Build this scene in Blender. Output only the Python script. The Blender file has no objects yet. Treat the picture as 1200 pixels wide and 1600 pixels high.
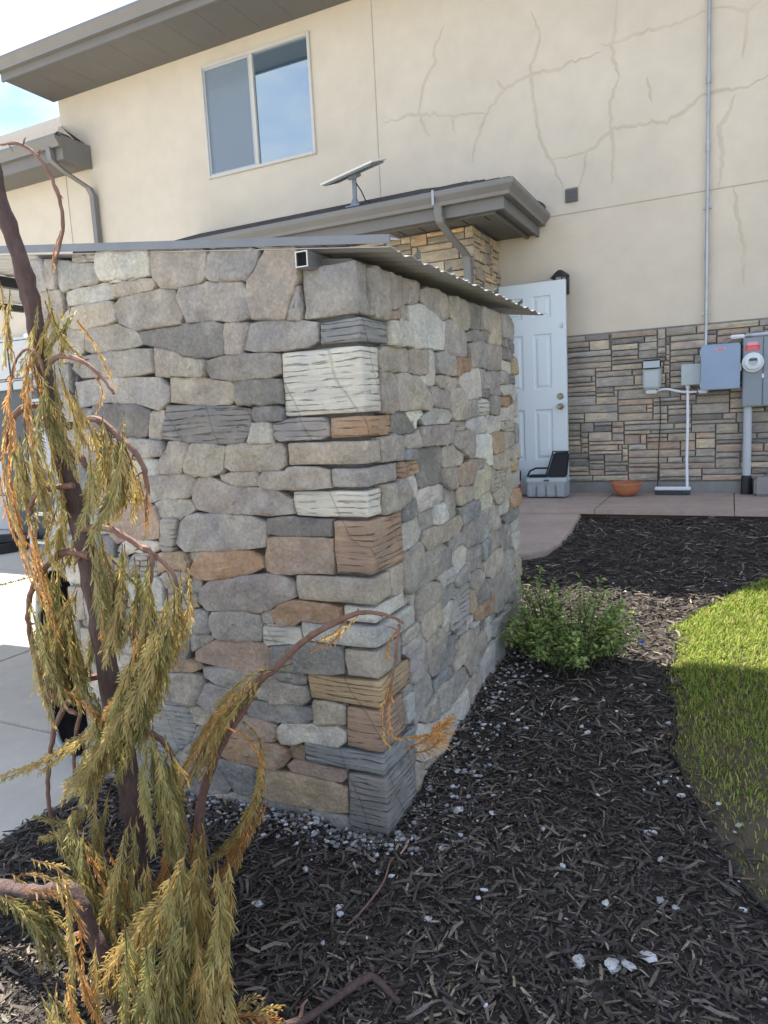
import bpy, bmesh, math, random
import numpy as np
from mathutils import Vector, Matrix, noise
random.seed(11)
RNG = np.random.default_rng(5)
S = bpy.context.scene
COL = S.collection
R = math.radians

# ------------------------------------------------------------------ camera
cam = bpy.data.cameras.new('camera')
cam.sensor_fit = 'VERTICAL'
cam.sensor_height = 36.0
cam.lens = 24.95
cam.clip_start = 0.05
cam.clip_end = 800
camo = bpy.data.objects.new('camera', cam)
COL.objects.link(camo)
m = Matrix(((0.898796, -0.014165, 0.438138, 0),
            (0.435331, 0.146273, -0.888308, 0),
            (-0.051505, 0.989143, 0.137636, 0),
            (0, 0, 0, 1)))
camo.matrix_world = m
S.camera = camo

# ------------------------------------------------------------------ light
SUN_TO = Vector((-0.75, 0.34, 1.0)).normalized()      # towards the sun
elev = math.asin(SUN_TO.z)
azim = math.atan2(SUN_TO.x, SUN_TO.y)
w = bpy.data.worlds.new('World')
S.world = w
w.use_nodes = True
nt = w.node_tree
bg = nt.nodes['Background']
sky = nt.nodes.new('ShaderNodeTexSky')
sky.sky_type = 'NISHITA'
sky.sun_disc = False
sky.altitude = 4000
sky.sun_elevation = elev
sky.sun_rotation = azim
sky.air_density = 1.0
sky.dust_density = 0.1
sky.ozone_density = 3.0
tc = nt.nodes.new('ShaderNodeTexCoord')
mp = nt.nodes.new('ShaderNodeMapping')
mp.inputs['Scale'].default_value = (1.0, 1.0, 2.4)
nz = nt.nodes.new('ShaderNodeTexNoise')
nz.inputs['Scale'].default_value = 2.6
nz.inputs['Detail'].default_value = 8
nz.inputs['Roughness'].default_value = 0.58
cr = nt.nodes.new('ShaderNodeValToRGB')
cr.color_ramp.elements[0].position = 0.40
cr.color_ramp.elements[1].position = 0.62
mx = nt.nodes.new('ShaderNodeMixRGB')
mx.inputs[2].default_value = (3.1, 3.2, 3.35, 1)
nt.links.new(tc.outputs['Generated'], mp.inputs[0])
nt.links.new(mp.outputs[0], nz.inputs['Vector'])
nt.links.new(nz.outputs['Fac'], cr.inputs[0])
nt.links.new(cr.outputs[0], mx.inputs[0])
nt.links.new(sky.outputs[0], mx.inputs[1])
nt.links.new(mx.outputs[0], bg.inputs[0])
bg.inputs[1].default_value = 0.15
sun = bpy.data.lights.new('sun', 'SUN')
sun.energy = 5.0
sun.angle = R(0.53)
sun.color = (1.0, 0.93, 0.82)
suno = bpy.data.objects.new('sun', sun)
suno.rotation_euler = (-SUN_TO).to_track_quat('-Z', 'Y').to_euler()
suno.location = SUN_TO * 30
COL.objects.link(suno)
S.view_settings.view_transform = 'Standard'
S.view_settings.look = 'None'
S.view_settings.exposure = 1.66
S.view_settings.gamma = 1.0
S.view_settings.use_curve_mapping = False
S.cycles.max_bounces = 6
S.cycles.use_denoising = True

# ------------------------------------------------------------------ helpers
ORG = {}

class MB:
    """collects faces; build() links them as ONE mesh object"""
    def __init__(s):
        s.v = []; s.f = []; s.c = []
    def add(s, vs, fs):
        o = len(s.v)
        s.v += [tuple(p) for p in vs]
        s.f += [tuple(i + o for i in f) for f in fs]
        return s
    def box(s, x0, x1, y0, y1, z0, z1, M=None):
        vs = [Vector((x, y, z)) for z in (z0, z1) for y in (y0, y1) for x in (x0, x1)]
        if M is not None: vs = [M @ p for p in vs]
        return s.add(vs, [(0, 2, 3, 1), (4, 5, 7, 6), (0, 1, 5, 4), (2, 6, 7, 3), (0, 4, 6, 2), (1, 3, 7, 5)])
    def tube(s, pts, rad, n=8, caps=True):
        pts = [Vector(p) for p in pts]
        if not hasattr(rad, '__len__'): rad = [rad] * len(pts)
        vs = []; fs = []
        up = None
        for i, p in enumerate(pts):
            a = pts[max(i - 1, 0)]; b = pts[min(i + 1, len(pts) - 1)]
            t = (b - a)
            if t.length < 1e-9: t = Vector((0, 0, 1))
            t.normalize()
            if up is None:
                up = Vector((0, 0, 1)) if abs(t.z) < .9 else Vector((1, 0, 0))
            u = t.cross(up)
            if u.length < 1e-4: u = t.cross(Vector((0, 1, 0)))
            u.normalize(); w_ = u.cross(t); up = w_
            for k in range(n):
                an = 2 * math.pi * k / n
                vs.append(p + (u * math.cos(an) + w_ * math.sin(an)) * rad[i])
        for i in range(len(pts) - 1):
            for k in range(n):
                k2 = (k + 1) % n
                fs.append((i * n + k, i * n + k2, (i + 1) * n + k2, (i + 1) * n + k))
        if caps:
            fs.append(tuple(reversed(range(n))))
            fs.append(tuple((len(pts) - 1) * n + k for k in range(n)))
        return s.add(vs, fs)
    def lathe(s, prof, c=(0, 0, 0), n=24, M=None):
        vs = []; fs = []
        for r, z in prof:
            for k in range(n):
                a = 2 * math.pi * k / n
                p = Vector((r * math.cos(a), r * math.sin(a), z))
                if M is not None: p = M @ p
                vs.append(p + Vector(c))
        for i in range(len(prof) - 1):
            for k in range(n):
                k2 = (k + 1) % n
                fs.append((i * n + k, i * n + k2, (i + 1) * n + k2, (i + 1) * n + k))
        return s.add(vs, fs)
    def prism(s, poly, d0, d1, axis='y'):
        n = len(poly)
        def P(a, b, d):
            return (a, d, b) if axis == 'y' else (d, a, b) if axis == 'x' else (a, b, d)
        vs = [P(a, b, d0) for a, b in poly] + [P(a, b, d1) for a, b in poly]
        fs = [tuple(range(n)), tuple(reversed(range(n, 2 * n)))]
        fs += [(i, i + n, (i + 1) % n + n, (i + 1) % n) for i in range(n)]
        return s.add(vs, fs)
    def build(s, name, mat, parent=None, loc=None, smooth=False, bevel=0, seg=2):
        org = ORG[parent] if parent is not None else Vector(loc or (0, 0, 0))
        me = bpy.data.meshes.new(name)
        me.from_pydata([(p[0] - org[0], p[1] - org[1], p[2] - org[2]) for p in s.v], [], s.f)
        bm = bmesh.new(); bm.from_mesh(me)
        bmesh.ops.recalc_face_normals(bm, faces=bm.faces)
        if bevel:
            es = [e for e in bm.edges if len(e.link_faces) == 2 and e.calc_face_angle(0) > .5]
            bmesh.ops.bevel(bm, geom=es, offset=bevel, segments=seg, affect='EDGES', clamp_overlap=True)
        bm.to_mesh(me); bm.free()
        if smooth:
            me.polygons.foreach_set('use_smooth', [True] * len(me.polygons))
            me.set_sharp_from_angle(angle=R(40))
        me.materials.append(mat)
        return link(name, me, parent, None if parent is not None else org)

def link(name, me, parent=None, org=None):
    o = bpy.data.objects.new(name, me)
    COL.objects.link(o)
    if parent is not None:
        o.parent = parent
        ORG[o] = ORG[parent].copy()
    else:
        o.location = org or (0, 0, 0)
        ORG[o] = Vector(org or (0, 0, 0))
    return o

def tag(o, label=None, cat=None, group=None, kind=None):
    if label: o['label'] = label
    if cat: o['category'] = cat
    if group: o['group'] = group
    if kind: o['kind'] = kind
    return o

def thing(name, loc, label, cat, group=None):
    o = bpy.data.objects.new(name, None)
    o.empty_display_size = .1
    o.location = loc
    COL.objects.link(o)
    ORG[o] = Vector(loc)
    return tag(o, label, cat, group)

def npmesh(name, verts, faces, mat, parent=None, org=(0, 0, 0), colors=None, smooth=False):
    """faces: (n,k) int array; colors: per-vertex rgb"""
    me = bpy.data.meshes.new(name)
    nv = len(verts); nf, k = faces.shape
    o3 = np.array(ORG[parent] if parent is not None else org, dtype=float)
    me.vertices.add(nv)
    me.vertices.foreach_set('co', (verts - o3).astype(np.float32).ravel())
    me.loops.add(nf * k)
    me.loops.foreach_set('vertex_index', faces.astype(np.int32).ravel())
    me.polygons.add(nf)
    me.polygons.foreach_set('loop_start', np.arange(0, nf * k, k, dtype=np.int32))
    me.polygons.foreach_set('use_smooth', np.full(nf, smooth))
    me.update(calc_edges=True)
    if colors is not None:
        a = me.color_attributes.new('tint', 'FLOAT_COLOR', 'POINT')
        a.data.foreach_set('color', np.c_[colors, np.ones(nv)].astype(np.float32).ravel())
    me.materials.append(mat)
    return link(name, me, parent, Vector(org) if parent is None else None)

# ------------------------------------------------------------------ materials
def mat(name, color, rough=.8, var=.12, scale=6, bump=.0, bscale=60, metal=0, spec=.3, src=None,
        stretch=(1, 1, 1), detail=6, var2=.0, scale2=.8, dirt=None, dirt_amt=0, bdist=.01):
    m = bpy.data.materials.new(name); m.use_nodes = True
    t = m.node_tree; N = t.nodes; L = t.links
    b = N['Principled BSDF']
    b.inputs['Roughness'].default_value = rough
    b.inputs['Metallic'].default_value = metal
    b.inputs['Specular IOR Level'].default_value = spec
    geo = N.new('ShaderNodeNewGeometry')
    vec = geo.outputs['Position']
    if stretch != (1, 1, 1):
        mp = N.new('ShaderNodeMapping'); mp.inputs['Scale'].default_value = stretch
        L.new(vec, mp.inputs[0]); vec = mp.outputs[0]
    if src == 'object':
        oi = N.new('ShaderNodeObjectInfo'); base = oi.outputs['Color']
    elif src == 'tint':
        at = N.new('ShaderNodeAttribute'); at.attribute_name = 'tint'; base = at.outputs['Color']
    else:
        rgb = N.new('ShaderNodeRGB'); rgb.outputs[0].default_value = (*color, 1); base = rgb.outputs[0]
    def scaled(base, sc, amt):
        n1 = N.new('ShaderNodeTexNoise'); n1.inputs['Scale'].default_value = sc
        n1.inputs['Detail'].default_value = detail; n1.inputs['Roughness'].default_value = .6
        L.new(vec, n1.inputs['Vector'])
        mr = N.new('ShaderNodeMapRange')
        mr.inputs['From Min'].default_value = .25; mr.inputs['From Max'].default_value = .75
        mr.inputs['To Min'].default_value = 1 - amt; mr.inputs['To Max'].default_value = 1 + amt
        L.new(n1.outputs['Fac'], mr.inputs['Value'])
        vm = N.new('ShaderNodeVectorMath'); vm.operation = 'SCALE'
        L.new(base, vm.inputs[0]); L.new(mr.outputs[0], vm.inputs['Scale'])
        return vm.outputs[0]
    if var: base = scaled(base, scale, var)
    if var2: base = scaled(base, scale2, var2)
    if src == 'object':
        n4 = N.new('ShaderNodeTexNoise'); n4.inputs['Scale'].default_value = 5.5
        n4.inputs['Detail'].default_value = 5; n4.inputs['Roughness'].default_value = .6
        L.new(geo.outputs['Position'], n4.inputs['Vector'])
        rp4 = N.new('ShaderNodeValToRGB')
        rp4.color_ramp.elements[0].position = .38; rp4.color_ramp.elements[0].color = (.83, .84, .86, 1)
        rp4.color_ramp.elements[1].position = .66; rp4.color_ramp.elements[1].color = (1.10, 1.055, .97, 1)
        L.new(n4.outputs['Fac'], rp4.inputs[0])
        mm = N.new('ShaderNodeMixRGB'); mm.blend_type = 'MULTIPLY'; mm.inputs[0].default_value = 1
        L.new(base, mm.inputs[1]); L.new(rp4.outputs[0], mm.inputs[2]); base = mm.outputs[0]
    if dirt:
        n3 = N.new('ShaderNodeTexNoise'); n3.inputs['Scale'].default_value = 9
        n3.inputs['Detail'].default_value = 9; n3.inputs['Roughness'].default_value = .7
        L.new(geo.outputs['Position'], n3.inputs['Vector'])
        rp = N.new('ShaderNodeValToRGB')
        rp.color_ramp.elements[0].position = .53; rp.color_ramp.elements[1].position = .72
        rp.color_ramp.elements[1].color = (dirt_amt,) * 3 + (1,)
        L.new(n3.outputs['Fac'], rp.inputs[0])
        mxr = N.new('ShaderNodeMixRGB'); mxr.inputs[2].default_value = (*dirt, 1)
        L.new(rp.outputs[0], mxr.inputs[0]); L.new(base, mxr.inputs[1]); base = mxr.outputs[0]
    L.new(base, b.inputs['Base Color'])
    if bump:
        n2 = N.new('ShaderNodeTexNoise'); n2.inputs['Scale'].default_value = bscale
        n2.inputs['Detail'].default_value = 8; n2.inputs['Roughness'].default_value = .65
        L.new(vec, n2.inputs['Vector'])
        bp = N.new('ShaderNodeBump'); bp.inputs['Strength'].default_value = bump
        bp.inputs['Distance'].default_value = bdist
        L.new(n2.outputs['Fac'], bp.inputs['Height'])
        L.new(bp.outputs[0], b.inputs['Normal'])
    return m

M = {}
M['stone'] = mat('stone', None, .9, .20, 16, 1.0, 22, src='object', var2=.24, scale2=85, bdist=.022, dirt=(.66, .64, .57), dirt_amt=.40)
M['strata'] = mat('strata_stone', None, .9, .16, 3.0, .8, 5, src='object', stretch=(1.3, 1.3, 15), var2=.14, scale2=14, dirt=(.64, .62, .56), dirt_amt=.25)

def split_face(m):
    """adds bedding grooves and a few upright splits to a stone material"""
    t = m.node_tree; N = t.nodes; L = t.links
    b = N['Principled BSDF']
    geo = N.new('ShaderNodeNewGeometry')
    def ramp(src, lo, hi):
        r = N.new('ShaderNodeMapRange'); r.inputs['From Min'].default_value = lo; r.inputs['From Max'].default_value = hi
        L.new(src, r.inputs['Value']); return r.outputs[0]
    mp = N.new('ShaderNodeMapping'); mp.inputs['Scale'].default_value = (.13, .13, 1)
    L.new(geo.outputs['Position'], mp.inputs[0])
    w1 = N.new('ShaderNodeTexWave'); w1.bands_direction = 'Z'; w1.inputs['Scale'].default_value = 15
    w1.inputs['Distortion'].default_value = 9; w1.inputs['Detail'].default_value = 4; w1.inputs['Detail Scale'].default_value = 1.2
    w1.inputs['Detail Roughness'].default_value = .62
    L.new(mp.outputs[0], w1.inputs['Vector'])
    mp2 = N.new('ShaderNodeMapping'); mp2.inputs['Scale'].default_value = (1, 1, .5)
    L.new(geo.outputs['Position'], mp2.inputs[0])
    w2 = N.new('ShaderNodeTexWave'); w2.bands_direction = 'DIAGONAL'; w2.inputs['Scale'].default_value = 3.4
    w2.inputs['Distortion'].default_value = 5; w2.inputs['Detail'].default_value = 2
    L.new(mp2.outputs[0], w2.inputs['Vector'])
    g1 = ramp(w1.outputs['Fac'], -.01, .10); g2 = ramp(w2.outputs['Fac'], -.006, .003)
    nb = N.new('ShaderNodeTexNoise'); nb.inputs['Scale'].default_value = 16; nb.inputs['Detail'].default_value = 3
    L.new(geo.outputs['Position'], nb.inputs['Vector'])
    brk = ramp(nb.outputs['Fac'], .60, .42)
    mxg = N.new('ShaderNodeMath'); mxg.operation = 'MAXIMUM'; L.new(g1, mxg.inputs[0]); L.new(brk, mxg.inputs[1]); mxg.use_clamp = True
    g1 = mxg.outputs[0]
    mu = N.new('ShaderNodeMath'); mu.operation = 'MULTIPLY'; L.new(g1, mu.inputs[0]); L.new(g2, mu.inputs[1])
    old = b.inputs['Base Color'].links[0].from_socket
    mr = N.new('ShaderNodeMapRange'); mr.inputs['To Min'].default_value = .62; L.new(mu.outputs[0], mr.inputs['Value'])
    sc = N.new('ShaderNodeVectorMath'); sc.operation = 'SCALE'
    L.new(old, sc.inputs[0]); L.new(mr.outputs[0], sc.inputs['Scale']); L.new(sc.outputs[0], b.inputs['Base Color'])
    ob = b.inputs['Normal'].links[0].from_node
    bp = N.new('ShaderNodeBump'); bp.inputs['Strength'].default_value = 1.0; bp.inputs['Distance'].default_value = .010
    L.new(mu.outputs[0], bp.inputs['Height']); L.new(ob.outputs[0], bp.inputs['Normal']); L.new(bp.outputs[0], b.inputs['Normal'])
split_face(M['strata'])
M['ledge'] = mat('ledge_stone', None, .88, .22, 14, .6, 30, src='object', stretch=(1, 1, 2.2), var2=.1, scale2=60)
M['mortar'] = mat('mortar', (.15, .145, .14), .95, .25, 20, .5, 80)
M['stucco'] = mat('stucco', (.57, .51, .415), .92, .075, 1.1, .4, 140, var2=.05, scale2=5)
M['crack'] = mat('crack_filler', (.50, .435, .34), .95, .14, 5)
M['stain'] = mat('stucco_stain', (.535, .475, .383), .95, .06, 4)
M['joint'] = mat('stucco_joint', (.40, .35, .28), .95, .1, 5)
M['eave'] = mat('painted_eave', (.155, .15, .14), .55, .08, 4, spec=.4)
M['soffit'] = mat('soffit_panel', (.15, .145, .135), .6, .06, 4)
M['gutter'] = mat('gutter_metal', (.16, .155, .145), .42, .08, 5, spec=.5)
M['shingle'] = mat('asphalt_shingle', (.06, .056, .053), .95, .3, 30, .6, 220)
M['white'] = mat('white_vinyl', (.72, .72, .68), .4, .03, 5)
M['frame'] = mat('window_frame_vinyl', (.52, .50, .45), .45, .05, 5)
M['door'] = mat('door_paint', (.57, .635, .665), .42, .03, 3, spec=.4)
M['galv'] = mat('galvanised', (.36, .37, .37), .38, .15, 14, metal=.75)
M['roofmetal'] = mat('roof_metal', (.42, .42, .41), .45, .2, 2, metal=.35, stretch=(1, 6, 6))
M['trim'] = mat('roof_trim', (.20, .205, .21), .45, .12, 8, metal=.5)
M['dark'] = mat('dark_void', (.012, .012, .013), .9, .1, 5)
M['blackp'] = mat('black_plastic', (.02, .02, .022), .5, .15, 8, spec=.4)
M['greyfab'] = mat('grey_fabric', (.30, .32, .34), .95, .15, 30, .4, 200)
M['blackfab'] = mat('black_fabric', (.028, .029, .034), .95, .2, 40, .5, 300)
M['boxgrey'] = mat('box_grey', (.40, .45, .46), .45, .05, 6)
M['panel'] = mat('panel_blue_grey', (.22, .30, .41), .38, .05, 4, spec=.5)
M['meter'] = mat('meter_grey', (.20, .235, .265), .42, .06, 5, spec=.5)
M['pvc'] = mat('pvc_grey', (.42, .45, .48), .4, .04, 6)
M['whitep'] = mat('white_plastic', (.66, .69, .72), .4, .04, 6)
M['red'] = mat('red_sticker', (.62, .06, .06), .5, .06, 20)
M['pink'] = mat('pink_sticker', (.72, .30, .34), .5, .06, 20)
M['terra'] = mat('terracotta', (.42, .16, .08), .8, .15, 12, .2, 60)
M['brass'] = mat('brass', (.30, .27, .19), .4, .1, 10, metal=.9)
M['ledge_bed'] = mat('ledge_mortar', (.20, .185, .165), .95, .25, 20, .5, 80)
M['concrete'] = mat('concrete', (.54, .51, .45), .9, .10, 2.2, .25, 90, var2=.06, scale2=14)
M['found'] = mat('foundation', (.24, .23, .22), .92, .2, 5, .4, 60)
M['pad'] = mat('stamped_concrete', (.37, .295, .25), .75, .16, 3.5, .3, 30, var2=.08, scale2=18)
M['riser'] = mat('stained_riser', (.105, .052, .04), .8, .25, 8, .3, 60)
M['mulchbed'] = mat('mulch_bed', (.045, .038, .033), .95, .4, 30, .9, 90)
M['chip'] = mat('mulch_chip', None, .8, .25, 60, .4, 200, src='tint', spec=.35)
M['pebble'] = mat('pale_stone', None, .85, .15, 60, .3, 150, src='tint')
M['rock'] = mat('limestone', (.56, .56, .55), .95, .32, 34, .9, 70)
M['grass'] = mat('grass', None, .6, .15, 40, src='tint', spec=.25)
M['soil'] = mat('lawn_soil', (.085, .070, .045), .95, .4, 12, .5, 80)
M['ground'] = mat('ground', (.46, .42, .35), .95, .3, 1.5, .4, 20)
M['edging'] = mat('edging', (.025, .025, .024), .6, .2, 20)
M['bark'] = mat('bark', (.118, .078, .070), .9, .36, 30, 1.0, 55, bdist=.02, stretch=(1, 1, .35), var2=.18, scale2=90)
M['twig'] = mat('twig', (.20, .115, .085), .8, .3, 40, .4, 80)
M['leafbush'] = mat('bush_leaf', None, .45, .15, 40, src='tint', spec=.4)
M['yellow'] = mat('yellow_label', (.75, .50, .03), .5, .05, 20)
M['slate'] = mat('dark_slate_paint', (.075, .085, .09), .6, .1, 4)
M['garage'] = mat('garage_door', (.50, .51, .50), .55, .06, 3)
M['wood'] = mat('grey_lumber', (.24, .22, .20), .85, .25, 6, .3, 40, stretch=(6, 6, .6))
M['sheet'] = mat('clear_white_sheet', (.62, .67, .74), .35, .08, 8)
M['screen'] = mat('insect_screen', (.33, .215, .225), .8, .06, 3)
M['lampglass'] = mat('lamp_glass', (.25, .25, .24), .2, .05, 10)

def translucent(m, amt, col_gain=1.3):
    t = m.node_tree; N = t.nodes; L = t.links
    b = N['Principled BSDF']; out = N['Material Output']
    tr = N.new('ShaderNodeBsdfTranslucent')
    src = b.inputs['Base Color'].links[0].from_socket
    vm = N.new('ShaderNodeVectorMath'); vm.operation = 'SCALE'; vm.inputs['Scale'].default_value = col_gain
    L.new(src, vm.inputs[0]); L.new(vm.outputs[0], tr.inputs['Color'])
    mix = N.new('ShaderNodeMixShader'); mix.inputs[0].default_value = amt
    L.new(b.outputs[0], mix.inputs[1]); L.new(tr.outputs[0], mix.inputs[2])
    L.new(mix.outputs[0], out.inputs['Surface'])
M['frond'] = mat('cypress_scale', None, .6, .2, 50, src='tint', spec=.25)
for k in ('frond', 'grass', 'leafbush'): translucent(M[k], .35)
translucent(M['sheet'], .4)

def glass_mat():
    m = bpy.data.materials.new('window_glass'); m.use_nodes = True
    t = m.node_tree; N = t.nodes; L = t.links
    for n in list(N):
        if n.type != 'OUTPUT_MATERIAL': N.remove(n)
    out = [n for n in N if n.type == 'OUTPUT_MATERIAL'][0]
    g = N.new('ShaderNodeBsdfGlossy'); g.inputs['Roughness'].default_value = .015
    g.inputs['Color'].default_value = (.72, .88, 1, 1)
    d = N.new('ShaderNodeBsdfDiffuse'); d.inputs['Color'].default_value = (.05, .085, .13, 1)
    geo = N.new('ShaderNodeNewGeometry')
    n1 = N.new('ShaderNodeTexNoise'); n1.inputs['Scale'].default_value = 1.1
    bp = N.new('ShaderNodeBump'); bp.inputs['Strength'].default_value = .06; bp.inputs['Distance'].default_value = .05
    L.new(geo.outputs['Position'], n1.inputs['Vector']); L.new(n1.outputs['Fac'], bp.inputs['Height'])
    L.new(bp.outputs[0], g.inputs['Normal'])
    mx = N.new('ShaderNodeMixShader'); mx.inputs[0].default_value = .38
    L.new(d.outputs[0], mx.inputs[1]); L.new(g.outputs[0], mx.inputs[2])
    L.new(mx.outputs[0], out.inputs['Surface'])
    return m
M['glass'] = glass_mat()

PAL = dict(g=(.27, .265, .258), w=(.295, .278, .252), t=(.305, .28, .24), v=(.252, .240, .230), d=(.175, .174, .172),
           p=(.39, .38, .352), q=(.46, .468, .45), h=(.34, .347, .335), b=(.295, .235, .172), B=(.285, .20, .138),
           r=(.285, .228, .19), l=(.205, .215, .222), y=(.39, .375, .30), Q=(.45, .45, .415), R=(.27, .20, .15), O=(.315, .245, .16))

PAL = {k: (min(.8, r * 1.33), min(.8, g * 1.285), min(.8, b * 1.215)) for k, (r, g, b) in PAL.items()}

def jit(c, a=.08):
    k = 1 + random.uniform(-a, a)
    return tuple(max(.01, x * k * (1 + random.uniform(-.014, .014))) for x in c)

def stone_piece(parent, c, u, v, n, rad, depth, color, m, name='stone', back=.02, tilt=.06, rough=.0035):
    """one irregular stone: outline given as radii round its centre in the (u, v) plane, n is outward"""
    N = len(rad)
    c, u, v, n = Vector(c), Vector(u), Vector(v), Vector(n)
    ta, tb = random.uniform(-tilt, tilt), random.uniform(-tilt, tilt)
    seed = Vector((random.random() * 90, random.random() * 90, random.random() * 90))
    vs = []; fs = []
    rmin = min(rad)
    e = min(.0045, rmin * .25)
    prof = [(0.0, -back), (0.0015, depth * .55), (-e * .12, depth * .90), (-e, depth)]
    for k, (dr, h) in enumerate(prof):
        for i in range(N):
            a = 2 * math.pi * i / N
            r = max(.002, rad[i] + dr)
            x, y = r * math.cos(a), r * math.sin(a)
            hh = h
            if k > 0:
                nn = noise.noise(Vector((x, y, 0)) * 14 + seed)
                hh = h * (1 + (ta * x + tb * y) * 6) + nn * rough * 1.6
                nr = noise.noise(Vector((x, y, 3)) * 34 + seed) * .0032
                x *= 1 + nr / r; y *= 1 + nr / r
            vs.append(u * x + v * y + n * hh)
    for q in (.80, .52, .24):
        for i in range(N):
            a = 2 * math.pi * i / N
            r = max(.002, (rad[i] - e)) * q
            x, y = r * math.cos(a), r * math.sin(a)
            nn = noise.noise(Vector((x, y, 0)) * 11 + seed) * rough * 2.6 + noise.noise(Vector((x, y, 0)) * 38 + seed) * rough * 1.3
            hh = depth * (1.04 + (ta * x + tb * y) * 6) + nn
            vs.append(u * x + v * y + n * hh)
    rings = 7
    for k in range(rings - 1):
        for i in range(N):
            j = (i + 1) % N
            fs.append((k * N + i, k * N + j, (k + 1) * N + j, (k + 1) * N + i))
    vs.append(n * depth * 1.05)
    for i in range(N):
        fs.append(((rings - 1) * N + i, (rings - 1) * N + (i + 1) % N, len(vs) - 1))
    me = bpy.data.meshes.new(name)
    me.from_pydata([tuple(p) for p in vs], [], fs)
    if (u.cross(v)).dot(n) < 0: me.flip_normals()
    me.polygons.foreach_set('use_smooth', [True] * len(fs))
    me.set_sharp_from_angle(angle=R(38))
    me.materials.append(m)
    o = bpy.data.objects.new(name, me); COL.objects.link(o)
    o.parent = parent; o.location = c - ORG[parent]; ORG[o] = c.copy()
    o.color = (*color, 1)
    return o

def rock_box(parent, x0, x1, y0, y1, z0, z1, color, m, name='stone', bev=.008, amp=.007):
    """corner stone: a rounded block with an uneven split face"""
    c = Vector(((x0 + x1) / 2, (y0 + y1) / 2, (z0 + z1) / 2))
    H = Vector(((x1 - x0) / 2, (y1 - y0) / 2, (z1 - z0) / 2))
    T = [-1, -.93, -.6, -.2, .2, .6, .93, 1]
    seed = Vector((random.random() * 50, random.random() * 50, random.random() * 50))
    key = {}; vs = []; fs = []
    def vert(p):
        k = tuple(round(q, 4) for q in p)
        if k not in key:
            q = Vector((p[0] * H.x, p[1] * H.y, p[2] * H.z))
            inner = Vector([max(-(h_ - bev), min(h_ - bev, a)) for a, h_ in zip(q, H)])
            d = q - inner
            if d.length > 1e-9: q = inner + d.normalized() * bev
            s = q * 12 + seed
            q += Vector((noise.noise(s), noise.noise(s + Vector((7, 0, 0))), noise.noise(s + Vector((0, 9, 0))) * .55)) * amp
            s = q * 42 + seed
            q += Vector((noise.noise(s), noise.noise(s + Vector((7, 0, 0))), 0)) * amp * .5
            key[k] = len(vs); vs.append(tuple(q))
        return key[k]
    for ax in range(3):
        for sg in (-1, 1):
            for a in range(len(T) - 1):
                for b in range(len(T) - 1):
                    q = []
                    for u, v in ((T[a], T[b]), (T[a + 1], T[b]), (T[a + 1], T[b + 1]), (T[a], T[b + 1])):
                        p = [0, 0, 0]; p[ax] = sg; p[(ax + 1) % 3] = u; p[(ax + 2) % 3] = v
                        q.append(vert(p))
                    fs.append(tuple(q) if sg > 0 else tuple(reversed(q)))
    me = bpy.data.meshes.new(name); me.from_pydata(vs, [], fs)
    me.polygons.foreach_set('use_smooth', [True] * len(fs))
    me.set_sharp_from_angle(angle=R(48))
    me.materials.append(m)
    o = bpy.data.objects.new(name, me); COL.objects.link(o)
    o.parent = parent; o.location = c - ORG[parent]; ORG[o] = c.copy()
    o.color = (*color, 1)
    return o

def gz(x, y):
    """height of the planted ground: it climbs gently to the house"""
    return -1.42 + .125 * max(y - 2.0, 0) + .03 * min(y - 2.0, 0) - .02 * max(0, min(1, (-1.05 - x)))
def gz_np(x, y):
    return -1.42 + .125 * np.maximum(y - 2.0, 0) + .03 * np.minimum(y - 2.0, 0) - .02 * np.clip(-1.05 - x, 0, 1)
EDGE_Y = [-1.5, 1.5, 2.07, 2.317, 2.72, 3.315, 3.84, 4.11, 4.61, 5.1, 5.5]
EDGE_X = [1.2, .42, .10, -.06, -.16, -.225, -.23, -.12, .206, .75, 1.6]
def lawn_x(y): return np.interp(y, EDGE_Y, EDGE_X) + .012 * np.sin(np.asarray(y) * 11) + .008 * np.sin(np.asarray(y) * 29 + 1)

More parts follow.
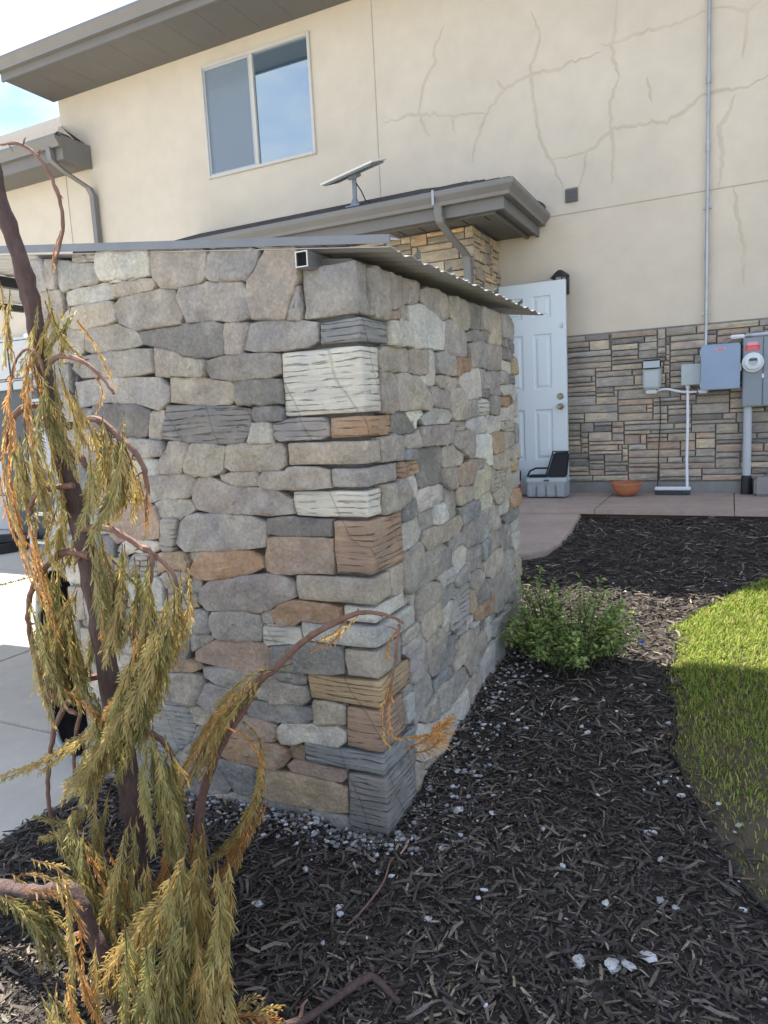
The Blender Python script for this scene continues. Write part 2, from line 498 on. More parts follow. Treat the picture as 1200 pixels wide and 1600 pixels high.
FRONT = """w -2.148 0.627 61,54,36,25,24,21,19,18,18,22,24,33,40,58,55,57,58,39,27,21,18,19,19,19,19,22,25,37,61,60
p -1.958 0.574 132,135,93,75,60,54,52,51,54,55,64,79,105,132,130,127,123,114,79,67,57,52,51,54,55,61,70,100,141,135
w -1.703 0.532 124,133,118,90,75,69,66,63,66,72,82,100,136,129,123,120,117,109,109,87,78,75,72,72,75,78,91,115,126,123
g -1.479 0.509 109,118,99,73,63,54,52,49,49,55,60,75,94,102,100,105,112,102,81,67,58,54,54,54,57,61,82,85,90,103
t -1.321 0.427 96,97,115,129,136,124,115,114,117,97,90,82,79,87,99,103,106,109,120,136,120,112,111,114,118,100,87,81,82,79
g -2.196 0.568 109,112,81,60,51,45,43,42,45,49,64,79,108,105,97,99,100,99,93,58,54,49,48,48,46,51,58,75,108,121
q -1.966 0.518 78,19,12,12,10,9,7,7,7,7,9,10,12,18,34,70,24,13,9,7,6,6,6,6,9,10,12,15,21,39
h -2.141 0.489 121,114,88,55,45,39,31,30,30,31,34,40,51,73,117,123,123,75,52,42,36,33,31,31,33,36,42,52,75,123
t -1.917 0.487 109,97,57,43,27,24,21,24,24,25,27,31,39,57,103,102,100,63,43,30,25,24,22,22,24,25,30,39,48,93
t -2.141 0.413 129,129,106,73,54,46,42,40,40,42,46,54,69,99,127,142,127,94,72,64,58,46,45,42,43,48,55,66,94,138
w -1.855 0.403 141,135,135,102,88,72,66,60,60,63,69,81,96,139,157,151,148,117,99,87,70,64,61,61,64,70,82,103,150,156
v -1.565 0.397 141,138,130,96,79,69,63,63,66,72,75,87,108,153,160,145,136,135,94,75,64,58,57,60,64,75,96,120,157,150
w -2.31 0.335 127,130,93,75,64,64,81,84,87,90,102,123,133,124,117,102,88,94,100,102,96,87,84,84,87,99,100,105,123,124
w -2.053 0.32 147,120,85,73,70,60,55,52,52,52,57,66,88,117,124,130,139,109,76,60,52,46,45,45,43,48,55,70,102,156
d -1.696 0.288 159,165,126,87,64,55,54,52,52,51,55,64,82,118,219,199,115,82,67,57,57,57,58,61,70,81,94,118,163,159
w -1.491 0.276 46,54,63,72,60,52,48,48,48,51,58,63,52,49,46,45,46,49,60,70,60,58,55,55,58,54,46,42,43,43
g -2.043 0.228 190,195,118,76,61,52,48,46,46,48,52,61,76,111,190,213,174,97,72,57,49,48,46,46,48,52,66,82,118,195
w -1.795 0.215 63,73,63,54,48,43,43,43,46,52,61,75,64,57,54,52,57,61,69,60,51,49,48,49,46,55,66,60,58,58
w -1.682 0.19 58,61,57,42,36,31,31,33,33,37,40,54,54,54,52,54,61,63,43,39,33,30,28,28,33,37,46,58,60,55
v -1.468 0.177 147,150,97,67,54,49,45,48,43,42,46,57,72,97,154,157,139,90,72,60,49,45,43,43,45,49,57,72,111,150
g -2.026 0.128 231,193,114,84,66,57,52,49,52,55,61,70,90,136,238,241,226,87,60,52,45,40,40,42,43,48,60,75,190,229
t -1.656 0.106 145,130,84,66,57,52,51,48,48,54,58,69,91,144,138,138,141,90,70,58,54,48,49,49,55,60,70,84,127,148
d -1.413 0.089 91,93,93,69,55,48,43,42,42,43,48,55,69,100,94,93,94,93,64,55,43,40,39,42,43,48,55,70,100,93
d -2.051 0.021 153,159,126,108,85,73,67,67,67,70,76,93,123,142,139,151,148,135,118,97,63,60,58,58,64,70,85,112,148,148
w -1.869 0.0 34,39,45,54,64,60,51,46,49,54,52,40,36,36,33,36,39,42,51,66,57,54,52,52,54,45,37,36,31,33
d -1.643 -0.006 192,202,141,97,78,70,64,61,64,67,73,90,118,184,181,190,207,133,102,81,73,67,67,67,70,79,93,123,169,184
d -1.383 0.018 61,63,55,42,33,28,25,25,25,25,31,37,46,61,58,63,63,60,42,33,28,25,24,24,28,31,33,42,60,63
p -1.415 -0.047 43,46,46,52,48,40,37,36,36,37,40,48,42,42,43,45,49,60,54,42,36,33,31,31,33,36,42,57,49,43
w -2.295 -0.045 85,105,103,76,61,55,48,45,45,48,52,61,76,91,96,96,96,102,78,61,52,48,46,46,48,52,61,78,100,90
g -1.986 -0.084 142,130,81,61,49,42,42,40,40,42,46,54,72,103,132,126,115,108,82,69,55,36,34,34,36,39,45,57,82,130
g -2.268 -0.103 94,63,33,22,18,15,15,13,13,15,15,18,22,33,63,126,117,79,55,43,37,34,33,33,34,37,43,55,76,84
w -1.803 -0.121 55,66,81,91,73,67,64,61,61,64,54,49,51,52,55,63,67,78,93,76,66,60,57,57,60,63,55,54,51,54
w -1.66 -0.131 87,91,108,85,72,64,58,57,57,63,69,79,79,78,81,85,100,106,85,79,64,58,57,57,58,61,70,79,85,85
w -1.448 -0.127 123,126,115,75,58,51,46,45,45,46,58,67,79,115,121,121,130,108,75,60,51,46,45,45,52,51,60,75,108,126
q -1.947 -0.155 67,72,70,54,48,40,37,36,36,37,40,48,58,63,70,66,64,61,63,58,61,40,33,30,30,33,39,49,64,63
g -1.854 -0.228 127,145,120,82,66,57,48,46,46,48,54,57,72,102,117,129,135,127,97,61,52,45,42,42,45,49,57,66,96,121
v -1.535 -0.268 226,165,99,69,58,51,46,48,48,49,54,70,135,184,195,201,187,130,90,72,61,55,54,54,55,61,72,90,142,231
p -1.588 -0.196 21,21,22,25,21,22,16,13,13,13,15,18,22,25,30,22,24,21,19,16,18,16,15,18,19,21,24,25,22,21
w -1.499 -0.198 63,64,58,40,33,28,25,24,24,25,28,33,40,58,66,64,69,52,37,30,28,25,25,25,25,28,33,42,63,64
w -1.289 -0.2 126,129,94,66,52,45,40,39,39,40,43,42,45,66,127,142,142,84,58,46,39,36,34,34,36,39,46,58,84,135
g -1.825 -0.306 102,91,81,57,45,39,34,33,33,34,39,45,57,73,93,82,87,84,63,45,39,36,34,34,36,46,45,48,60,79
r -2.042 -0.356 148,136,142,111,100,90,81,78,78,81,90,103,115,129,156,147,135,132,126,123,88,75,72,72,75,82,91,115,151,148
g -1.861 -0.402 36,36,42,55,78,67,61,58,58,61,57,48,39,37,36,34,36,48,51,61,69,70,64,64,60,46,39,36,36,33
g -1.627 -0.392 201,211,160,111,88,79,72,69,69,72,79,91,121,153,180,190,210,180,115,91,75,67,61,61,64,67,79,94,130,199
d -1.296 -0.361 130,136,70,49,39,33,30,28,28,33,40,46,58,78,123,123,129,78,54,43,37,34,33,33,33,34,39,49,70,133
d -2.208 -0.495 61,69,75,91,93,94,82,78,75,79,82,81,76,67,67,66,67,78,88,93,91,82,79,82,82,84,79,69,64,60
p -2.009 -0.455 108,105,66,45,36,31,28,27,27,28,31,36,45,66,84,100,93,90,37,30,25,24,22,22,24,24,25,33,46,75
g -1.995 -0.524 70,72,78,79,63,55,49,45,45,46,48,55,64,69,76,78,79,78,73,63,51,46,43,43,46,51,58,69,75,69
b -1.855 -0.504 75,67,72,63,49,43,39,37,37,36,39,46,57,67,66,64,69,73,84,45,39,34,33,33,31,34,40,51,72,73
p -1.767 -0.483 19,22,28,27,21,18,16,16,16,16,18,21,21,22,21,21,21,19,21,22,24,22,21,18,16,18,16,16,15,16
B -1.618 -0.506 174,169,138,96,72,61,54,51,51,51,55,60,76,109,127,145,171,142,105,78,60,52,49,46,49,51,54,63,84,120
r -1.302 -0.459 136,139,150,112,85,73,67,64,64,67,73,85,108,135,129,135,144,144,118,90,76,67,61,61,64,66,78,97,141,139
w -1.852 -0.578 48,58,72,70,55,45,40,39,39,37,42,48,57,61,72,55,54,54,52,58,54,49,46,46,46,49,57,51,46,46
g -1.774 -0.593 30,30,33,37,36,31,31,30,33,34,31,31,31,31,28,28,31,37,37,34,30,30,28,28,30,36,36,33,30,30
v -1.535 -0.603 214,219,178,130,94,76,67,64,61,61,66,69,82,105,160,207,214,190,118,90,76,70,67,67,70,76,91,97,118,144
w -1.822 -0.653 72,76,63,49,43,37,31,27,27,27,30,34,43,55,72,70,69,70,54,43,37,30,30,30,30,30,34,43,55,70
g -1.812 -0.73 103,108,112,90,70,57,52,49,46,48,51,54,79,96,105,108,117,115,85,64,55,46,45,45,49,51,60,70,102,115
v -1.589 -0.728 111,114,124,91,76,66,60,54,54,57,61,69,85,109,114,118,111,112,103,78,67,58,55,55,55,60,70,84,114,114
g -1.446 -0.684 22,22,27,31,37,36,30,25,22,22,22,22,25,30,27,27,27,30,33,33,28,25,24,24,25,28,28,27,24,22
B -1.29 -0.657 136,139,97,67,54,46,42,40,40,42,46,57,67,82,103,129,132,126,76,61,31,28,27,27,28,31,36,46,66,129
h -1.396 -0.745 81,82,88,63,49,39,36,34,34,36,39,46,58,76,78,76,78,81,76,52,42,37,33,33,34,37,40,51,66,91
d -1.873 -0.827 66,70,78,81,60,52,46,45,45,46,52,64,73,67,69,67,70,72,69,66,57,52,49,49,52,57,66,61,64,66
g -1.758 -0.801 43,66,67,46,36,28,25,24,24,25,28,33,37,42,40,42,46,49,58,58,39,30,25,22,22,21,21,22,24,31
r -1.608 -0.844 163,166,150,109,82,67,58,55,55,55,60,70,93,108,133,180,190,117,87,72,63,57,57,57,63,66,72,90,124,157
d -1.974 -0.899 40,45,54,54,52,48,43,42,42,40,40,39,39,39,39,48,61,52,48,46,46,43,42,42,40,43,46,43,42,39
b -1.854 -0.905 94,81,58,49,36,30,28,27,27,28,28,31,39,57,76,78,82,78,48,34,30,24,22,22,24,27,27,33,48,69
w -1.898 -0.994 127,145,151,114,82,70,61,55,55,58,60,75,88,141,132,132,135,145,106,84,72,66,63,63,69,76,96,112,109,114
g -1.599 -0.938 133,139,94,66,52,45,37,39,39,40,45,55,70,102,162,156,106,69,54,46,42,39,40,40,46,54,75,94,136,133
g -2.069 -1.008 37,37,40,45,60,73,85,66,60,58,48,40,34,30,34,39,43,49,55,72,78,70,61,58,58,60,51,45,40,37
l -1.987 -1.169 159,171,171,174,144,127,120,114,114,112,120,132,157,142,136,151,157,175,166,144,133,127,126,129,124,112,120,118,136,150
g -1.68 -1.021 112,124,91,73,63,57,52,52,52,58,64,78,94,91,94,105,120,102,81,64,64,63,54,51,51,55,60,76,102,112
r -1.591 -1.114 141,147,99,73,58,51,52,46,46,49,54,60,73,99,121,139,148,100,75,55,48,43,42,42,43,45,51,64,94,138
w -1.779 -1.097 61,69,57,45,39,34,31,33,33,37,43,45,54,66,55,51,49,52,52,51,43,40,36,36,37,40,42,43,48,54
B -1.558 -1.203 153,156,120,88,66,57,51,46,46,48,52,61,73,105,156,148,153,117,81,64,55,51,48,48,54,58,64,81,117,138
d -1.776 -1.22 67,66,70,79,84,82,81,87,84,85,79,70,66,64,67,72,64,69,81,82,91,87,79,79,81,81,70,69,73,69
d -1.628 -1.308 72,76,85,88,70,60,55,55,55,58,63,73,93,103,99,73,66,63,61,61,61,70,66,66,70,76,94,82,76,73
b -1.363 -1.316 192,196,151,100,79,69,63,60,60,63,69,79,105,145,186,190,201,151,100,79,67,61,60,60,61,67,79,100,136,196
g -1.444 -1.42 117,121,106,69,54,46,42,40,40,42,46,54,69,91,118,115,115,120,70,55,48,43,42,42,40,45,52,66,88,121
g -1.246 -1.413 75,76,81,66,52,42,37,36,36,37,42,48,61,81,79,76,79,82,63,49,43,39,37,37,39,43,49,63,75,82
w -1.687 -1.445 129,127,133,111,88,76,66,60,54,57,57,64,70,87,126,139,139,142,99,78,67,61,58,58,61,67,78,99,106,120
v -1.798 -1.359 132,114,108,102,88,66,57,54,51,54,57,57,72,88,118,127,124,117,93,78,69,64,52,49,48,52,61,67,85,118
d -1.368 -0.897 61,66,43,30,24,21,19,18,18,19,21,24,30,43,58,72,60,43,31,25,22,19,19,19,19,22,25,31,46,60
v -1.393 -0.954 87,88,82,57,46,43,39,37,37,39,43,73,84,75,72,70,76,84,81,60,48,45,42,39,42,45,48,61,78,88
d -1.295 -0.821 144,147,145,100,79,69,63,60,60,54,55,60,75,94,148,148,151,129,90,70,61,58,49,49,52,57,63,75,106,147
l -1.427 -1.032 142,142,96,61,49,39,34,33,33,34,36,40,51,81,132,138,150,105,72,54,49,48,40,40,42,43,49,57,75,117
t -1.226 -1.008 63,64,69,66,52,45,42,39,39,42,45,52,66,66,61,58,58,63,70,61,49,45,40,40,39,42,45,57,69,64
p -1.307 -1.098 144,147,126,72,52,48,42,40,37,39,42,45,57,73,115,142,145,133,82,37,31,30,28,28,30,31,37,46,67,117
b -1.371 -1.177 28,33,34,39,39,33,30,27,27,27,28,31,36,33,30,33,33,36,40,34,30,27,27,27,27,30,34,36,31,30
r -1.291 -1.229 123,114,58,40,33,28,25,24,24,25,28,33,40,58,99,121,105,54,37,30,25,24,22,22,24,25,30,37,61,105
g -1.245 0.35 19,19,21,24,28,37,61,58,37,28,22,18,18,18,18,21,21,27,33,52,48,43,42,45,46,37,28,24,21,19
g -1.314 0.264 142,142,97,67,57,52,48,49,49,51,60,70,93,120,123,132,150,103,76,61,52,48,45,45,48,52,61,76,111,142
g -1.261 -0.039 105,103,90,61,49,42,39,37,37,39,42,49,61,72,109,106,109,88,57,45,39,36,34,34,36,39,45,57,81,109
h -2.266 -0.406 102,54,24,16,13,12,10,10,10,10,12,13,16,24,48,100,40,21,15,16,13,15,15,21,22,21,21,25,28,40
w -2.349 0.195 70,72,78,87,73,63,57,55,55,57,73,73,87,81,76,75,76,81,91,73,63,57,55,55,57,63,73,91,78,72
g -2.266 -1.195 123,129,106,73,54,46,43,40,40,43,46,54,69,99,127,124,127,102,70,55,48,43,42,42,43,48,55,70,102,123
w -2.223 -0.945 130,124,127,88,70,63,55,52,52,55,60,70,88,127,129,126,129,124,87,69,58,54,51,51,54,58,69,87,130,127
p -2.324 -1.059 99,102,109,78,61,52,48,46,46,48,52,70,88,109,102,100,102,109,81,64,55,51,48,48,51,55,64,81,109,102
g -2.346 0.07 73,84,84,94,88,75,69,66,66,69,75,88,96,85,79,78,79,85,96,87,81,72,67,64,67,75,87,91,81,75
g -2.24 0.04 24,25,27,30,36,40,37,36,39,43,48,42,34,31,28,28,28,31,34,42,40,36,34,34,36,40,46,45,39,28
v -2.387 -0.949 34,34,37,42,49,64,58,58,55,58,64,54,45,40,37,36,37,40,45,54,64,60,57,57,60,61,49,42,37,34
w -2.29 -1.299 126,138,139,97,76,66,60,57,57,60,66,76,97,139,136,133,136,142,99,78,67,61,58,58,61,67,78,99,138,129
g -2.347 -0.469 72,76,88,85,70,61,55,52,52,55,57,66,84,84,78,76,78,84,91,72,61,57,54,54,57,58,67,85,78,73
g -2.238 -0.737 100,102,112,111,88,75,69,66,66,69,75,88,121,112,105,102,105,112,109,87,75,67,64,64,67,75,94,120,112,102
l -2.02 -0.742 93,100,97,69,54,46,43,40,40,43,46,54,69,100,94,91,94,102,70,55,48,43,42,42,43,48,55,70,94,91
h -2.312 -1.425 108,111,118,112,90,76,70,67,67,70,76,90,112,123,114,112,114,123,112,90,76,70,67,67,70,76,90,112,121,111
g -2.217 -0.622 106,109,99,79,63,51,46,43,43,46,51,67,84,108,103,111,115,108,75,60,51,46,45,45,46,51,60,75,115,109
g -2.386 0.588 36,36,39,43,52,63,57,58,58,64,70,57,46,42,39,37,39,42,46,57,66,61,58,58,61,66,52,43,39,36
d -2.267 0.205 7,7,7,9,10,13,21,42,42,19,12,9,7,7,6,6,6,7,7,9,12,19,46,31,21,13,10,9,7,7
t -2.124 -0.218 115,121,102,70,55,48,43,42,42,43,48,55,70,102,118,117,118,106,69,54,46,49,55,46,45,46,54,69,99,118
w -2.111 -0.542 34,34,40,45,51,49,40,39,39,40,45,49,45,40,37,39,40,49,48,46,40,36,34,37,46,46,46,48,46,40
w -2.352 0.475 67,69,73,82,67,58,52,54,51,52,58,67,85,79,73,72,73,79,88,63,54,49,46,51,52,61,70,82,73,69
t -2.054 -1.426 123,138,114,78,63,54,49,46,49,49,54,63,78,114,129,127,129,117,81,64,55,51,48,48,51,55,64,81,117,126
w -2.381 -0.699 36,37,40,45,72,81,67,64,64,67,73,63,52,46,43,43,43,46,52,63,81,73,70,67,70,72,54,45,40,37
p -2.316 -0.33 112,108,106,108,81,70,64,61,61,64,70,81,102,118,111,108,111,118,103,85,70,64,61,61,64,70,81,103,106,115
g -2.201 0.053 10,10,10,12,15,19,21,19,19,21,18,13,12,10,10,9,10,10,12,13,18,19,24,21,19,16,15,12,10,10
t -1.897 -1.293 39,39,48,42,33,28,28,31,37,34,36,37,39,42,45,37,36,34,39,40,42,36,31,28,28,31,33,42,42,39
h -1.994 -0.634 82,84,96,100,91,75,64,61,61,64,70,82,99,96,87,84,87,93,105,84,72,66,63,63,66,72,84,106,90,84
w -2.289 -0.847 91,94,100,69,55,48,43,42,42,43,48,55,69,100,94,93,94,100,70,55,48,43,42,42,43,48,55,70,100,94
w -2.123 -1.489 76,51,27,18,15,13,12,10,10,12,13,15,18,27,51,75,66,34,24,19,16,15,15,15,15,16,19,24,34,66
l -2.335 -0.2 90,91,97,102,81,69,63,60,60,63,72,105,109,97,90,88,90,97,109,87,75,67,64,64,67,75,87,109,97,91
g -2.111 -1.324 51,52,60,67,58,54,49,49,49,58,67,66,60,54,49,49,49,54,72,67,58,54,51,51,54,58,67,66,57,52
t -1.988 -1.368 63,30,15,10,9,7,7,7,7,7,7,9,10,15,30,67,30,15,10,9,7,7,7,7,7,7,9,10,15,30
t -2.17 -1.089 51,52,52,63,78,66,60,58,58,60,66,73,61,54,51,49,51,57,61,73,66,61,58,58,64,70,67,58,52,49
l -2.403 -0.831 16,18,18,21,25,34,54,58,58,60,40,30,25,22,21,21,21,22,25,30,40,61,58,58,54,33,25,21,18,18
h -2.038 -0.799 99,51,27,18,15,13,12,10,10,12,13,15,18,27,51,94,51,27,18,15,13,12,12,12,12,13,15,18,31,51
l -1.937 -1.49 102,52,27,19,18,16,12,12,12,12,13,15,19,27,52,106,64,33,24,18,16,15,13,13,15,16,18,24,33,64
g -2.101 -0.853 90,88,91,63,49,43,39,37,37,39,43,54,73,99,93,91,93,87,61,48,42,37,36,39,37,42,48,87,94,99
p -2.371 -0.571 54,48,52,58,58,51,46,43,43,46,51,58,66,58,54,52,54,58,66,55,48,43,42,42,43,51,64,58,52,51
l -2.273 0.469 9,9,10,9,9,12,19,30,45,21,13,10,9,7,7,7,7,7,9,10,13,21,43,34,24,19,18,12,10,9
v -1.436 -1.482 72,73,45,31,25,21,19,19,19,19,21,25,31,40,73,76,78,52,36,28,25,22,22,22,22,25,28,36,52,73
p -2.139 -0.155 97,87,34,24,19,16,15,15,15,15,16,19,24,34,67,102,78,40,28,22,19,18,16,16,18,19,22,28,40,78
v -2.322 -1.131 97,87,45,31,25,21,19,19,19,19,21,25,31,45,87,102,87,45,31,25,21,19,19,19,19,21,25,31,45,87
p -2.178 -0.285 40,45,42,36,28,24,22,21,21,22,24,28,36,42,36,36,36,39,36,34,36,30,25,22,22,22,21,27,31,36
h -1.27 -1.477 87,88,61,43,34,25,24,22,22,24,25,30,37,61,90,88,90,66,45,36,31,28,27,27,28,31,36,45,66,88
g -1.106 -1.465 55,57,60,58,46,40,37,36,36,37,40,46,58,63,55,54,55,60,64,51,45,40,39,39,40,45,51,64,60,57
w -2.124 -0.733 7,7,9,9,12,15,24,49,46,25,16,12,10,9,9,9,9,9,10,12,16,25,51,51,24,15,12,9,9,7
t -2.408 -1.195 13,13,13,15,18,25,39,42,42,43,30,22,19,16,16,15,16,16,19,22,30,43,42,42,39,25,18,15,13,13
d -2.117 -0.492 25,22,21,10,9,7,7,6,6,7,7,9,10,15,25,24,25,16,12,9,7,7,7,7,7,7,9,12,16,25
v -2.136 -0.124 46,42,34,18,15,12,12,10,10,12,12,15,18,25,43,48,46,27,19,15,13,12,12,12,12,13,15,19,27,45
w -1.995 -0.234 7,7,9,9,16,21,30,37,40,25,16,12,10,9,9,9,9,9,10,12,16,31,39,39,24,15,12,9,9,7
t -2.409 0.287 10,10,12,13,15,21,24,37,43,46,28,21,18,16,15,15,15,16,18,21,28,37,36,36,34,33,24,13,12,10
w -2.321 0.585 24,25,27,30,36,57,54,52,52,57,49,37,30,27,25,25,25,27,30,37,49,57,55,55,57,45,36,30,27,25
t -2.196 -0.376 19,16,16,16,16,15,16,19,22,19,18,18,18,19,18,18,18,19,21,19,18,16,15,15,16,18,19,24,21,21
l -2.405 -0.015 18,21,22,22,21,18,16,16,16,16,18,21,24,21,19,19,19,21,24,24,21,19,18,18,18,18,16,15,16,15
t -1.991 -1.327 67,58,63,60,42,30,27,28,28,30,33,42,52,69,64,63,64,69,51,40,34,31,30,30,31,34,40,51,66,69
g -1.877 -1.446 49,49,54,45,37,31,28,27,27,31,34,52,52,52,49,48,49,52,46,37,31,30,28,28,30,31,37,64,54,46
w -2.072 -0.917 31,34,30,30,28,27,25,24,24,25,27,31,30,27,25,24,25,27,30,31,33,30,25,22,21,22,24,22,25,28
t -2.309 -1.498 109,7,4,3,3,3,3,1,1,3,3,3,3,4,7,114,22,12,9,7,6,6,6,6,6,6,7,9,12,22
g -1.55 -1.487 34,34,36,25,19,18,16,15,15,16,18,19,19,27,28,33,43,39,27,21,19,16,16,16,16,19,21,27,37,34
w -2.363 -0.786 19,19,21,24,21,18,16,15,15,16,18,21,25,19,19,18,19,19,22,21,18,16,16,16,16,18,21,24,21,19
l -2.026 -0.156 12,12,13,10,13,16,16,16,16,19,21,15,13,12,10,10,10,12,13,15,18,16,16,16,16,18,18,15,13,12
t -2.096 -0.646 12,12,13,15,18,24,39,57,57,31,19,15,12,10,10,10,10,10,12,15,19,49,51,51,39,24,18,15,13,12
w -2.169 -1.014 52,48,30,21,16,15,13,13,13,13,15,16,21,30,52,51,52,30,21,16,15,13,12,12,13,15,16,21,30,54
d -2.396 -0.405 24,25,22,16,13,10,10,10,10,10,10,13,16,22,28,28,28,22,16,13,10,10,9,9,10,10,13,16,22,25
t -2.299 -0.548 18,18,16,21,25,27,25,24,24,25,27,31,24,21,19,19,19,21,24,27,27,24,22,22,24,27,27,28,25,21
h -2.142 -0.094 25,27,28,28,22,16,15,13,13,15,16,18,24,28,27,30,30,33,24,19,16,15,15,15,15,16,19,24,31,30
w -1.977 -0.836 34,36,39,34,27,24,21,21,21,21,24,27,34,36,33,33,33,36,36,34,27,21,21,21,18,19,22,28,34,36
v -1.864 -1.247 24,24,25,25,27,28,25,21,18,18,21,19,19,24,25,28,31,31,28,22,19,18,16,16,21,27,27,25,25,24
d -2.407 -0.076 15,15,16,18,22,28,36,37,37,39,33,24,21,18,16,16,16,18,21,24,33,43,42,33,28,27,24,18,16,15
d -2.191 -1.413 6,6,6,7,9,12,18,52,55,22,13,10,9,7,7,7,7,7,9,10,13,22,64,52,18,12,9,7,6,6
h -2.066 -0.269 58,25,13,9,7,6,6,6,6,6,6,7,9,13,25,51,34,10,7,6,4,4,4,4,4,4,6,7,10,19
l -1.172 -1.473 7,7,7,9,10,13,21,27,27,25,12,9,7,7,6,6,6,7,7,9,12,19,31,31,21,13,10,9,7,7
g -2.291 -1.005 66,15,7,6,4,4,4,3,3,4,4,4,6,7,15,64,15,7,6,4,4,4,4,4,4,4,4,6,7,15
w -2.383 -0.624 42,30,15,10,9,7,7,7,7,7,7,9,10,15,30,40,30,15,10,9,7,7,7,7,7,7,9,10,15,30
h -2.12 -0.468 16,16,16,16,15,15,16,16,16,16,15,13,15,16,15,15,15,19,21,16,15,13,12,12,13,15,16,19,18,16
l -2.147 -0.064 21,21,18,18,15,12,12,10,10,15,16,18,19,21,19,19,19,24,19,15,13,12,12,12,12,13,15,19,21,22
v -1.842 -1.296 13,13,15,13,15,15,16,18,18,22,21,18,15,13,12,12,12,13,15,18,22,19,16,16,16,18,18,16,18,16
p -1.901 -0.647 7,7,7,7,10,13,25,30,42,19,12,9,7,7,7,6,7,7,7,9,12,19,37,37,21,13,10,7,7,7"""
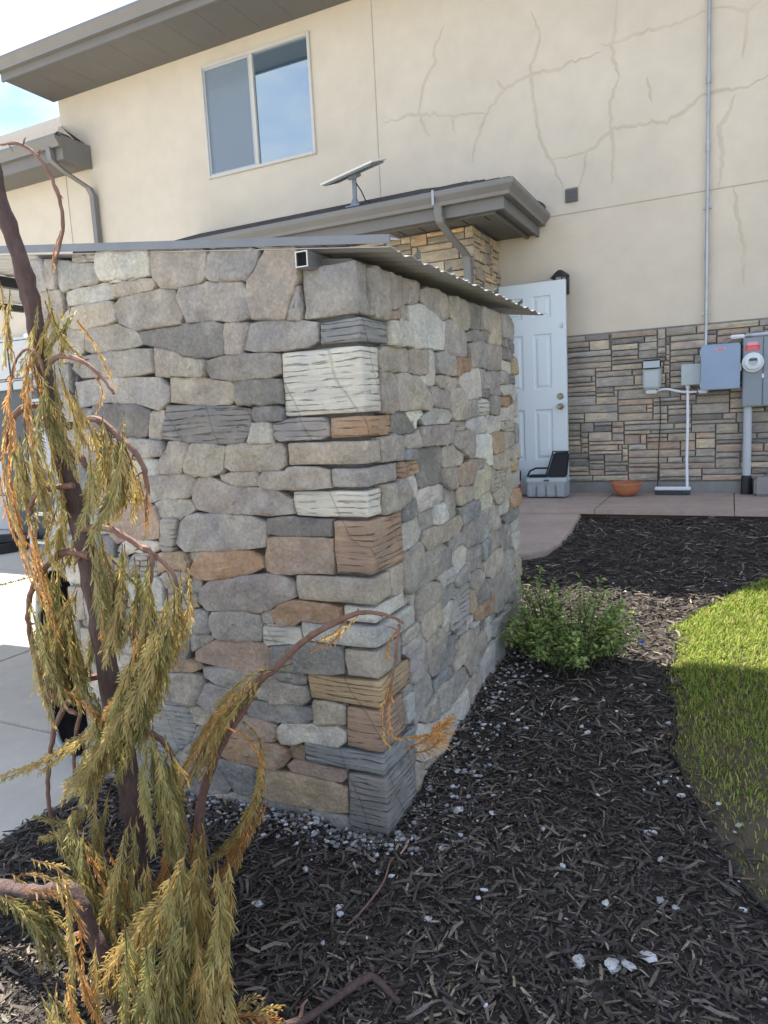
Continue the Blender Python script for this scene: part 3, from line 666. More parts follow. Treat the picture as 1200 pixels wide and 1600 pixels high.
SIDE = """w 2.111 0.377 66,67,72,81,99,90,81,78,81,84,90,91,75,67,63,61,63,67,75,91,88,81,78,78,81,88,82,81,72,67
w 2.233 0.401 55,60,63,75,76,63,57,54,54,57,63,72,63,60,52,51,52,55,63,81,75,64,58,55,58,54,58,63,57,57
w 2.376 0.419 88,94,97,76,60,51,43,42,42,43,48,55,66,85,82,81,85,94,88,66,49,46,40,40,42,43,51,58,76,84
w 2.618 0.409 132,138,111,76,64,60,54,51,51,51,55,64,76,111,148,154,132,90,72,60,52,51,49,52,58,63,82,99,127,132
t 2.879 0.397 117,123,124,97,78,66,60,58,61,64,70,78,97,132,124,124,130,103,87,78,70,64,61,61,67,73,93,108,121,117
d 3.085 0.401 90,96,105,90,72,61,57,54,54,57,61,72,90,93,87,88,90,96,97,79,67,61,55,55,58,61,70,84,88,87
w 3.241 0.404 61,66,76,85,69,58,54,51,51,54,58,69,67,63,61,60,64,73,85,70,60,52,49,49,52,70,67,64,60,58
t 3.379 0.371 87,90,96,111,112,96,88,84,84,88,96,96,87,79,81,82,90,115,130,103,88,78,73,73,78,85,103,105,88,90
g 3.538 0.4 64,66,87,93,73,63,57,55,55,57,63,73,82,72,67,66,67,72,82,82,70,61,58,58,61,67,78,72,66,63
w 3.658 0.389 57,58,63,63,60,58,54,51,51,54,73,60,60,57,55,55,55,63,72,64,57,52,49,49,52,54,66,63,57,58
r 2.216 0.322 42,42,45,31,25,18,16,16,16,13,15,16,16,24,33,40,51,45,25,21,18,16,12,12,13,15,16,21,30,36
w 2.303 0.338 39,40,42,45,36,30,24,24,24,21,24,28,31,42,45,43,42,40,39,34,30,27,22,22,24,27,30,33,42,40
q 2.5 0.3 162,172,129,105,90,81,78,73,81,87,99,108,130,168,157,154,148,145,136,100,85,78,72,69,72,79,96,121,168,163
p 2.267 0.264 87,85,85,84,63,54,46,46,55,49,46,55,69,91,91,88,91,97,75,60,48,43,42,42,43,45,51,64,100,97
g 2.803 0.281 145,145,117,97,76,67,66,66,72,76,87,100,117,145,138,135,141,142,103,82,70,73,67,67,70,73,87,109,150,154
d 3.108 0.318 163,154,73,43,34,30,27,27,27,27,30,34,40,55,94,162,162,70,43,34,27,24,24,24,24,27,27,34,48,94
g 3.074 0.235 105,106,118,99,85,70,64,58,58,58,60,66,78,105,121,115,103,109,106,76,63,57,54,57,57,63,76,97,111,103
v 3.307 0.233 133,135,135,100,79,66,60,57,57,60,69,84,100,130,126,126,129,135,105,82,70,64,58,58,61,67,79,94,132,126
d 3.597 0.315 112,94,63,43,34,30,27,28,28,27,30,34,43,55,108,129,81,49,34,27,24,21,21,21,21,24,27,34,100,109
d 3.546 0.262 112,106,66,51,40,34,31,30,30,31,34,40,51,91,103,105,102,75,52,42,39,36,31,31,33,36,45,57,82,94
p 3.531 0.2 91,94,64,45,34,30,27,27,27,27,30,34,45,67,97,99,97,55,39,31,27,24,22,22,27,30,39,58,85,88
b 3.667 0.204 43,43,46,49,51,51,49,46,49,46,46,45,45,43,37,39,43,54,60,51,48,43,42,42,43,48,54,49,43,43
t 2.211 0.176 112,115,109,70,55,48,40,39,39,40,45,55,66,94,120,114,117,106,69,54,46,46,40,40,43,46,54,69,99,115
w 2.41 0.176 85,87,93,81,60,52,48,45,45,45,48,57,76,93,87,84,87,99,78,61,54,48,46,46,48,49,58,73,93,87
p 2.54 0.16 45,46,52,58,76,76,70,67,67,70,76,60,49,45,45,43,45,51,57,73,76,70,67,67,73,70,58,51,49,46
g 2.682 0.178 91,94,90,61,52,46,42,40,40,48,57,61,78,97,91,93,97,88,67,52,45,45,43,43,45,49,57,76,100,94
B 2.871 0.18 103,105,103,58,46,39,36,31,31,33,36,42,52,76,94,93,99,102,85,43,37,31,30,30,31,34,36,45,60,97
w 2.153 0.064 54,52,55,60,72,76,70,67,67,70,76,81,64,57,54,52,54,57,64,78,73,67,64,64,70,70,81,73,63,55
w 2.349 0.062 157,118,94,85,79,75,69,66,63,66,79,96,121,160,147,141,141,141,99,75,64,58,55,55,58,64,75,94,151,183
q 2.454 0.112 37,37,37,27,21,18,16,16,16,16,18,21,27,39,55,36,28,22,21,21,21,19,18,18,22,24,28,39,34,37
v 2.613 0.048 97,97,72,54,42,40,36,34,37,40,43,58,69,99,112,96,88,72,60,48,40,37,39,39,40,45,55,70,108,103
w 2.692 0.108 117,102,49,39,30,27,27,25,25,27,30,34,43,70,111,115,96,57,39,36,30,28,30,30,34,37,36,45,60,96
p 2.964 0.105 118,118,123,124,90,78,67,55,55,55,60,66,78,105,147,150,127,102,91,85,76,69,63,63,66,69,81,96,132,127
g 3.168 0.131 88,91,91,60,48,45,46,51,45,43,51,60,75,94,88,87,85,91,69,57,51,46,43,43,46,51,58,73,94,88
v 3.335 0.114 72,73,75,85,82,70,61,58,58,61,64,75,88,84,78,76,78,87,87,72,61,60,57,57,60,66,81,93,82,76
g 3.48 0.143 73,82,72,49,39,34,31,33,33,34,37,43,55,72,73,72,73,76,54,42,36,33,31,31,33,36,42,54,69,73
d 3.628 0.137 72,79,52,39,31,27,24,24,24,27,30,31,39,64,72,73,75,55,39,31,27,24,22,22,24,27,27,33,66,73
h 3.564 0.078 130,121,85,58,46,37,33,31,31,36,37,43,54,78,136,153,111,49,34,27,24,21,21,21,21,24,27,85,108,124
d 3.17 0.065 84,85,43,30,28,24,22,21,21,22,24,28,36,51,84,79,81,46,33,25,22,19,19,19,19,25,30,37,54,79
w 2.809 0.019 100,99,81,72,69,66,70,70,67,70,76,90,108,105,96,90,93,82,78,81,73,67,64,64,67,73,85,112,99,96
w 2.967 -0.001 61,63,67,70,55,48,43,42,39,40,45,48,60,63,58,60,64,72,78,54,46,43,37,37,39,40,46,58,70,66
h 3.129 0.005 100,103,79,60,48,42,37,36,39,40,45,52,69,94,100,96,97,91,63,51,43,39,37,37,39,43,51,63,91,103
v 3.311 0.01 81,82,91,72,57,49,45,46,46,48,52,61,73,81,79,79,82,87,72,57,52,48,46,46,48,52,61,76,78,73
B 3.499 0.027 109,99,61,42,33,28,27,25,25,27,28,33,42,61,102,102,99,58,40,36,31,28,27,27,28,31,36,46,66,87
p 3.533 -0.032 129,132,124,51,36,31,28,27,27,28,34,40,51,73,145,148,142,90,63,49,43,39,37,37,39,43,54,67,97,132
w 3.537 -0.098 130,130,57,42,33,28,27,25,25,27,28,33,42,61,133,141,99,58,40,33,28,27,27,27,28,31,36,46,73,127
d 2.257 -0.041 81,64,52,46,45,45,42,40,40,42,45,57,72,88,84,82,84,75,57,45,39,39,34,34,36,39,45,57,82,117
q 2.369 -0.018 63,73,55,37,30,25,24,22,22,24,22,27,33,48,81,58,45,37,34,31,31,33,36,42,43,34,31,30,33,39
h 2.581 -0.026 166,127,75,57,45,39,36,37,37,39,42,54,67,75,103,165,129,66,46,36,31,28,27,27,28,31,36,46,73,129
w 2.818 -0.068 87,87,45,31,27,25,22,21,21,22,25,28,36,52,84,94,73,45,31,25,25,22,22,22,22,25,28,36,52,87
h 3.057 -0.074 124,118,97,63,54,46,39,37,37,39,46,49,57,82,132,150,103,73,61,48,42,42,42,42,43,45,52,66,96,133
p 3.286 -0.076 109,108,87,60,48,42,37,39,39,40,45,52,76,102,108,99,99,99,70,58,46,42,40,40,42,46,51,63,91,108
w 2.158 -0.118 88,90,93,70,55,55,46,42,42,43,48,55,70,100,93,87,90,93,69,55,46,43,40,40,43,46,58,79,90,87
w 2.332 -0.103 78,70,66,63,36,27,25,24,24,25,27,31,40,57,87,82,84,61,43,34,30,27,25,25,27,33,39,48,69,76
v 2.562 -0.095 151,162,90,63,49,43,39,37,40,39,43,49,63,97,177,150,162,88,61,48,45,42,39,39,42,45,52,73,96,156
v 2.873 -0.142 123,129,100,75,67,61,49,48,48,49,58,67,85,130,157,145,93,67,54,51,49,51,51,54,58,78,96,126,124,123
q 3.131 -0.182 114,117,121,103,90,73,67,64,64,67,73,85,114,142,136,139,145,96,67,57,49,48,46,46,70,94,121,141,124,117
b 3.336 -0.17 94,94,97,84,70,60,54,52,52,54,60,70,88,100,91,90,88,97,87,70,63,57,54,54,57,63,73,84,87,97
w 3.544 -0.166 124,120,87,60,51,45,40,39,39,40,45,55,70,100,117,111,114,99,69,51,48,49,46,40,43,46,51,64,84,121
l 2.295 -0.151 49,51,43,30,24,21,19,18,18,22,24,28,34,51,52,51,55,39,27,22,22,21,19,19,21,22,25,33,51,54
B 2.275 -0.198 78,76,61,43,34,30,27,25,25,27,30,34,48,69,78,76,78,64,49,36,27,25,24,24,25,27,31,40,52,87
d 2.483 -0.207 129,133,147,120,94,81,75,72,72,75,81,99,124,147,133,121,133,136,121,100,85,78,75,75,78,85,100,126,133,127
t 2.717 -0.19 135,88,63,54,46,43,45,48,51,49,54,67,90,108,103,100,103,93,64,55,48,43,42,42,43,48,60,69,100,118
p 2.867 -0.211 39,30,27,19,15,16,15,15,18,18,21,19,24,24,25,34,39,33,22,18,16,15,13,10,12,12,15,18,25,34
r 2.891 -0.272 135,132,121,93,73,66,54,46,46,48,52,57,72,90,139,130,127,111,82,66,60,54,52,52,54,63,73,97,99,108
w 2.689 -0.275 69,67,69,67,52,49,45,43,43,45,49,57,78,87,81,79,73,67,52,49,46,45,43,46,48,49,66,82,82,73
g 3.082 -0.25 66,58,49,34,27,24,25,24,24,25,27,31,45,64,66,58,57,54,43,34,25,24,22,22,24,25,30,39,55,70
y 3.095 -0.336 120,129,141,114,99,67,61,58,58,61,67,78,99,106,115,118,124,139,117,93,69,60,57,57,60,66,72,91,117,114
t 3.398 -0.259 135,135,124,81,72,73,51,36,36,37,42,48,61,88,151,148,148,97,73,58,49,45,43,46,48,54,66,78,112,135
w 3.318 -0.348 115,121,99,69,58,51,46,43,43,46,51,63,99,100,100,105,112,117,70,55,48,43,42,42,43,48,55,66,94,118
w 3.505 -0.366 51,49,52,67,72,78,73,61,58,61,67,78,82,73,69,70,69,73,64,52,49,51,51,69,78,87,88,88,63,52
w 3.629 -0.238 84,85,85,75,63,43,34,33,33,34,37,43,49,70,94,94,94,78,54,43,37,33,33,33,33,37,43,76,78,85
b 3.615 -0.302 73,63,58,51,40,34,31,30,30,31,34,39,46,66,76,66,57,58,46,42,39,36,34,34,36,39,45,54,58,63
g 3.65 -0.375 81,82,88,85,79,75,43,36,36,37,40,51,64,96,93,88,84,81,79,67,58,52,51,51,52,61,72,70,78,82
w 2.123 -0.285 42,39,42,43,52,54,52,49,49,52,57,67,54,48,45,43,45,48,54,60,51,46,45,45,46,51,60,73,55,45
w 2.227 -0.279 76,57,51,49,46,48,49,51,54,52,58,58,75,69,64,63,58,55,60,63,58,52,48,42,43,43,51,60,79,81
q 2.315 -0.259 42,39,42,40,39,40,37,36,36,37,40,46,54,70,54,40,33,28,28,27,27,33,39,48,49,52,48,48,49,45
p 2.473 -0.324 126,147,99,63,54,46,43,40,40,43,46,54,69,99,130,127,127,109,70,55,48,43,42,42,43,51,52,66,94,126
d 2.283 -0.348 61,63,64,63,51,40,33,31,31,30,33,37,43,55,64,66,67,72,55,43,34,31,30,30,31,34,40,45,60,66
v 2.678 -0.376 72,70,72,75,70,61,55,54,57,66,79,91,91,84,75,67,63,63,66,70,75,69,63,63,66,72,79,94,78,79
t 2.858 -0.362 111,117,82,57,49,43,39,37,37,39,43,49,67,97,115,106,102,90,66,52,45,42,39,39,42,45,52,66,91,108
l 2.91 -0.442 142,139,85,75,51,45,40,36,36,37,40,51,64,85,162,120,109,111,79,58,51,46,42,42,43,48,55,64,85,133
p 3.149 -0.43 99,82,72,67,52,42,37,36,36,37,42,48,57,79,99,94,93,84,58,46,40,36,34,34,36,40,46,58,82,106
w 3.375 -0.43 130,99,73,66,57,48,45,42,42,40,45,52,66,88,135,126,103,82,63,49,46,45,40,40,42,46,54,67,97,124
g 2.431 -0.403 66,64,69,55,45,37,34,33,33,34,37,45,55,73,72,64,60,60,64,49,36,33,31,34,36,39,46,58,72,67
q 2.559 -0.403 58,54,58,57,55,45,40,39,39,40,45,52,60,66,61,60,61,66,58,51,43,39,37,37,36,40,46,58,73,66
t 2.582 -0.477 219,193,85,64,46,40,36,34,34,36,40,46,58,94,180,223,183,93,64,51,45,40,39,39,40,48,57,76,87,153
p 2.289 -0.429 85,78,76,79,66,57,52,46,46,49,54,63,78,79,73,72,73,79,85,76,61,54,51,48,51,49,55,64,72,84
v 2.284 -0.557 103,99,96,105,105,100,82,76,73,73,76,99,88,99,99,96,99,108,99,99,94,87,85,85,90,73,73,79,90,108
g 2.48 -0.54 132,97,61,43,34,30,27,25,25,27,30,34,43,54,106,97,94,97,66,43,37,31,27,27,28,28,31,36,48,69
v 2.524 -0.602 163,151,139,93,66,52,45,40,40,39,42,45,52,67,96,165,211,103,72,52,42,36,34,34,36,39,45,57,81,144
g 2.735 -0.542 81,79,78,55,45,34,31,30,30,31,31,36,46,58,85,85,75,67,63,45,39,36,31,31,33,33,37,42,67,85
v 2.95 -0.546 120,108,102,100,87,75,66,63,63,61,67,79,94,129,139,133,124,109,96,75,64,60,57,57,63,69,79,100,142,145
g 3.152 -0.525 96,97,108,115,79,67,61,58,58,61,67,79,99,123,106,91,81,78,76,78,90,84,78,78,75,72,79,99,97,94
w 3.308 -0.533 57,52,55,58,72,73,63,61,64,76,97,82,69,64,60,58,63,67,82,73,66,61,61,61,67,73,90,82,85,67
p 3.449 -0.501 87,82,81,88,39,33,30,28,28,30,33,39,49,70,93,88,88,85,55,43,37,34,33,33,34,37,43,55,72,85
B 3.629 -0.478 102,97,79,78,64,55,51,48,48,54,58,67,76,87,109,97,93,91,79,63,54,49,43,43,46,51,70,81,91,103
d 3.544 -0.557 141,126,75,46,37,36,36,37,40,36,31,33,37,52,103,157,115,66,46,37,34,31,33,33,31,31,37,51,66,120
w 3.267 -0.638 94,100,88,66,57,48,45,42,45,51,63,69,81,96,94,90,91,94,78,58,49,48,46,46,48,52,61,78,97,100
v 3.457 -0.653 93,87,93,100,85,76,70,67,67,70,84,109,105,99,93,91,90,87,97,85,76,70,67,70,76,84,102,111,96,93
h 3.626 -0.621 75,76,82,78,42,36,33,31,31,33,36,42,52,76,81,82,81,79,55,48,42,37,36,36,37,42,48,61,75,76
p 3.623 -0.704 72,73,78,72,57,49,48,46,46,48,52,61,76,81,75,73,73,64,58,57,60,54,52,52,54,60,66,67,72,70
p 2.772 -0.623 91,103,81,76,73,60,54,52,52,51,57,63,72,88,82,84,76,82,96,76,63,54,48,48,48,51,55,66,81,90
v 2.964 -0.663 91,97,103,94,75,64,58,57,57,61,67,79,100,105,103,96,97,105,90,72,61,55,54,54,55,61,75,114,106,91
l 3.116 -0.648 60,61,63,64,55,46,43,37,40,49,46,55,64,60,57,55,60,64,69,60,45,40,39,39,40,45,51,63,66,61
w 3.224 -0.742 147,153,130,96,76,66,60,57,57,60,66,79,85,130,162,163,150,106,91,87,85,67,61,61,64,70,79,99,136,147
g 3.481 -0.787 108,111,105,97,72,64,60,57,60,63,72,84,115,115,111,118,117,106,84,70,64,61,58,61,64,75,91,109,118,114
w 2.141 -0.566 42,46,49,55,66,57,51,49,49,51,57,66,54,48,45,43,45,48,54,64,55,52,52,52,54,60,61,51,45,43
w 2.396 -0.7 117,121,105,85,72,61,57,54,54,57,61,70,75,87,88,88,118,121,109,58,51,46,43,43,43,46,52,63,81,112
h 2.601 -0.667 91,93,78,49,39,34,31,30,30,31,34,36,45,64,109,84,91,78,54,39,33,30,28,28,30,33,39,49,70,93
v 2.79 -0.706 76,79,84,85,55,45,37,36,36,34,34,39,45,58,82,102,93,78,58,46,40,33,31,31,33,37,42,54,84,82
g 2.598 -0.737 91,97,81,64,48,42,37,36,36,37,42,48,61,88,88,93,82,78,78,58,46,42,40,37,39,39,42,52,82,87
g 2.756 -0.829 114,112,124,132,115,100,91,87,87,91,109,103,99,97,88,91,118,130,130,120,102,93,90,90,90,88,84,96,105,108
t 2.429 -0.794 102,99,94,91,81,66,57,51,51,51,55,64,81,94,103,109,103,94,88,82,63,55,52,49,48,54,58,67,111,103
p 2.599 -0.816 73,69,73,72,58,46,43,40,37,40,40,46,54,69,67,66,64,72,67,60,51,46,45,42,43,48,51,52,57,63
w 2.967 -0.765 100,94,70,64,58,51,46,45,45,49,54,63,79,100,100,96,82,64,55,52,58,69,60,57,52,54,60,70,84,97
d 3.065 -0.841 114,115,97,87,69,66,64,60,48,48,45,48,54,66,88,118,121,112,73,54,46,42,43,43,45,49,58,73,90,94
b 2.902 -0.847 40,43,43,45,45,55,49,54,57,66,60,49,37,30,31,33,40,49,57,54,51,52,49,49,52,57,54,48,46,40
B 3.052 -0.925 94,93,100,66,52,45,40,39,39,40,45,52,66,87,102,99,91,82,69,54,46,42,40,40,42,46,51,79,90,90
b 3.169 -0.919 25,25,27,34,42,55,63,69,60,54,42,31,27,24,22,21,22,27,30,49,61,61,58,58,60,43,33,27,27,25
w 3.287 -0.897 93,97,108,115,115,109,99,94,91,96,105,118,124,109,90,88,90,100,117,117,103,106,96,96,100,114,124,103,94,91
g 3.504 -0.927 115,124,133,139,91,78,75,75,78,81,91,111,141,130,126,126,135,141,111,91,90,81,81,81,94,103,124,132,126,118
g 2.275 -0.889 73,81,93,90,88,93,82,75,78,82,90,105,132,129,52,51,52,57,63,70,88,93,94,94,99,109,114,108,82,75
w 2.453 -0.898 105,97,97,85,67,69,63,57,54,55,58,63,75,97,100,100,100,103,106,67,58,52,48,48,49,51,58,73,93,109
g 2.546 -0.985 129,141,117,81,64,55,54,48,45,46,52,55,66,94,148,160,135,96,78,63,54,49,46,46,49,49,58,103,106,141
w 2.753 -1.021 102,105,108,102,88,72,66,63,63,66,72,84,82,87,75,70,124,123,99,78,67,61,58,58,61,72,75,79,88,106
t 2.952 -1.097 151,151,147,123,88,73,63,60,60,60,66,76,91,111,135,165,135,124,118,114,94,82,67,67,63,60,61,72,97,142
g 2.321 -1.055 99,91,99,93,93,94,76,67,67,73,81,90,91,90,87,85,90,100,108,114,97,73,52,49,51,52,64,82,103,114
l 2.519 -1.054 99,82,64,39,31,27,24,24,21,21,24,27,34,49,106,97,90,48,33,30,27,24,22,22,24,30,34,43,70,108
w 2.39 -1.143 69,70,69,67,70,46,39,37,37,39,43,49,63,78,90,91,76,58,45,40,37,37,39,39,43,52,69,81,84,66
w 2.526 -1.136 64,66,103,87,64,60,54,55,55,57,66,76,93,85,64,66,67,69,70,69,67,64,64,67,73,84,73,69,64,63
g 2.685 -1.154 94,102,112,94,76,66,60,57,57,60,66,76,87,96,96,96,102,118,88,73,63,58,55,55,58,63,78,90,103,93
h 3.205 -1.209 201,208,225,171,135,117,96,93,93,96,106,120,138,172,237,211,207,214,157,124,106,109,114,90,94,103,120,168,198,199
t 2.901 -1.254 97,96,100,99,82,73,76,70,70,70,78,78,99,121,109,96,88,85,96,93,87,72,69,69,72,79,81,102,114,103
p 2.712 -1.259 91,85,81,90,60,48,45,45,45,48,52,60,81,117,123,96,85,69,58,54,52,55,55,55,58,63,73,93,112,106
p 2.446 -1.268 174,151,133,108,93,84,79,73,70,76,91,121,211,220,210,202,159,118,97,85,81,78,87,100,105,111,126,154,207,261
t 2.314 -1.357 121,87,66,55,48,45,45,45,48,54,63,112,111,99,93,90,93,96,73,58,54,48,46,46,48,54,82,99,103,108
w 3.283 -1.064 117,120,96,67,52,45,42,40,40,42,45,63,67,96,123,121,123,90,63,49,49,45,43,43,45,49,54,67,97,120
v 2.643 -1.372 43,42,34,27,24,19,18,18,18,18,16,19,24,34,43,39,40,40,28,22,19,15,13,13,15,16,18,24,25,49
p 2.595 -0.881 40,42,40,36,24,21,19,18,18,19,21,21,25,43,46,42,39,39,36,25,22,19,19,19,19,22,25,31,45,39
h 2.292 -0.677 16,21,22,28,37,34,34,33,30,31,34,25,21,19,18,18,21,19,21,25,34,48,37,34,30,25,21,18,18,18
t 3.678 -0.863 52,54,58,66,66,57,51,49,52,51,57,66,69,69,54,48,48,52,61,69,58,54,51,51,54,58,69,66,58,54
p 3.583 -1.219 75,76,82,96,79,69,63,60,60,63,69,79,90,79,75,73,78,79,90,91,75,66,60,60,61,64,72,90,82,76
g 3.675 -0.969 55,57,60,67,67,58,52,51,51,52,58,72,63,55,55,54,55,60,75,67,58,52,51,51,49,54,63,67,60,57
g 3.701 -0.778 30,30,33,36,40,34,31,30,30,34,39,40,39,31,30,28,30,31,36,42,36,33,31,31,33,36,42,36,33,30
h 3.131 -1.038 27,27,30,33,40,54,61,61,61,61,49,37,31,28,28,34,31,31,34,42,49,63,60,60,63,54,40,33,30,27
v 3.699 -0.142 31,31,34,39,46,55,51,48,48,51,55,45,40,39,37,33,31,33,37,45,54,48,52,55,52,54,46,39,34,31
h 2.196 -1.047 34,36,37,46,55,54,49,46,46,49,54,54,43,39,36,36,36,39,43,54,55,51,48,48,51,55,48,42,37,36
w 2.236 -0.785 78,70,66,37,30,25,22,22,22,22,25,30,37,52,81,79,81,51,36,28,28,25,24,24,25,28,33,40,58,76
p 2.845 -0.923 34,34,37,42,42,39,40,37,37,36,36,40,42,43,40,33,34,39,40,40,34,34,36,42,40,42,42,42,37,34
w 3.697 -0.006 34,34,37,42,51,51,46,45,48,52,51,49,49,43,34,30,31,33,37,45,58,49,48,48,49,54,51,42,37,34
p 3.7 0.259 31,28,15,12,12,10,10,12,15,16,18,16,19,22,28,36,16,16,12,13,12,10,13,13,16,18,16,19,24,31
p 3.405 -1.288 19,16,18,19,16,13,12,12,15,16,16,16,15,16,15,18,21,22,22,18,12,10,10,10,10,12,13,16,18,24
v 3.555 -1.107 130,133,120,84,66,57,52,49,49,52,60,66,84,120,129,138,135,117,81,64,55,51,48,48,51,55,64,81,136,133
w 3.458 -1.194 48,48,52,58,46,40,37,36,36,37,40,51,54,48,48,46,48,51,58,51,40,37,36,36,37,40,48,58,52,48
g 2.448 -1.392 34,36,37,33,25,22,21,19,19,21,25,25,28,25,27,33,36,45,34,24,21,19,18,18,19,21,19,25,36,36
p 3.714 -0.68 16,18,18,21,25,33,36,34,34,36,34,30,18,16,15,15,15,16,21,25,34,36,34,34,36,33,25,21,18,18
g 2.742 -0.929 64,60,24,16,13,12,10,10,10,7,7,9,12,16,31,75,42,22,15,12,10,10,9,9,10,10,12,15,22,42
w 2.758 -1.345 64,69,76,45,36,30,28,27,30,31,34,39,49,57,58,63,73,72,58,42,36,30,28,28,30,30,34,43,55,66
t 2.92 -1.001 67,69,73,57,45,39,36,34,34,36,39,45,67,72,61,63,64,69,67,49,42,39,37,34,36,39,45,52,73,69
g 3.711 0.098 19,19,21,24,19,18,16,15,15,16,21,22,22,22,18,18,18,19,22,21,18,16,16,16,16,18,21,24,21,19
h 2.928 -0.957 46,36,10,7,6,6,4,4,4,4,6,6,7,10,19,51,25,13,9,7,6,6,6,6,6,6,7,9,13,25
l 3.25 -1.31 42,31,16,12,9,7,7,7,7,7,7,9,12,16,31,46,49,22,10,9,7,6,6,6,6,7,9,10,15,15
h 3.466 -1.032 60,64,46,37,30,25,24,25,25,27,25,25,33,46,63,61,63,51,36,28,24,22,21,21,22,24,28,36,51,61
h 3.011 -0.999 21,21,22,25,30,33,30,28,28,30,33,30,24,22,21,19,21,22,24,30,34,31,27,27,28,31,31,25,22,21
v 2.818 -1.176 43,37,37,33,27,19,18,16,16,18,19,22,28,40,37,36,37,40,42,24,16,15,15,15,15,16,19,24,36,40
g 2.615 -0.926 51,28,15,10,9,7,7,6,6,7,7,9,10,15,28,52,31,16,12,9,7,7,7,7,7,7,9,12,16,31
p 3.72 0.196 10,10,12,12,15,19,31,49,49,22,18,13,10,10,9,9,9,10,10,13,18,45,46,46,31,19,15,12,12,10
h 3.708 -1.041 22,24,25,28,25,22,21,19,19,21,22,25,33,25,24,24,24,25,28,24,21,19,21,21,22,24,28,28,25,24
p 2.952 -1.178 16,18,19,21,16,15,10,9,9,10,10,12,15,15,18,21,21,19,16,13,12,10,10,10,10,12,13,16,22,18
g 2.571 -1.378 28,30,31,30,24,21,19,18,15,16,18,21,25,31,30,30,30,31,31,25,18,16,16,16,16,18,21,22,31,30
p 3.7 -0.074 31,31,34,25,21,18,16,15,15,16,18,21,25,36,34,30,28,30,27,21,18,16,16,16,16,18,21,27,34,31
d 3.089 -0.999 12,12,13,15,22,33,33,31,31,33,25,19,16,15,13,13,13,15,16,19,30,33,36,39,34,24,18,15,13,12
w 3.711 -0.731 19,21,21,21,16,15,13,13,13,13,15,21,21,19,18,21,21,22,21,16,15,13,12,12,13,15,16,21,21,21
p 3.686 -1.219 24,24,25,30,34,46,46,48,54,52,45,33,28,25,22,22,22,25,28,33,45,52,51,48,49,46,34,30,25,24
v 3.605 -1.036 75,70,36,25,24,22,25,24,21,19,21,19,21,36,72,73,75,39,27,22,19,16,16,16,16,19,22,27,39,76
w 2.206 -0.984 43,34,33,22,18,16,15,13,13,15,16,18,22,33,46,45,46,27,19,15,13,12,12,12,12,13,15,19,42,46
t 3.466 -1.264 40,40,43,49,39,33,30,30,30,30,33,39,49,43,40,39,43,43,45,43,33,30,30,30,30,30,34,42,55,43
w 2.068 -1.443 75,46,24,16,13,12,10,10,10,10,12,13,16,24,46,67,69,28,19,16,13,9,9,9,9,10,12,15,21,27
h 3.355 -1.002 96,34,25,7,6,6,4,4,4,4,6,6,7,10,21,94,24,13,9,7,6,6,6,6,6,6,7,9,13,24
p 2.917 -0.924 34,34,33,37,39,27,24,22,22,24,27,30,42,37,34,33,34,37,39,31,27,25,24,24,25,27,31,39,40,34
g 3.105 -1.32 70,60,33,24,18,16,15,13,13,15,16,18,24,33,51,60,58,42,24,19,16,15,15,15,13,13,15,19,27,37
g 3.718 -0.616 13,13,15,16,19,25,28,27,27,28,24,18,15,13,12,12,12,13,15,22,28,27,25,25,27,25,19,16,15,13
p 2.7 -1.087 79,12,6,4,4,3,3,3,3,3,3,4,4,6,12,81,18,10,7,6,4,4,4,4,4,4,6,7,10,18
v 3.711 -0.554 19,19,21,24,28,37,42,33,30,28,30,28,25,22,21,21,24,27,30,31,33,33,34,34,36,37,28,24,21,19
d 3.719 -1.119 12,12,12,13,16,22,34,57,57,34,21,16,13,12,12,10,12,12,13,16,21,34,57,57,34,22,16,13,12,12
w 3.181 -1.0 19,19,21,24,24,24,21,18,18,18,24,27,22,21,19,18,19,21,22,27,22,21,19,19,21,22,27,22,21,19
w 2.243 -0.66 27,27,28,27,21,19,16,19,19,21,22,25,31,28,27,25,27,28,30,24,21,19,18,18,19,21,24,30,28,27
w 3.413 -1.253 9,9,9,10,12,16,19,18,21,19,15,12,9,9,7,7,7,9,9,12,21,19,19,19,19,16,12,10,9,9
w 3.713 -0.296 18,18,19,21,25,25,22,25,28,25,25,25,21,22,24,19,21,22,21,21,21,19,22,25,28,34,25,21,19,18
w 3.722 -0.23 9,9,9,10,12,16,25,37,37,34,9,7,6,6,6,4,6,6,6,7,9,15,40,40,25,16,12,10,9,9
g 3.17 -1.109 84,16,9,6,4,4,4,4,4,4,4,4,6,16,31,61,28,15,10,9,7,6,6,6,6,7,9,10,15,24
w 3.629 -0.787 39,39,42,48,36,30,28,30,30,31,34,39,42,37,36,34,36,37,42,42,45,37,25,22,24,27,30,39,42,39
g 3.717 0.288 13,13,15,16,19,22,21,19,19,21,18,13,12,13,12,15,15,19,19,19,21,19,18,18,19,21,19,16,15,13
d 3.315 -1.015 85,10,6,4,3,3,3,3,3,3,3,3,4,6,10,69,19,10,7,6,6,4,4,4,4,6,6,7,10,19
w 3.686 0.448 45,30,16,12,9,7,7,7,7,7,7,9,12,16,30,49,15,9,10,9,7,7,6,6,7,7,9,16,28,30
d 3.717 0.132 13,13,15,16,18,16,15,13,13,18,19,18,15,13,12,12,12,13,18,19,16,15,15,15,15,16,19,16,15,13
t 3.712 0.059 18,19,21,22,24,21,18,18,18,18,21,24,19,18,16,19,22,24,22,22,19,18,16,16,18,19,22,22,21,19
v 2.958 -1.335 19,19,21,24,25,19,18,16,16,18,19,18,18,19,21,21,21,22,25,24,21,15,15,15,15,16,19,24,24,19
d 2.194 -1.109 34,34,22,16,13,10,10,10,10,10,10,13,16,22,34,33,34,22,16,13,10,10,10,10,10,10,13,16,22,34
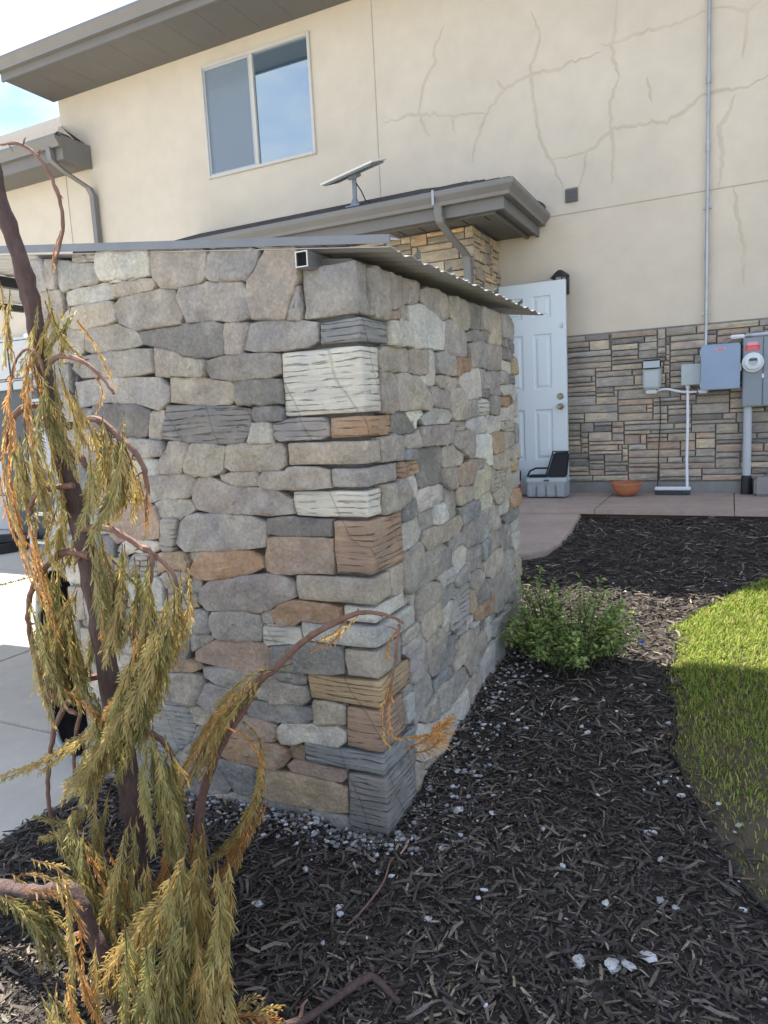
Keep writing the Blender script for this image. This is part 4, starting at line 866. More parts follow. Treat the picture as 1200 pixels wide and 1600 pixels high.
v 3.222 -1.004 22,19,18,16,18,18,16,16,16,16,18,21,22,19,18,18,18,19,22,21,18,16,15,15,16,18,19,19,21,22
p 3.722 0.341 9,9,10,10,13,18,28,30,33,22,13,10,9,7,10,10,10,12,12,15,19,30,28,28,28,18,13,10,10,9
w 2.243 -1.42 33,33,36,24,19,16,15,15,15,15,21,27,24,22,21,19,21,28,22,18,15,15,13,13,15,12,13,18,25,34
g 2.906 -1.341 30,30,33,28,22,19,18,16,16,15,16,18,22,31,28,28,28,31,30,24,21,15,15,15,15,16,19,24,27,30
w 2.612 -0.909 39,33,10,7,6,6,4,4,4,4,6,6,7,10,21,40,24,12,9,7,6,6,6,6,6,6,7,9,12,24
t 2.808 -1.14 25,22,19,18,16,16,15,16,19,24,22,19,21,19,24,24,24,25,24,19,16,15,15,15,15,16,19,24,28,27
d 2.231 -1.239 9,9,9,10,13,16,27,34,34,22,15,10,9,7,7,7,7,7,9,10,15,22,42,36,18,13,13,10,9,9
g 3.723 -1.222 7,9,9,10,12,15,25,42,42,25,16,12,10,9,9,9,9,9,10,12,16,25,42,42,25,15,12,10,9,9
l 2.849 -1.346 24,24,27,25,21,15,16,16,19,19,25,25,25,24,22,22,22,24,27,25,21,19,19,16,16,18,21,27,30,24
g 3.012 -1.329 31,33,31,27,21,18,16,16,19,19,22,21,25,31,30,30,30,33,30,24,21,16,15,15,16,18,19,24,28,36
g 2.311 -1.417 37,31,19,13,10,9,9,9,9,9,9,10,13,19,31,30,31,27,13,10,9,9,7,7,9,9,10,13,18,22
h 3.718 -0.432 13,13,13,15,19,25,24,21,21,18,18,18,18,16,19,18,19,16,18,18,18,18,21,21,24,25,19,15,13,13
t 2.745 -0.949 61,22,12,9,7,6,6,6,6,6,6,7,9,12,22,63,22,12,9,7,6,6,6,6,6,6,7,9,12,22
d 3.053 -0.995 18,18,19,21,25,31,28,27,27,25,28,25,21,19,18,16,18,19,21,25,33,30,28,25,27,28,25,21,19,18
t 3.697 -1.118 7,7,7,9,10,13,21,55,55,19,12,9,7,7,6,6,6,7,7,9,12,19,51,51,21,13,10,9,7,7
w 3.723 0.41 7,7,7,9,10,13,22,30,30,27,24,9,3,3,3,3,3,3,3,4,6,9,34,34,22,13,10,9,7,7
t 3.415 -1.08 10,10,10,12,15,19,24,22,22,24,18,13,12,10,10,9,10,10,12,13,18,19,27,24,21,19,15,12,10,10
v 2.523 -1.384 13,13,15,16,21,19,18,18,18,18,19,21,18,16,15,15,15,16,18,21,19,18,16,16,18,19,21,21,15,13
h 2.495 -1.386 9,9,9,10,12,16,18,18,18,18,19,12,10,9,9,9,9,9,10,12,16,18,18,18,18,19,12,10,9,9"""
QUOIN = """d -1.167 -1.426 -1.207 0.218
l -1.336 -1.199 -1.125 0.238
R -1.156 -1.117 -0.972 0.154
O -1.301 -0.964 -0.87 0.222
w -1.146 -0.862 -0.765 0.15
h -1.309 -0.757 -0.684 0.268
q -1.149 -0.676 -0.619 0.212
t -1.316 -0.611 -0.521 0.091
R -1.161 -0.513 -0.335 0.212
Q -1.305 -0.327 -0.238 0.072
g -1.156 -0.23 -0.165 0.194
t -1.318 -0.157 -0.079 0.067
B -1.153 -0.071 -0.004 0.169
Q -1.317 0.004 0.213 0.095
l -1.169 0.221 0.295 0.171
g -1.221 0.303 0.464 0.05"""
CRACKS = """-2.54,3.66 -2.64,3.48 -2.66,3.34 -2.78,3.20 -2.84,2.94
-3.23,2.93 -3.08,2.92 -2.94,2.94 -2.68,2.89 -2.49,2.82 -2.29,2.82 -2.14,2.78
-2.84,2.94 -2.78,2.78 -2.73,2.69
-2.49,2.82 -2.47,2.68
-1.70,3.56 -1.62,3.36 -1.64,3.24 -1.71,3.10 -1.70,2.89 -1.66,2.61 -1.63,2.42 -1.54,2.25 -1.43,1.98
-2.31,2.36 -2.27,2.52 -2.17,2.72 -2.14,2.79 -1.96,2.96 -1.70,3.02 -1.38,3.02 -1.08,3.06
-1.96,2.96 -2.03,3.05
-1.08,3.11 -0.96,3.12 -0.65,3.13 -0.40,3.13 -0.23,3.16
-0.94,3.44 -0.97,3.23 -0.99,3.09 -0.97,2.95 -0.93,2.81
-0.93,2.81 -1.01,2.64 -1.00,2.41 -0.98,2.20 -1.00,1.94
-1.52,2.24 -1.33,2.24 -1.17,2.27 -1.04,2.37 -0.98,2.40 -0.73,2.39 -0.53,2.37 -0.26,2.51 -0.10,2.52 0.08,2.50 0.23,2.56
-1.21,2.27 -1.25,2.07 -1.29,1.96
-0.70,2.77 -0.66,2.55
-0.19,3.17 -0.06,3.14 0.07,3.08 0.06,2.90 0.04,2.73
0.07,3.08 0.17,3.13
-0.01,2.48 -0.05,2.34 -0.13,2.24 -0.10,2.03 -0.12,1.75
-0.01,1.73 0.03,1.45 0.07,1.27 0.08,0.93"""
LIMBS = """T -1793,1360,803,169 -1771,1365,622,188 -1729,1370,469,215 -1709,1376,333,225 -1702,1381,197,236 -1694,1386,57,248 -1666,1392,-121,259 -1651,1397,-230,270 -1629,1402,-377,290 -1619,1408,-527,302 -1615,1413,-721,316 -1600,1418,-897,338 -1587,1424,-1079,332 -1595,1429,-1269,328 -1600,1434,-1390,351 -1610,1440,-1483,375
S -1964,1160,-1293,233 -1836,1152,-1268,207 -1663,1145,-1233,181 -1534,1137,-1175,174 -1482,1130,-1199,172 -1448,1122,-1256,187 -1394,1115,-1322,225 -1346,1107,-1425,239 -1321,1100,-1534,270
B -747,1600,-536,32 -801,1593,-515,49 -873,1587,-515,67 -949,1581,-550,85 -1051,1575,-611,96 -1138,1569,-692,107 -1192,1563,-734,108 -1239,1556,-805,119 -1300,1550,-889,121 -1380,1544,-1020,133 -1435,1538,-1172,145 -1445,1532,-1329,176 -1515,1526,-1484,200 -1653,1520,-1677,228
B -1585,1240,685,30 -1523,1243,674,37 -1468,1246,636,44 -1438,1250,581,44 -1419,1253,522,45 -1431,1256,452,37 -1469,1260,399,23
B -1592,1320,177,74 -1548,1314,188,65 -1465,1310,167,56 -1400,1305,123,47 -1361,1300,81,31
B -1632,1360,6,112 -1566,1356,14,102 -1490,1353,23,91 -1403,1350,-29,81 -1342,1346,-87,72 -1325,1343,-152,56 -1338,1340,-242,32
B -1634,1380,-58,87 -1582,1370,-71,86 -1556,1360,-101,60
B -1655,1390,-280,108 -1567,1384,-271,96 -1490,1378,-277,86 -1397,1372,-316,84 -1359,1365,-331,75 -1361,1360,-407,41
B -1448,1390,-304,68 -1329,1377,-354,58 -1280,1365,-403,49 -1268,1352,-484,32 -1292,1340,-567,24
B -1650,1420,-556,102 -1577,1413,-544,100 -1512,1406,-565,80 -1439,1400,-602,52
B -1622,1360,68,77 -1704,1356,70,78 -1764,1351,66,88 -1819,1348,28,80 -1842,1344,-24,81 -1869,1340,-77,63
B -1608,1360,-150,87 -1678,1354,-156,88 -1725,1350,-166,80 -1763,1345,-196,71 -1773,1340,-234,54
B -1599,1380,-349,115 -1668,1375,-340,108 -1731,1371,-360,91 -1787,1366,-409,83 -1831,1362,-458,84 -1856,1357,-542,75 -1847,1353,-647,66 -1813,1348,-741,66 -1744,1344,-793,65 -1675,1340,-808,55
B -1618,1440,-723,112 -1676,1432,-727,114 -1739,1425,-754,96 -1811,1418,-828,87 -1873,1411,-917,79 -1905,1404,-1025,70 -1920,1397,-1131,70 -1908,1390,-1233,50
B -1757,1420,-846,67 -1784,1413,-925,68 -1794,1406,-1006,58 -1795,1400,-1097,49
B -1659,1499,-944,98 -1573,1485,-907,96 -1497,1470,-914,84 -1443,1455,-947,64 -1416,1440,-994,36
B -1407,1460,-1263,65 -1406,1450,-1156,55 -1423,1440,-1035,46
B -1524,1200,-1345,103 -1593,1182,-1371,96 -1669,1164,-1430,79 -1704,1146,-1496,71 -1757,1128,-1599,62 -1785,1110,-1664,54
B -763,1600,-541,49 -765,1592,-579,41 -769,1584,-611,41 -778,1576,-678,33 -796,1568,-747,33 -801,1560,-797,24
B -1110,1260,-1159,15 -1096,1255,-1195,23 -1122,1250,-1252,24 -1119,1245,-1300,24 -1172,1240,-1421,24
B -2031,1360,-1896,53 -1993,1353,-1795,52 -1927,1346,-1721,51 -1885,1340,-1601,40
B -1624,1320,130,42 -1624,1312,187,41 -1651,1305,214,41 -1695,1297,192,33 -1722,1290,127,25"""
FRONDS = """o 47 -1693,1295,192 -1728,1289,94 -1720,1283,-41
o 32 -1681,1315,192 -1676,1311,125 -1695,1307,58
y 57 -1622,1353,172 -1596,1331,87 -1552,1308,-30
y 46 -1485,1261,112 -1469,1266,32 -1476,1270,-46
o 41 -1737,1298,44 -1761,1290,-75 -1749,1282,-214 -1686,1273,-352 -1652,1265,-436
o 30 -1876,1409,-26 -1866,1403,-196 -1824,1397,-347 -1792,1392,-459
g 76 -1835,1385,-8 -1817,1377,-118 -1812,1368,-228
y 66 -1777,1355,26 -1724,1336,-115 -1679,1316,-218
o 43 -1808,1355,-226 -1794,1360,-338 -1770,1365,-470
o 32 -1769,1338,-278 -1746,1339,-443 -1716,1340,-572
y 49 -1674,1360,56 -1660,1345,-46 -1647,1330,-150 -1615,1315,-217
g 83 -1516,1373,-1 -1512,1369,-86 -1561,1365,-206
g 95 -1390,1305,-35 -1367,1281,-129 -1396,1257,-205
y 74 -1436,1389,-55 -1430,1381,-156 -1477,1372,-224
g 83 -1473,1367,5 -1447,1373,-87 -1444,1379,-190
o 26 -1377,1367,-121 -1371,1374,-189 -1382,1381,-266
o 22 -1309,1319,-125 -1306,1322,-198 -1328,1325,-277
y 58 -1437,1326,29 -1446,1334,-51 -1503,1342,-151
g 71 -1593,1391,-300 -1547,1370,-402 -1508,1348,-538
g 62 -1477,1280,-276 -1451,1262,-389 -1412,1245,-482
g 102 -1488,1404,-317 -1507,1395,-442 -1529,1385,-588
g 99 -1351,1353,-354 -1361,1339,-453 -1373,1325,-571
y 73 -1278,1336,-371 -1247,1328,-459 -1287,1320,-561 -1349,1313,-651
y 64 -1239,1312,-404 -1251,1308,-503 -1302,1303,-607
g 82 -1398,1347,-337 -1407,1354,-443 -1443,1360,-571
y 83 -1651,1362,-171 -1691,1369,-281 -1742,1377,-377
g 67 -1654,1388,-156 -1676,1398,-304 -1743,1407,-402
y 39 -1680,1360,-207 -1710,1341,-295 -1679,1322,-362
g 118 -1746,1389,-398 -1759,1394,-516 -1721,1400,-650 -1706,1406,-769
g 102 -1826,1395,-501 -1797,1390,-615 -1769,1385,-729
g 93 -1822,1367,-532 -1792,1349,-640 -1732,1331,-762
y 84 -1709,1384,-528 -1685,1379,-659 -1681,1374,-753
g 63 -1737,1302,-507 -1689,1279,-625 -1624,1257,-700
g 101 -1714,1388,-453 -1731,1397,-572 -1708,1407,-690
g 155 -1228,1273,-490 -1310,1275,-632 -1431,1277,-771 -1602,1279,-948
g 145 -1311,1321,-546 -1408,1308,-709 -1510,1295,-864 -1586,1282,-984
o 47 -1333,1304,-509 -1422,1305,-657 -1538,1307,-800
g 118 -1335,1390,-571 -1403,1367,-750 -1522,1344,-927
g 115 -1322,1352,-488 -1388,1328,-661 -1462,1305,-788
y 83 -1470,1367,-723 -1550,1354,-880 -1713,1340,-1040
y 40 -1467,1392,-695 -1674,1398,-880 -1957,1404,-1034 -2166,1410,-1125
y 29 -1546,1335,-814 -1784,1345,-944 -1954,1355,-1042
g 57 -1597,1306,-734 -1534,1284,-790 -1507,1261,-848
g 49 -1677,1349,-666 -1598,1326,-742 -1559,1302,-820
g 86 -1357,1289,-800 -1373,1278,-922 -1361,1268,-1076
g 99 -1345,1351,-863 -1316,1332,-957 -1329,1312,-1114
g 93 -1302,1266,-798 -1303,1271,-940 -1318,1277,-1108
y 83 -1332,1367,-1016 -1371,1375,-1182 -1421,1384,-1339
y 45 -1132,1554,-692 -1208,1548,-710 -1312,1542,-801 -1426,1536,-953 -1524,1530,-1123
y 39 -1156,1489,-693 -1291,1484,-820 -1396,1479,-971 -1499,1475,-1134
y 51 -1186,1516,-729 -1301,1512,-853 -1386,1508,-1023
y 45 -1157,1503,-883 -1174,1501,-1018 -1266,1499,-1173 -1395,1497,-1304
o 61 -1189,1501,-1059 -1265,1493,-1209 -1370,1486,-1374
o 36 -1198,1484,-821 -1154,1484,-855 -1143,1484,-928 -1170,1485,-1027
y 124 -1093,1115,-954 -1135,1106,-1069 -1242,1096,-1208 -1335,1086,-1351
g 134 -1055,1086,-1003 -1084,1082,-1133 -1114,1077,-1268 -1134,1073,-1386
y 108 -991,1102,-951 -980,1085,-1059 -1006,1069,-1177 -1026,1053,-1328
y 128 -1085,1162,-1029 -1117,1157,-1183 -1134,1152,-1371
g 114 -1095,1023,-1062 -1146,1019,-1199 -1223,1016,-1369
y 108 -1017,1094,-1091 -1002,1071,-1209 -1015,1049,-1336
g 115 -1032,1034,-1052 -1096,1025,-1203 -1145,1016,-1356
y 98 -1264,1341,-1098 -1258,1329,-1237 -1296,1316,-1372
o 38 -1356,1426,-1131 -1375,1426,-1235 -1398,1427,-1382
g 108 -1632,1263,-1098 -1592,1240,-1171 -1530,1217,-1254
g 121 -1642,1241,-1165 -1571,1250,-1288 -1539,1258,-1422
y 91 -1582,1237,-1129 -1504,1228,-1236 -1475,1219,-1354
o 39 -1499,1228,-1122 -1465,1215,-1235 -1456,1201,-1353
g 82 -1781,1114,-1253 -1661,1100,-1266 -1586,1086,-1362
g 71 -1765,1155,-1296 -1634,1151,-1313 -1579,1147,-1388
y 51 -1556,1045,-1083 -1431,1037,-1070 -1389,1029,-1136 -1403,1021,-1355
y 57 -1910,1175,-1340 -1791,1151,-1320 -1659,1127,-1341
y 73 -1451,985,-1307 -1414,986,-1346 -1359,986,-1394
g 86 -1386,986,-1302 -1348,969,-1324 -1292,952,-1354
y 62 -1275,1000,-1146 -1271,983,-1244 -1246,967,-1334
y 76 -1242,1028,-1271 -1219,1018,-1320 -1196,1008,-1368
o 21 -2014,1264,-1387 -1894,1250,-1314 -1784,1236,-1266 -1687,1221,-1271
y 54 -1801,1308,-1162 -1751,1294,-1204 -1702,1281,-1244
y 43 -1692,1385,-1100 -1806,1375,-1202 -1949,1365,-1272
g 40 -1643,1388,-1010 -1766,1369,-1168 -1928,1350,-1183
g 86 -1327,1170,-1131 -1330,1168,-1254 -1368,1166,-1391
y 105 -1341,1232,-1104 -1339,1223,-1242 -1393,1214,-1381
g 75 -1413,1233,-1050 -1419,1212,-1166 -1437,1192,-1285
g 81 -1633,1339,-1043 -1645,1321,-1175 -1604,1302,-1293
o 27 -939,1651,-551 -996,1655,-603 -1064,1659,-639
o 22 -857,1557,-512 -898,1542,-551 -949,1527,-577
o 23 -784,1651,-565 -818,1648,-611 -825,1646,-656
o 19 -817,1650,-711 -847,1642,-803 -841,1633,-872 -819,1625,-898
o 18 -767,1549,-684 -776,1539,-785 -751,1529,-814 -676,1519,-794
o 59 -771,1649,-873 -707,1633,-847 -638,1618,-791
o 36 -1081,1131,-1402 -974,1121,-1337 -893,1111,-1295
g 64 -1629,1322,122 -1618,1312,38 -1582,1301,-45
y 68 -1589,1398,322 -1601,1378,255 -1601,1359,188
o 24 -1416,1260,259 -1371,1268,195 -1334,1276,102
o 20 -1516,1391,132 -1508,1401,98 -1545,1411,49
y 48 -1619,1325,334 -1671,1333,242 -1746,1341,164
y 44 -1856,1399,422 -1826,1381,312 -1796,1364,203
o 16 -1564,1371,510 -1609,1376,453 -1615,1380,422
y 39 -1637,1359,340 -1595,1352,253 -1504,1345,179"""

# ================================================================== THE SETTING
g = MB(); g.add([(-150, -150, -1.62), (150, -150, -1.62), (150, 150, -1.62), (-150, 150, -1.62)], [(0, 1, 2, 3)])
tag(g.build('ground', M['ground']), kind='structure')

def sheet(name, m, xs, ys, zf, kind='structure', mask=None):
    xs = np.asarray(xs); ys = np.asarray(ys)
    Xg, Yg = np.meshgrid(xs, ys)
    Zg = zf(Xg, Yg)
    V = np.stack([Xg.ravel(), Yg.ravel(), Zg.ravel()], 1)
    nx = len(xs); f = []
    for j in range(len(ys) - 1):
        for i in range(nx - 1):
            if mask is not None and not mask((xs[i] + xs[i + 1]) / 2, (ys[j] + ys[j + 1]) / 2): continue
            f.append((j * nx + i, j * nx + i + 1, (j + 1) * nx + i + 1, (j + 1) * nx + i))
    o = npmesh(name, V, np.array(f), m, smooth=True)
    return tag(o, kind=kind)

def mulch_h(x, y):
    b = gz_np(x, y)
    return b + .012 * np.sin(x * 7.3 + y * 3.1) * np.sin(y * 6.1 - x * 2.2) + .008 * np.sin(x * 19 + 2) * np.sin(y * 17)
sheet('mulch_bed', M['mulchbed'], np.linspace(-2.31, 6.0, 120), np.linspace(-2.5, 5.9, 120), mulch_h)
# lawn: rises 2 cm over the bed inside its curved edge
lawn_y = np.linspace(-1.5, 5.5, 90)
V = []; F = []
for j, y in enumerate(lawn_y):
    x0 = float(lawn_x(y))
    for i in range(8):
        x = x0 + (6.5 - x0) * (i / 7) ** 1.8
        V.append((x, y, gz(x, y) + (.012 if i == 0 else .03)))
for j in range(len(lawn_y) - 1):
    for i in range(7):
        F.append((j * 8 + i, j * 8 + i + 1, (j + 1) * 8 + i + 1, (j + 1) * 8 + i))
tag(npmesh('lawn', np.array(V), np.array(F), M['soil'], smooth=True), kind='structure')
b = MB(); pts = [(float(lawn_x(y)) - .012, y, gz(0, y) + .016) for y in np.linspace(1.2, 5.0, 70)]
b.tube(pts, .0065, 6)
tag(b.build('lawn_edging', M['edging'], loc=(-.2, 3, -1.3), smooth=True), 'thin black plastic edging strip along the curved lawn edge', 'lawn edging')

# driveway slabs
dv = MB(); dv.box(-16, -2.335, -6, 9.5, -1.60, -1.475)
drive = tag(dv.build('driveway', M['found'], loc=(-6, 2, -1.475)), kind='structure')
xs_ = [-16, -11.2, -8.75, -6.3, -4.2, -2.33]
ys_ = [-6, -.6, 2.2, 4.9, 7.2]
for i in range(5):
    for j in range(4):
        s_ = MB(); s_.box(xs_[i] + .007, xs_[i + 1] - .007, ys_[j] + .006, ys_[j + 1] - .006, -1.474, -1.45 + random.uniform(-.002, .002))
        s_.build('concrete_slab', M['concrete'], drive, bevel=.006)
# moss and weeds in one joint
gx = []; k_ = 900
px = -6.3 + RNG.normal(0, .02, k_); py = RNG.uniform(2.3, 4.9, k_); h = RNG.uniform(.01, .035, k_); a = RNG.uniform(0, 6.28, k_)
dx, dy = np.cos(a) * .006, np.sin(a) * .006
V = np.stack([np.c_[px - dx, py - dy, np.full(k_, -1.455)], np.c_[px + dx, py + dy, np.full(k_, -1.455)], np.c_[px + RNG.normal(0, .012, k_), py + RNG.normal(0, .012, k_), -1.45 + h]], 1).reshape(-1, 3)
cl = np.repeat(np.array([.09, .10, .03]) * RNG.uniform(.7, 1.4, (k_, 1)), 3, 0)
tag(npmesh('joint_moss', V, np.arange(3 * k_).reshape(-1, 3), M['grass'], colors=cl), 'low moss and weeds growing in a driveway joint', 'moss', kind='stuff')

# house-side pad, step and walkway
p = MB(); p.box(-2.6, 6, 5.90, 6.985, -1.2, -.862)
pad = tag(p.build('patio', M['riser'], loc=(-.5, 6, -1)), kind='structure')
for i, (xa, xb) in enumerate([(-2.6, -2.012), (-2.008, -.99), (-.986, .028), (.032, 1.05), (1.054, 6)]):
    q = MB(); q.box(xa, xb, 5.868, 6.984, -.90 + (.0), -.86)
    q.build('patio_slab', M['pad'], pad, bevel=.002)
def zs(x, y): return gz(0, y) + .035
wk = MB()
poly = [(-3.4, 5.895), (-1.10, 5.895), (-1.085, 5.4), (-1.10, 5.08), (-1.16, 4.92), (-1.27, 4.84), (-1.4, 4.80), (-3.4, 4.72)]
n_ = len(poly)
wk.add([(x, y, zs(x, y)) for x, y in poly] + [(x, y, zs(x, y) - .12) for x, y in poly],
       [tuple(range(n_)), tuple(reversed(range(n_, 2 * n_)))] + [(i, i + n_, (i + 1) % n_ + n_, (i + 1) % n_) for i in range(n_)])
tag(wk.build('walkway', M['pad'], loc=(-1.6, 5.3, -1), bevel=.008), kind='structure')

# ================================================================== HOUSE
house = thing('house', (-2.5, 7.0, -.86), 'two storey beige stucco house with cracked wall and stone wainscot', 'house')
Y = 7.0
WX0, WX1, WZ0, WZ1 = -5.475, -4.043, 2.795, 3.985          # window opening
wl = MB()
wl.box(-7.78, WX0, Y, Y + .25, -1.2, 4.25)
wl.box(WX1, 7, Y, Y + .25, -1.2, 4.25)
wl.box(WX0, WX1, Y, Y + .25, -1.2, WZ0)
wl.box(WX0, WX1, Y, Y + .25, WZ1, 4.25)
wall = wl.build('wall', M['stucco'], house)
rest = MB(); rest.box(-7.78, 7, Y + .26, 15, -1.2, 4.25)
rest.build('wall', M['stucco'], house)
# stucco cracks, filled and slightly darker
for ln in CRACKS.split('\n'):
    pts = [tuple(map(float, q.split(','))) for q in ln.split()]
    fine = []
    for (a, b_), (c_, d_) in zip(pts, pts[1:]):
        L_ = math.hypot(c_ - a, d_ - b_); n_ = max(2, int(L_ / .035))
        for k in range(n_):
            t_ = k / n_
            fine.append((a + (c_ - a) * t_ + random.gauss(0, .006), b_ + (d_ - b_) * t_ + random.gauss(0, .008)))
    fine.append(pts[-1])
    cm = MB(); vs = []; fs = []
    for i, (a, b_) in enumerate(fine):
        p0 = fine[max(i - 1, 0)]; p1 = fine[min(i + 1, len(fine) - 1)]
        t_ = Vector((p1[0] - p0[0], p1[1] - p0[1])).normalized()
        e_ = min(i, len(fine) - 1 - i) / max(1, len(fine) * .2)
        ww = (.003 + .0075 * min(1, e_)) * random.uniform(.5, 1.3)
        vs += [(a - t_.y * ww, Y - .0015, b_ + t_.x * ww), (a, Y - .003, b_), (a + t_.y * ww, Y - .0015, b_ - t_.x * ww)]
        if i: fs += [(3 * i - 3, 3 * i - 2, 3 * i + 1, 3 * i), (3 * i - 2, 3 * i - 1, 3 * i + 2, 3 * i + 1)]
    cm.add(vs, fs); ck = cm.build('wall_crack', M['crack'], house)
    vs = []
    for i, (a, b_) in enumerate(fine):
        p0 = fine[max(i - 2, 0)]; p1 = fine[min(i + 2, len(fine) - 1)]
        t_ = Vector((p1[0] - p0[0], p1[1] - p0[1])).normalized()
        e_ = min(i, len(fine) - 1 - i) / max(1, len(fine) * .2)
        ww = (.004 + .016 * min(1, e_)) * (1 + .5 * noise.noise(Vector((a * 6, b_ * 6, 2))))
        vs += [(a - t_.y * ww, Y - .0006, b_ + t_.x * ww), (a, Y - .0010, b_), (a + t_.y * ww, Y - .0006, b_ - t_.x * ww)]
    hm = MB(); hm.add(vs, fs); hm.build('stain', M['stain'], ck)
jm = MB(); jm.box(-1.62, 7, Y - .003, Y - .0005, 1.738, 1.747); jm.build('stucco_joint', M['joint'], house)
jm = MB(); jm.box(-3.305, -3.297, Y - .003, Y - .0005, 1.9, 4.15); jm.build('stucco_joint', M['joint'], house)

# window
fr = MB()
t_ = .022
fr.box(WX0 - .012, WX0 + t_, Y - .022, Y + .05, WZ0 - .012, WZ1 + .012)
fr.box(WX1 - t_, WX1 + .012, Y - .022, Y + .05, WZ0 - .012, WZ1 + .012)
fr.box(WX0 + t_, WX1 - t_, Y - .022, Y + .05, WZ0 - .012, WZ0 + t_)
fr.box(WX0 + t_, WX1 - t_, Y - .022, Y + .05, WZ1 - t_, WZ1 + .012)
win = fr.build('window', M['frame'], house, bevel=.004)
mid = -4.79
mu = MB(); mu.box(mid - .02, mid + .02, Y - .015, Y + .045, WZ0 + t_, WZ1 - t_); mu.build('mullion', M['frame'], win, bevel=.003)
pn = MB(); pn.box(mid + .02, WX1 - t_, Y + .012, Y + .018, WZ0 + t_, WZ1 - t_); pn.build('pane', M['glass'], win)
pn = MB(); pn.box(WX0 + t_, mid - .02, Y + .028, Y + .034, WZ0 + t_, WZ1 - t_); pn.build('pane', M['glass'], win)
def screen_mat():
    m_ = bpy.data.materials.new('insect_mesh'); m_.use_nodes = True
    N = m_.node_tree.nodes; L = m_.node_tree.links
    b_ = N['Principled BSDF']; b_.inputs['Base Color'].default_value = (.27, .33, .39, 1); b_.inputs['Roughness'].default_value = .8
    tr = N.new('ShaderNodeBsdfTransparent'); mx_ = N.new('ShaderNodeMixShader'); mx_.inputs[0].default_value = .52
    L.new(b_.outputs[0], mx_.inputs[1]); L.new(tr.outputs[0], mx_.inputs[2])
    L.new(mx_.outputs[0], N['Material Output'].inputs['Surface'])
    return m_
sc = MB(); sc.box(WX0 + t_ + .018, mid - .03, Y + .004, Y + .006, WZ0 + t_ + .018, WZ1 - t_ - .018)
sc.build('insect_screen', screen_mat(), win)
sf = MB()
for a in ((WX0 + t_, WX0 + t_ + .018, WZ0 + t_, WZ1 - t_), (mid - .044, mid - .027, WZ0 + t_, WZ1 - t_)):
    sf.box(a[0], a[1], Y - .004, Y + .012, a[2], a[3])
sf.box(WX0 + t_ + .018, mid - .044, Y - .004, Y + .012, WZ0 + t_, WZ0 + t_ + .018)
sf.box(WX0 + t_ + .018, mid - .044, Y - .004, Y + .012, WZ1 - t_ - .018, WZ1 - t_)
sf.build('screen_frame', M['pvc'], win)

# main eave: soffit panels, fascia, gutter, roof
EY = 6.27
ev = MB(); ev.box(-7.86, 7, EY + .03, Y - .001, 4.155, 4.17)
soff = ev.build('soffit', M['soffit'], house)
x = -7.8
gm = MB()
while x < 3:
    gm.box(x, x + .003, EY + .04, Y - .01, 4.1535, 4.156); x += .40
gm.build('soffit_groove', M['eave'], soff)
ev = MB(); ev.box(-7.87, 7, EY, EY + .03, 4.135, 4.33); ev.build('fascia', M['eave'], house, bevel=.004)
def gutter_profile(y_out, y_in, z0, z1):
    # K-style profile seen from its end: (y, z)
    d = y_in - y_out
    return [(y_in, z0), (y_in - d * .55, z0), (y_in - d * .62, z0 + (z1 - z0) * .25), (y_out + d * .04, z0 + (z1 - z0) * .62), (y_out, z0 + (z1 - z0) * .72), (y_out, z1), (y_out + d * .08, z1), (y_out + d * .08, z1 - .012), (y_in, z1 - .012)]
gt = MB(); gt.prism(gutter_profile(EY - .11, EY - .001, 4.22, 4.34), -7.88, 7, 'x')
gt.build('gutter', M['gutter'], house)
rf = MB(); rf.add([(-7.95, EY - .06, 4.345), (7, EY - .06, 4.345), (7, 11, 6.2), (-7.95, 11, 6.2), (-7.95, EY - .06, 4.335), (7, EY - .06, 4.335), (7, 11, 6.18), (-7.95, 11, 6.18)],
                  [(0, 1, 2, 3), (7, 6, 5, 4), (0, 4, 5, 1), (0, 3, 7, 4), (1, 5, 6, 2), (2, 6, 7, 3)])
rf.build('roof', M['shingle'], house)

# vents
vt = MB(); vt.box(-1.412, -1.296, Y - .018, Y, 1.838, 1.962); vf = vt.build('wall_vent', M['eave'], house, bevel=.005)
lv = MB()
for k in range(6):
    z = 1.848 + k * .018
    lv.add([(-1.402, Y - .028, z), (-1.306, Y - .028, z), (-1.306, Y - .019, z + .014), (-1.402, Y - .019, z + .014)], [(0, 1, 2, 3)])
lv.build('louver', M['soffit'], vf)
vp = MB(); vp.lathe([(.001, -.13), (.045, -.13), (.052, -.12), (.056, -.118), (.056, 0)], (-1.655, Y, 1.825), 20, Matrix.Rotation(R(-90), 4, 'X'))
vp2 = MB()
vp2.tube([(-1.655, Y, 1.825), (-1.655, Y - .12, 1.815)], [.062, .06], 20)
vp2.build('vent_pipe', M['blackp'], house, smooth=True)

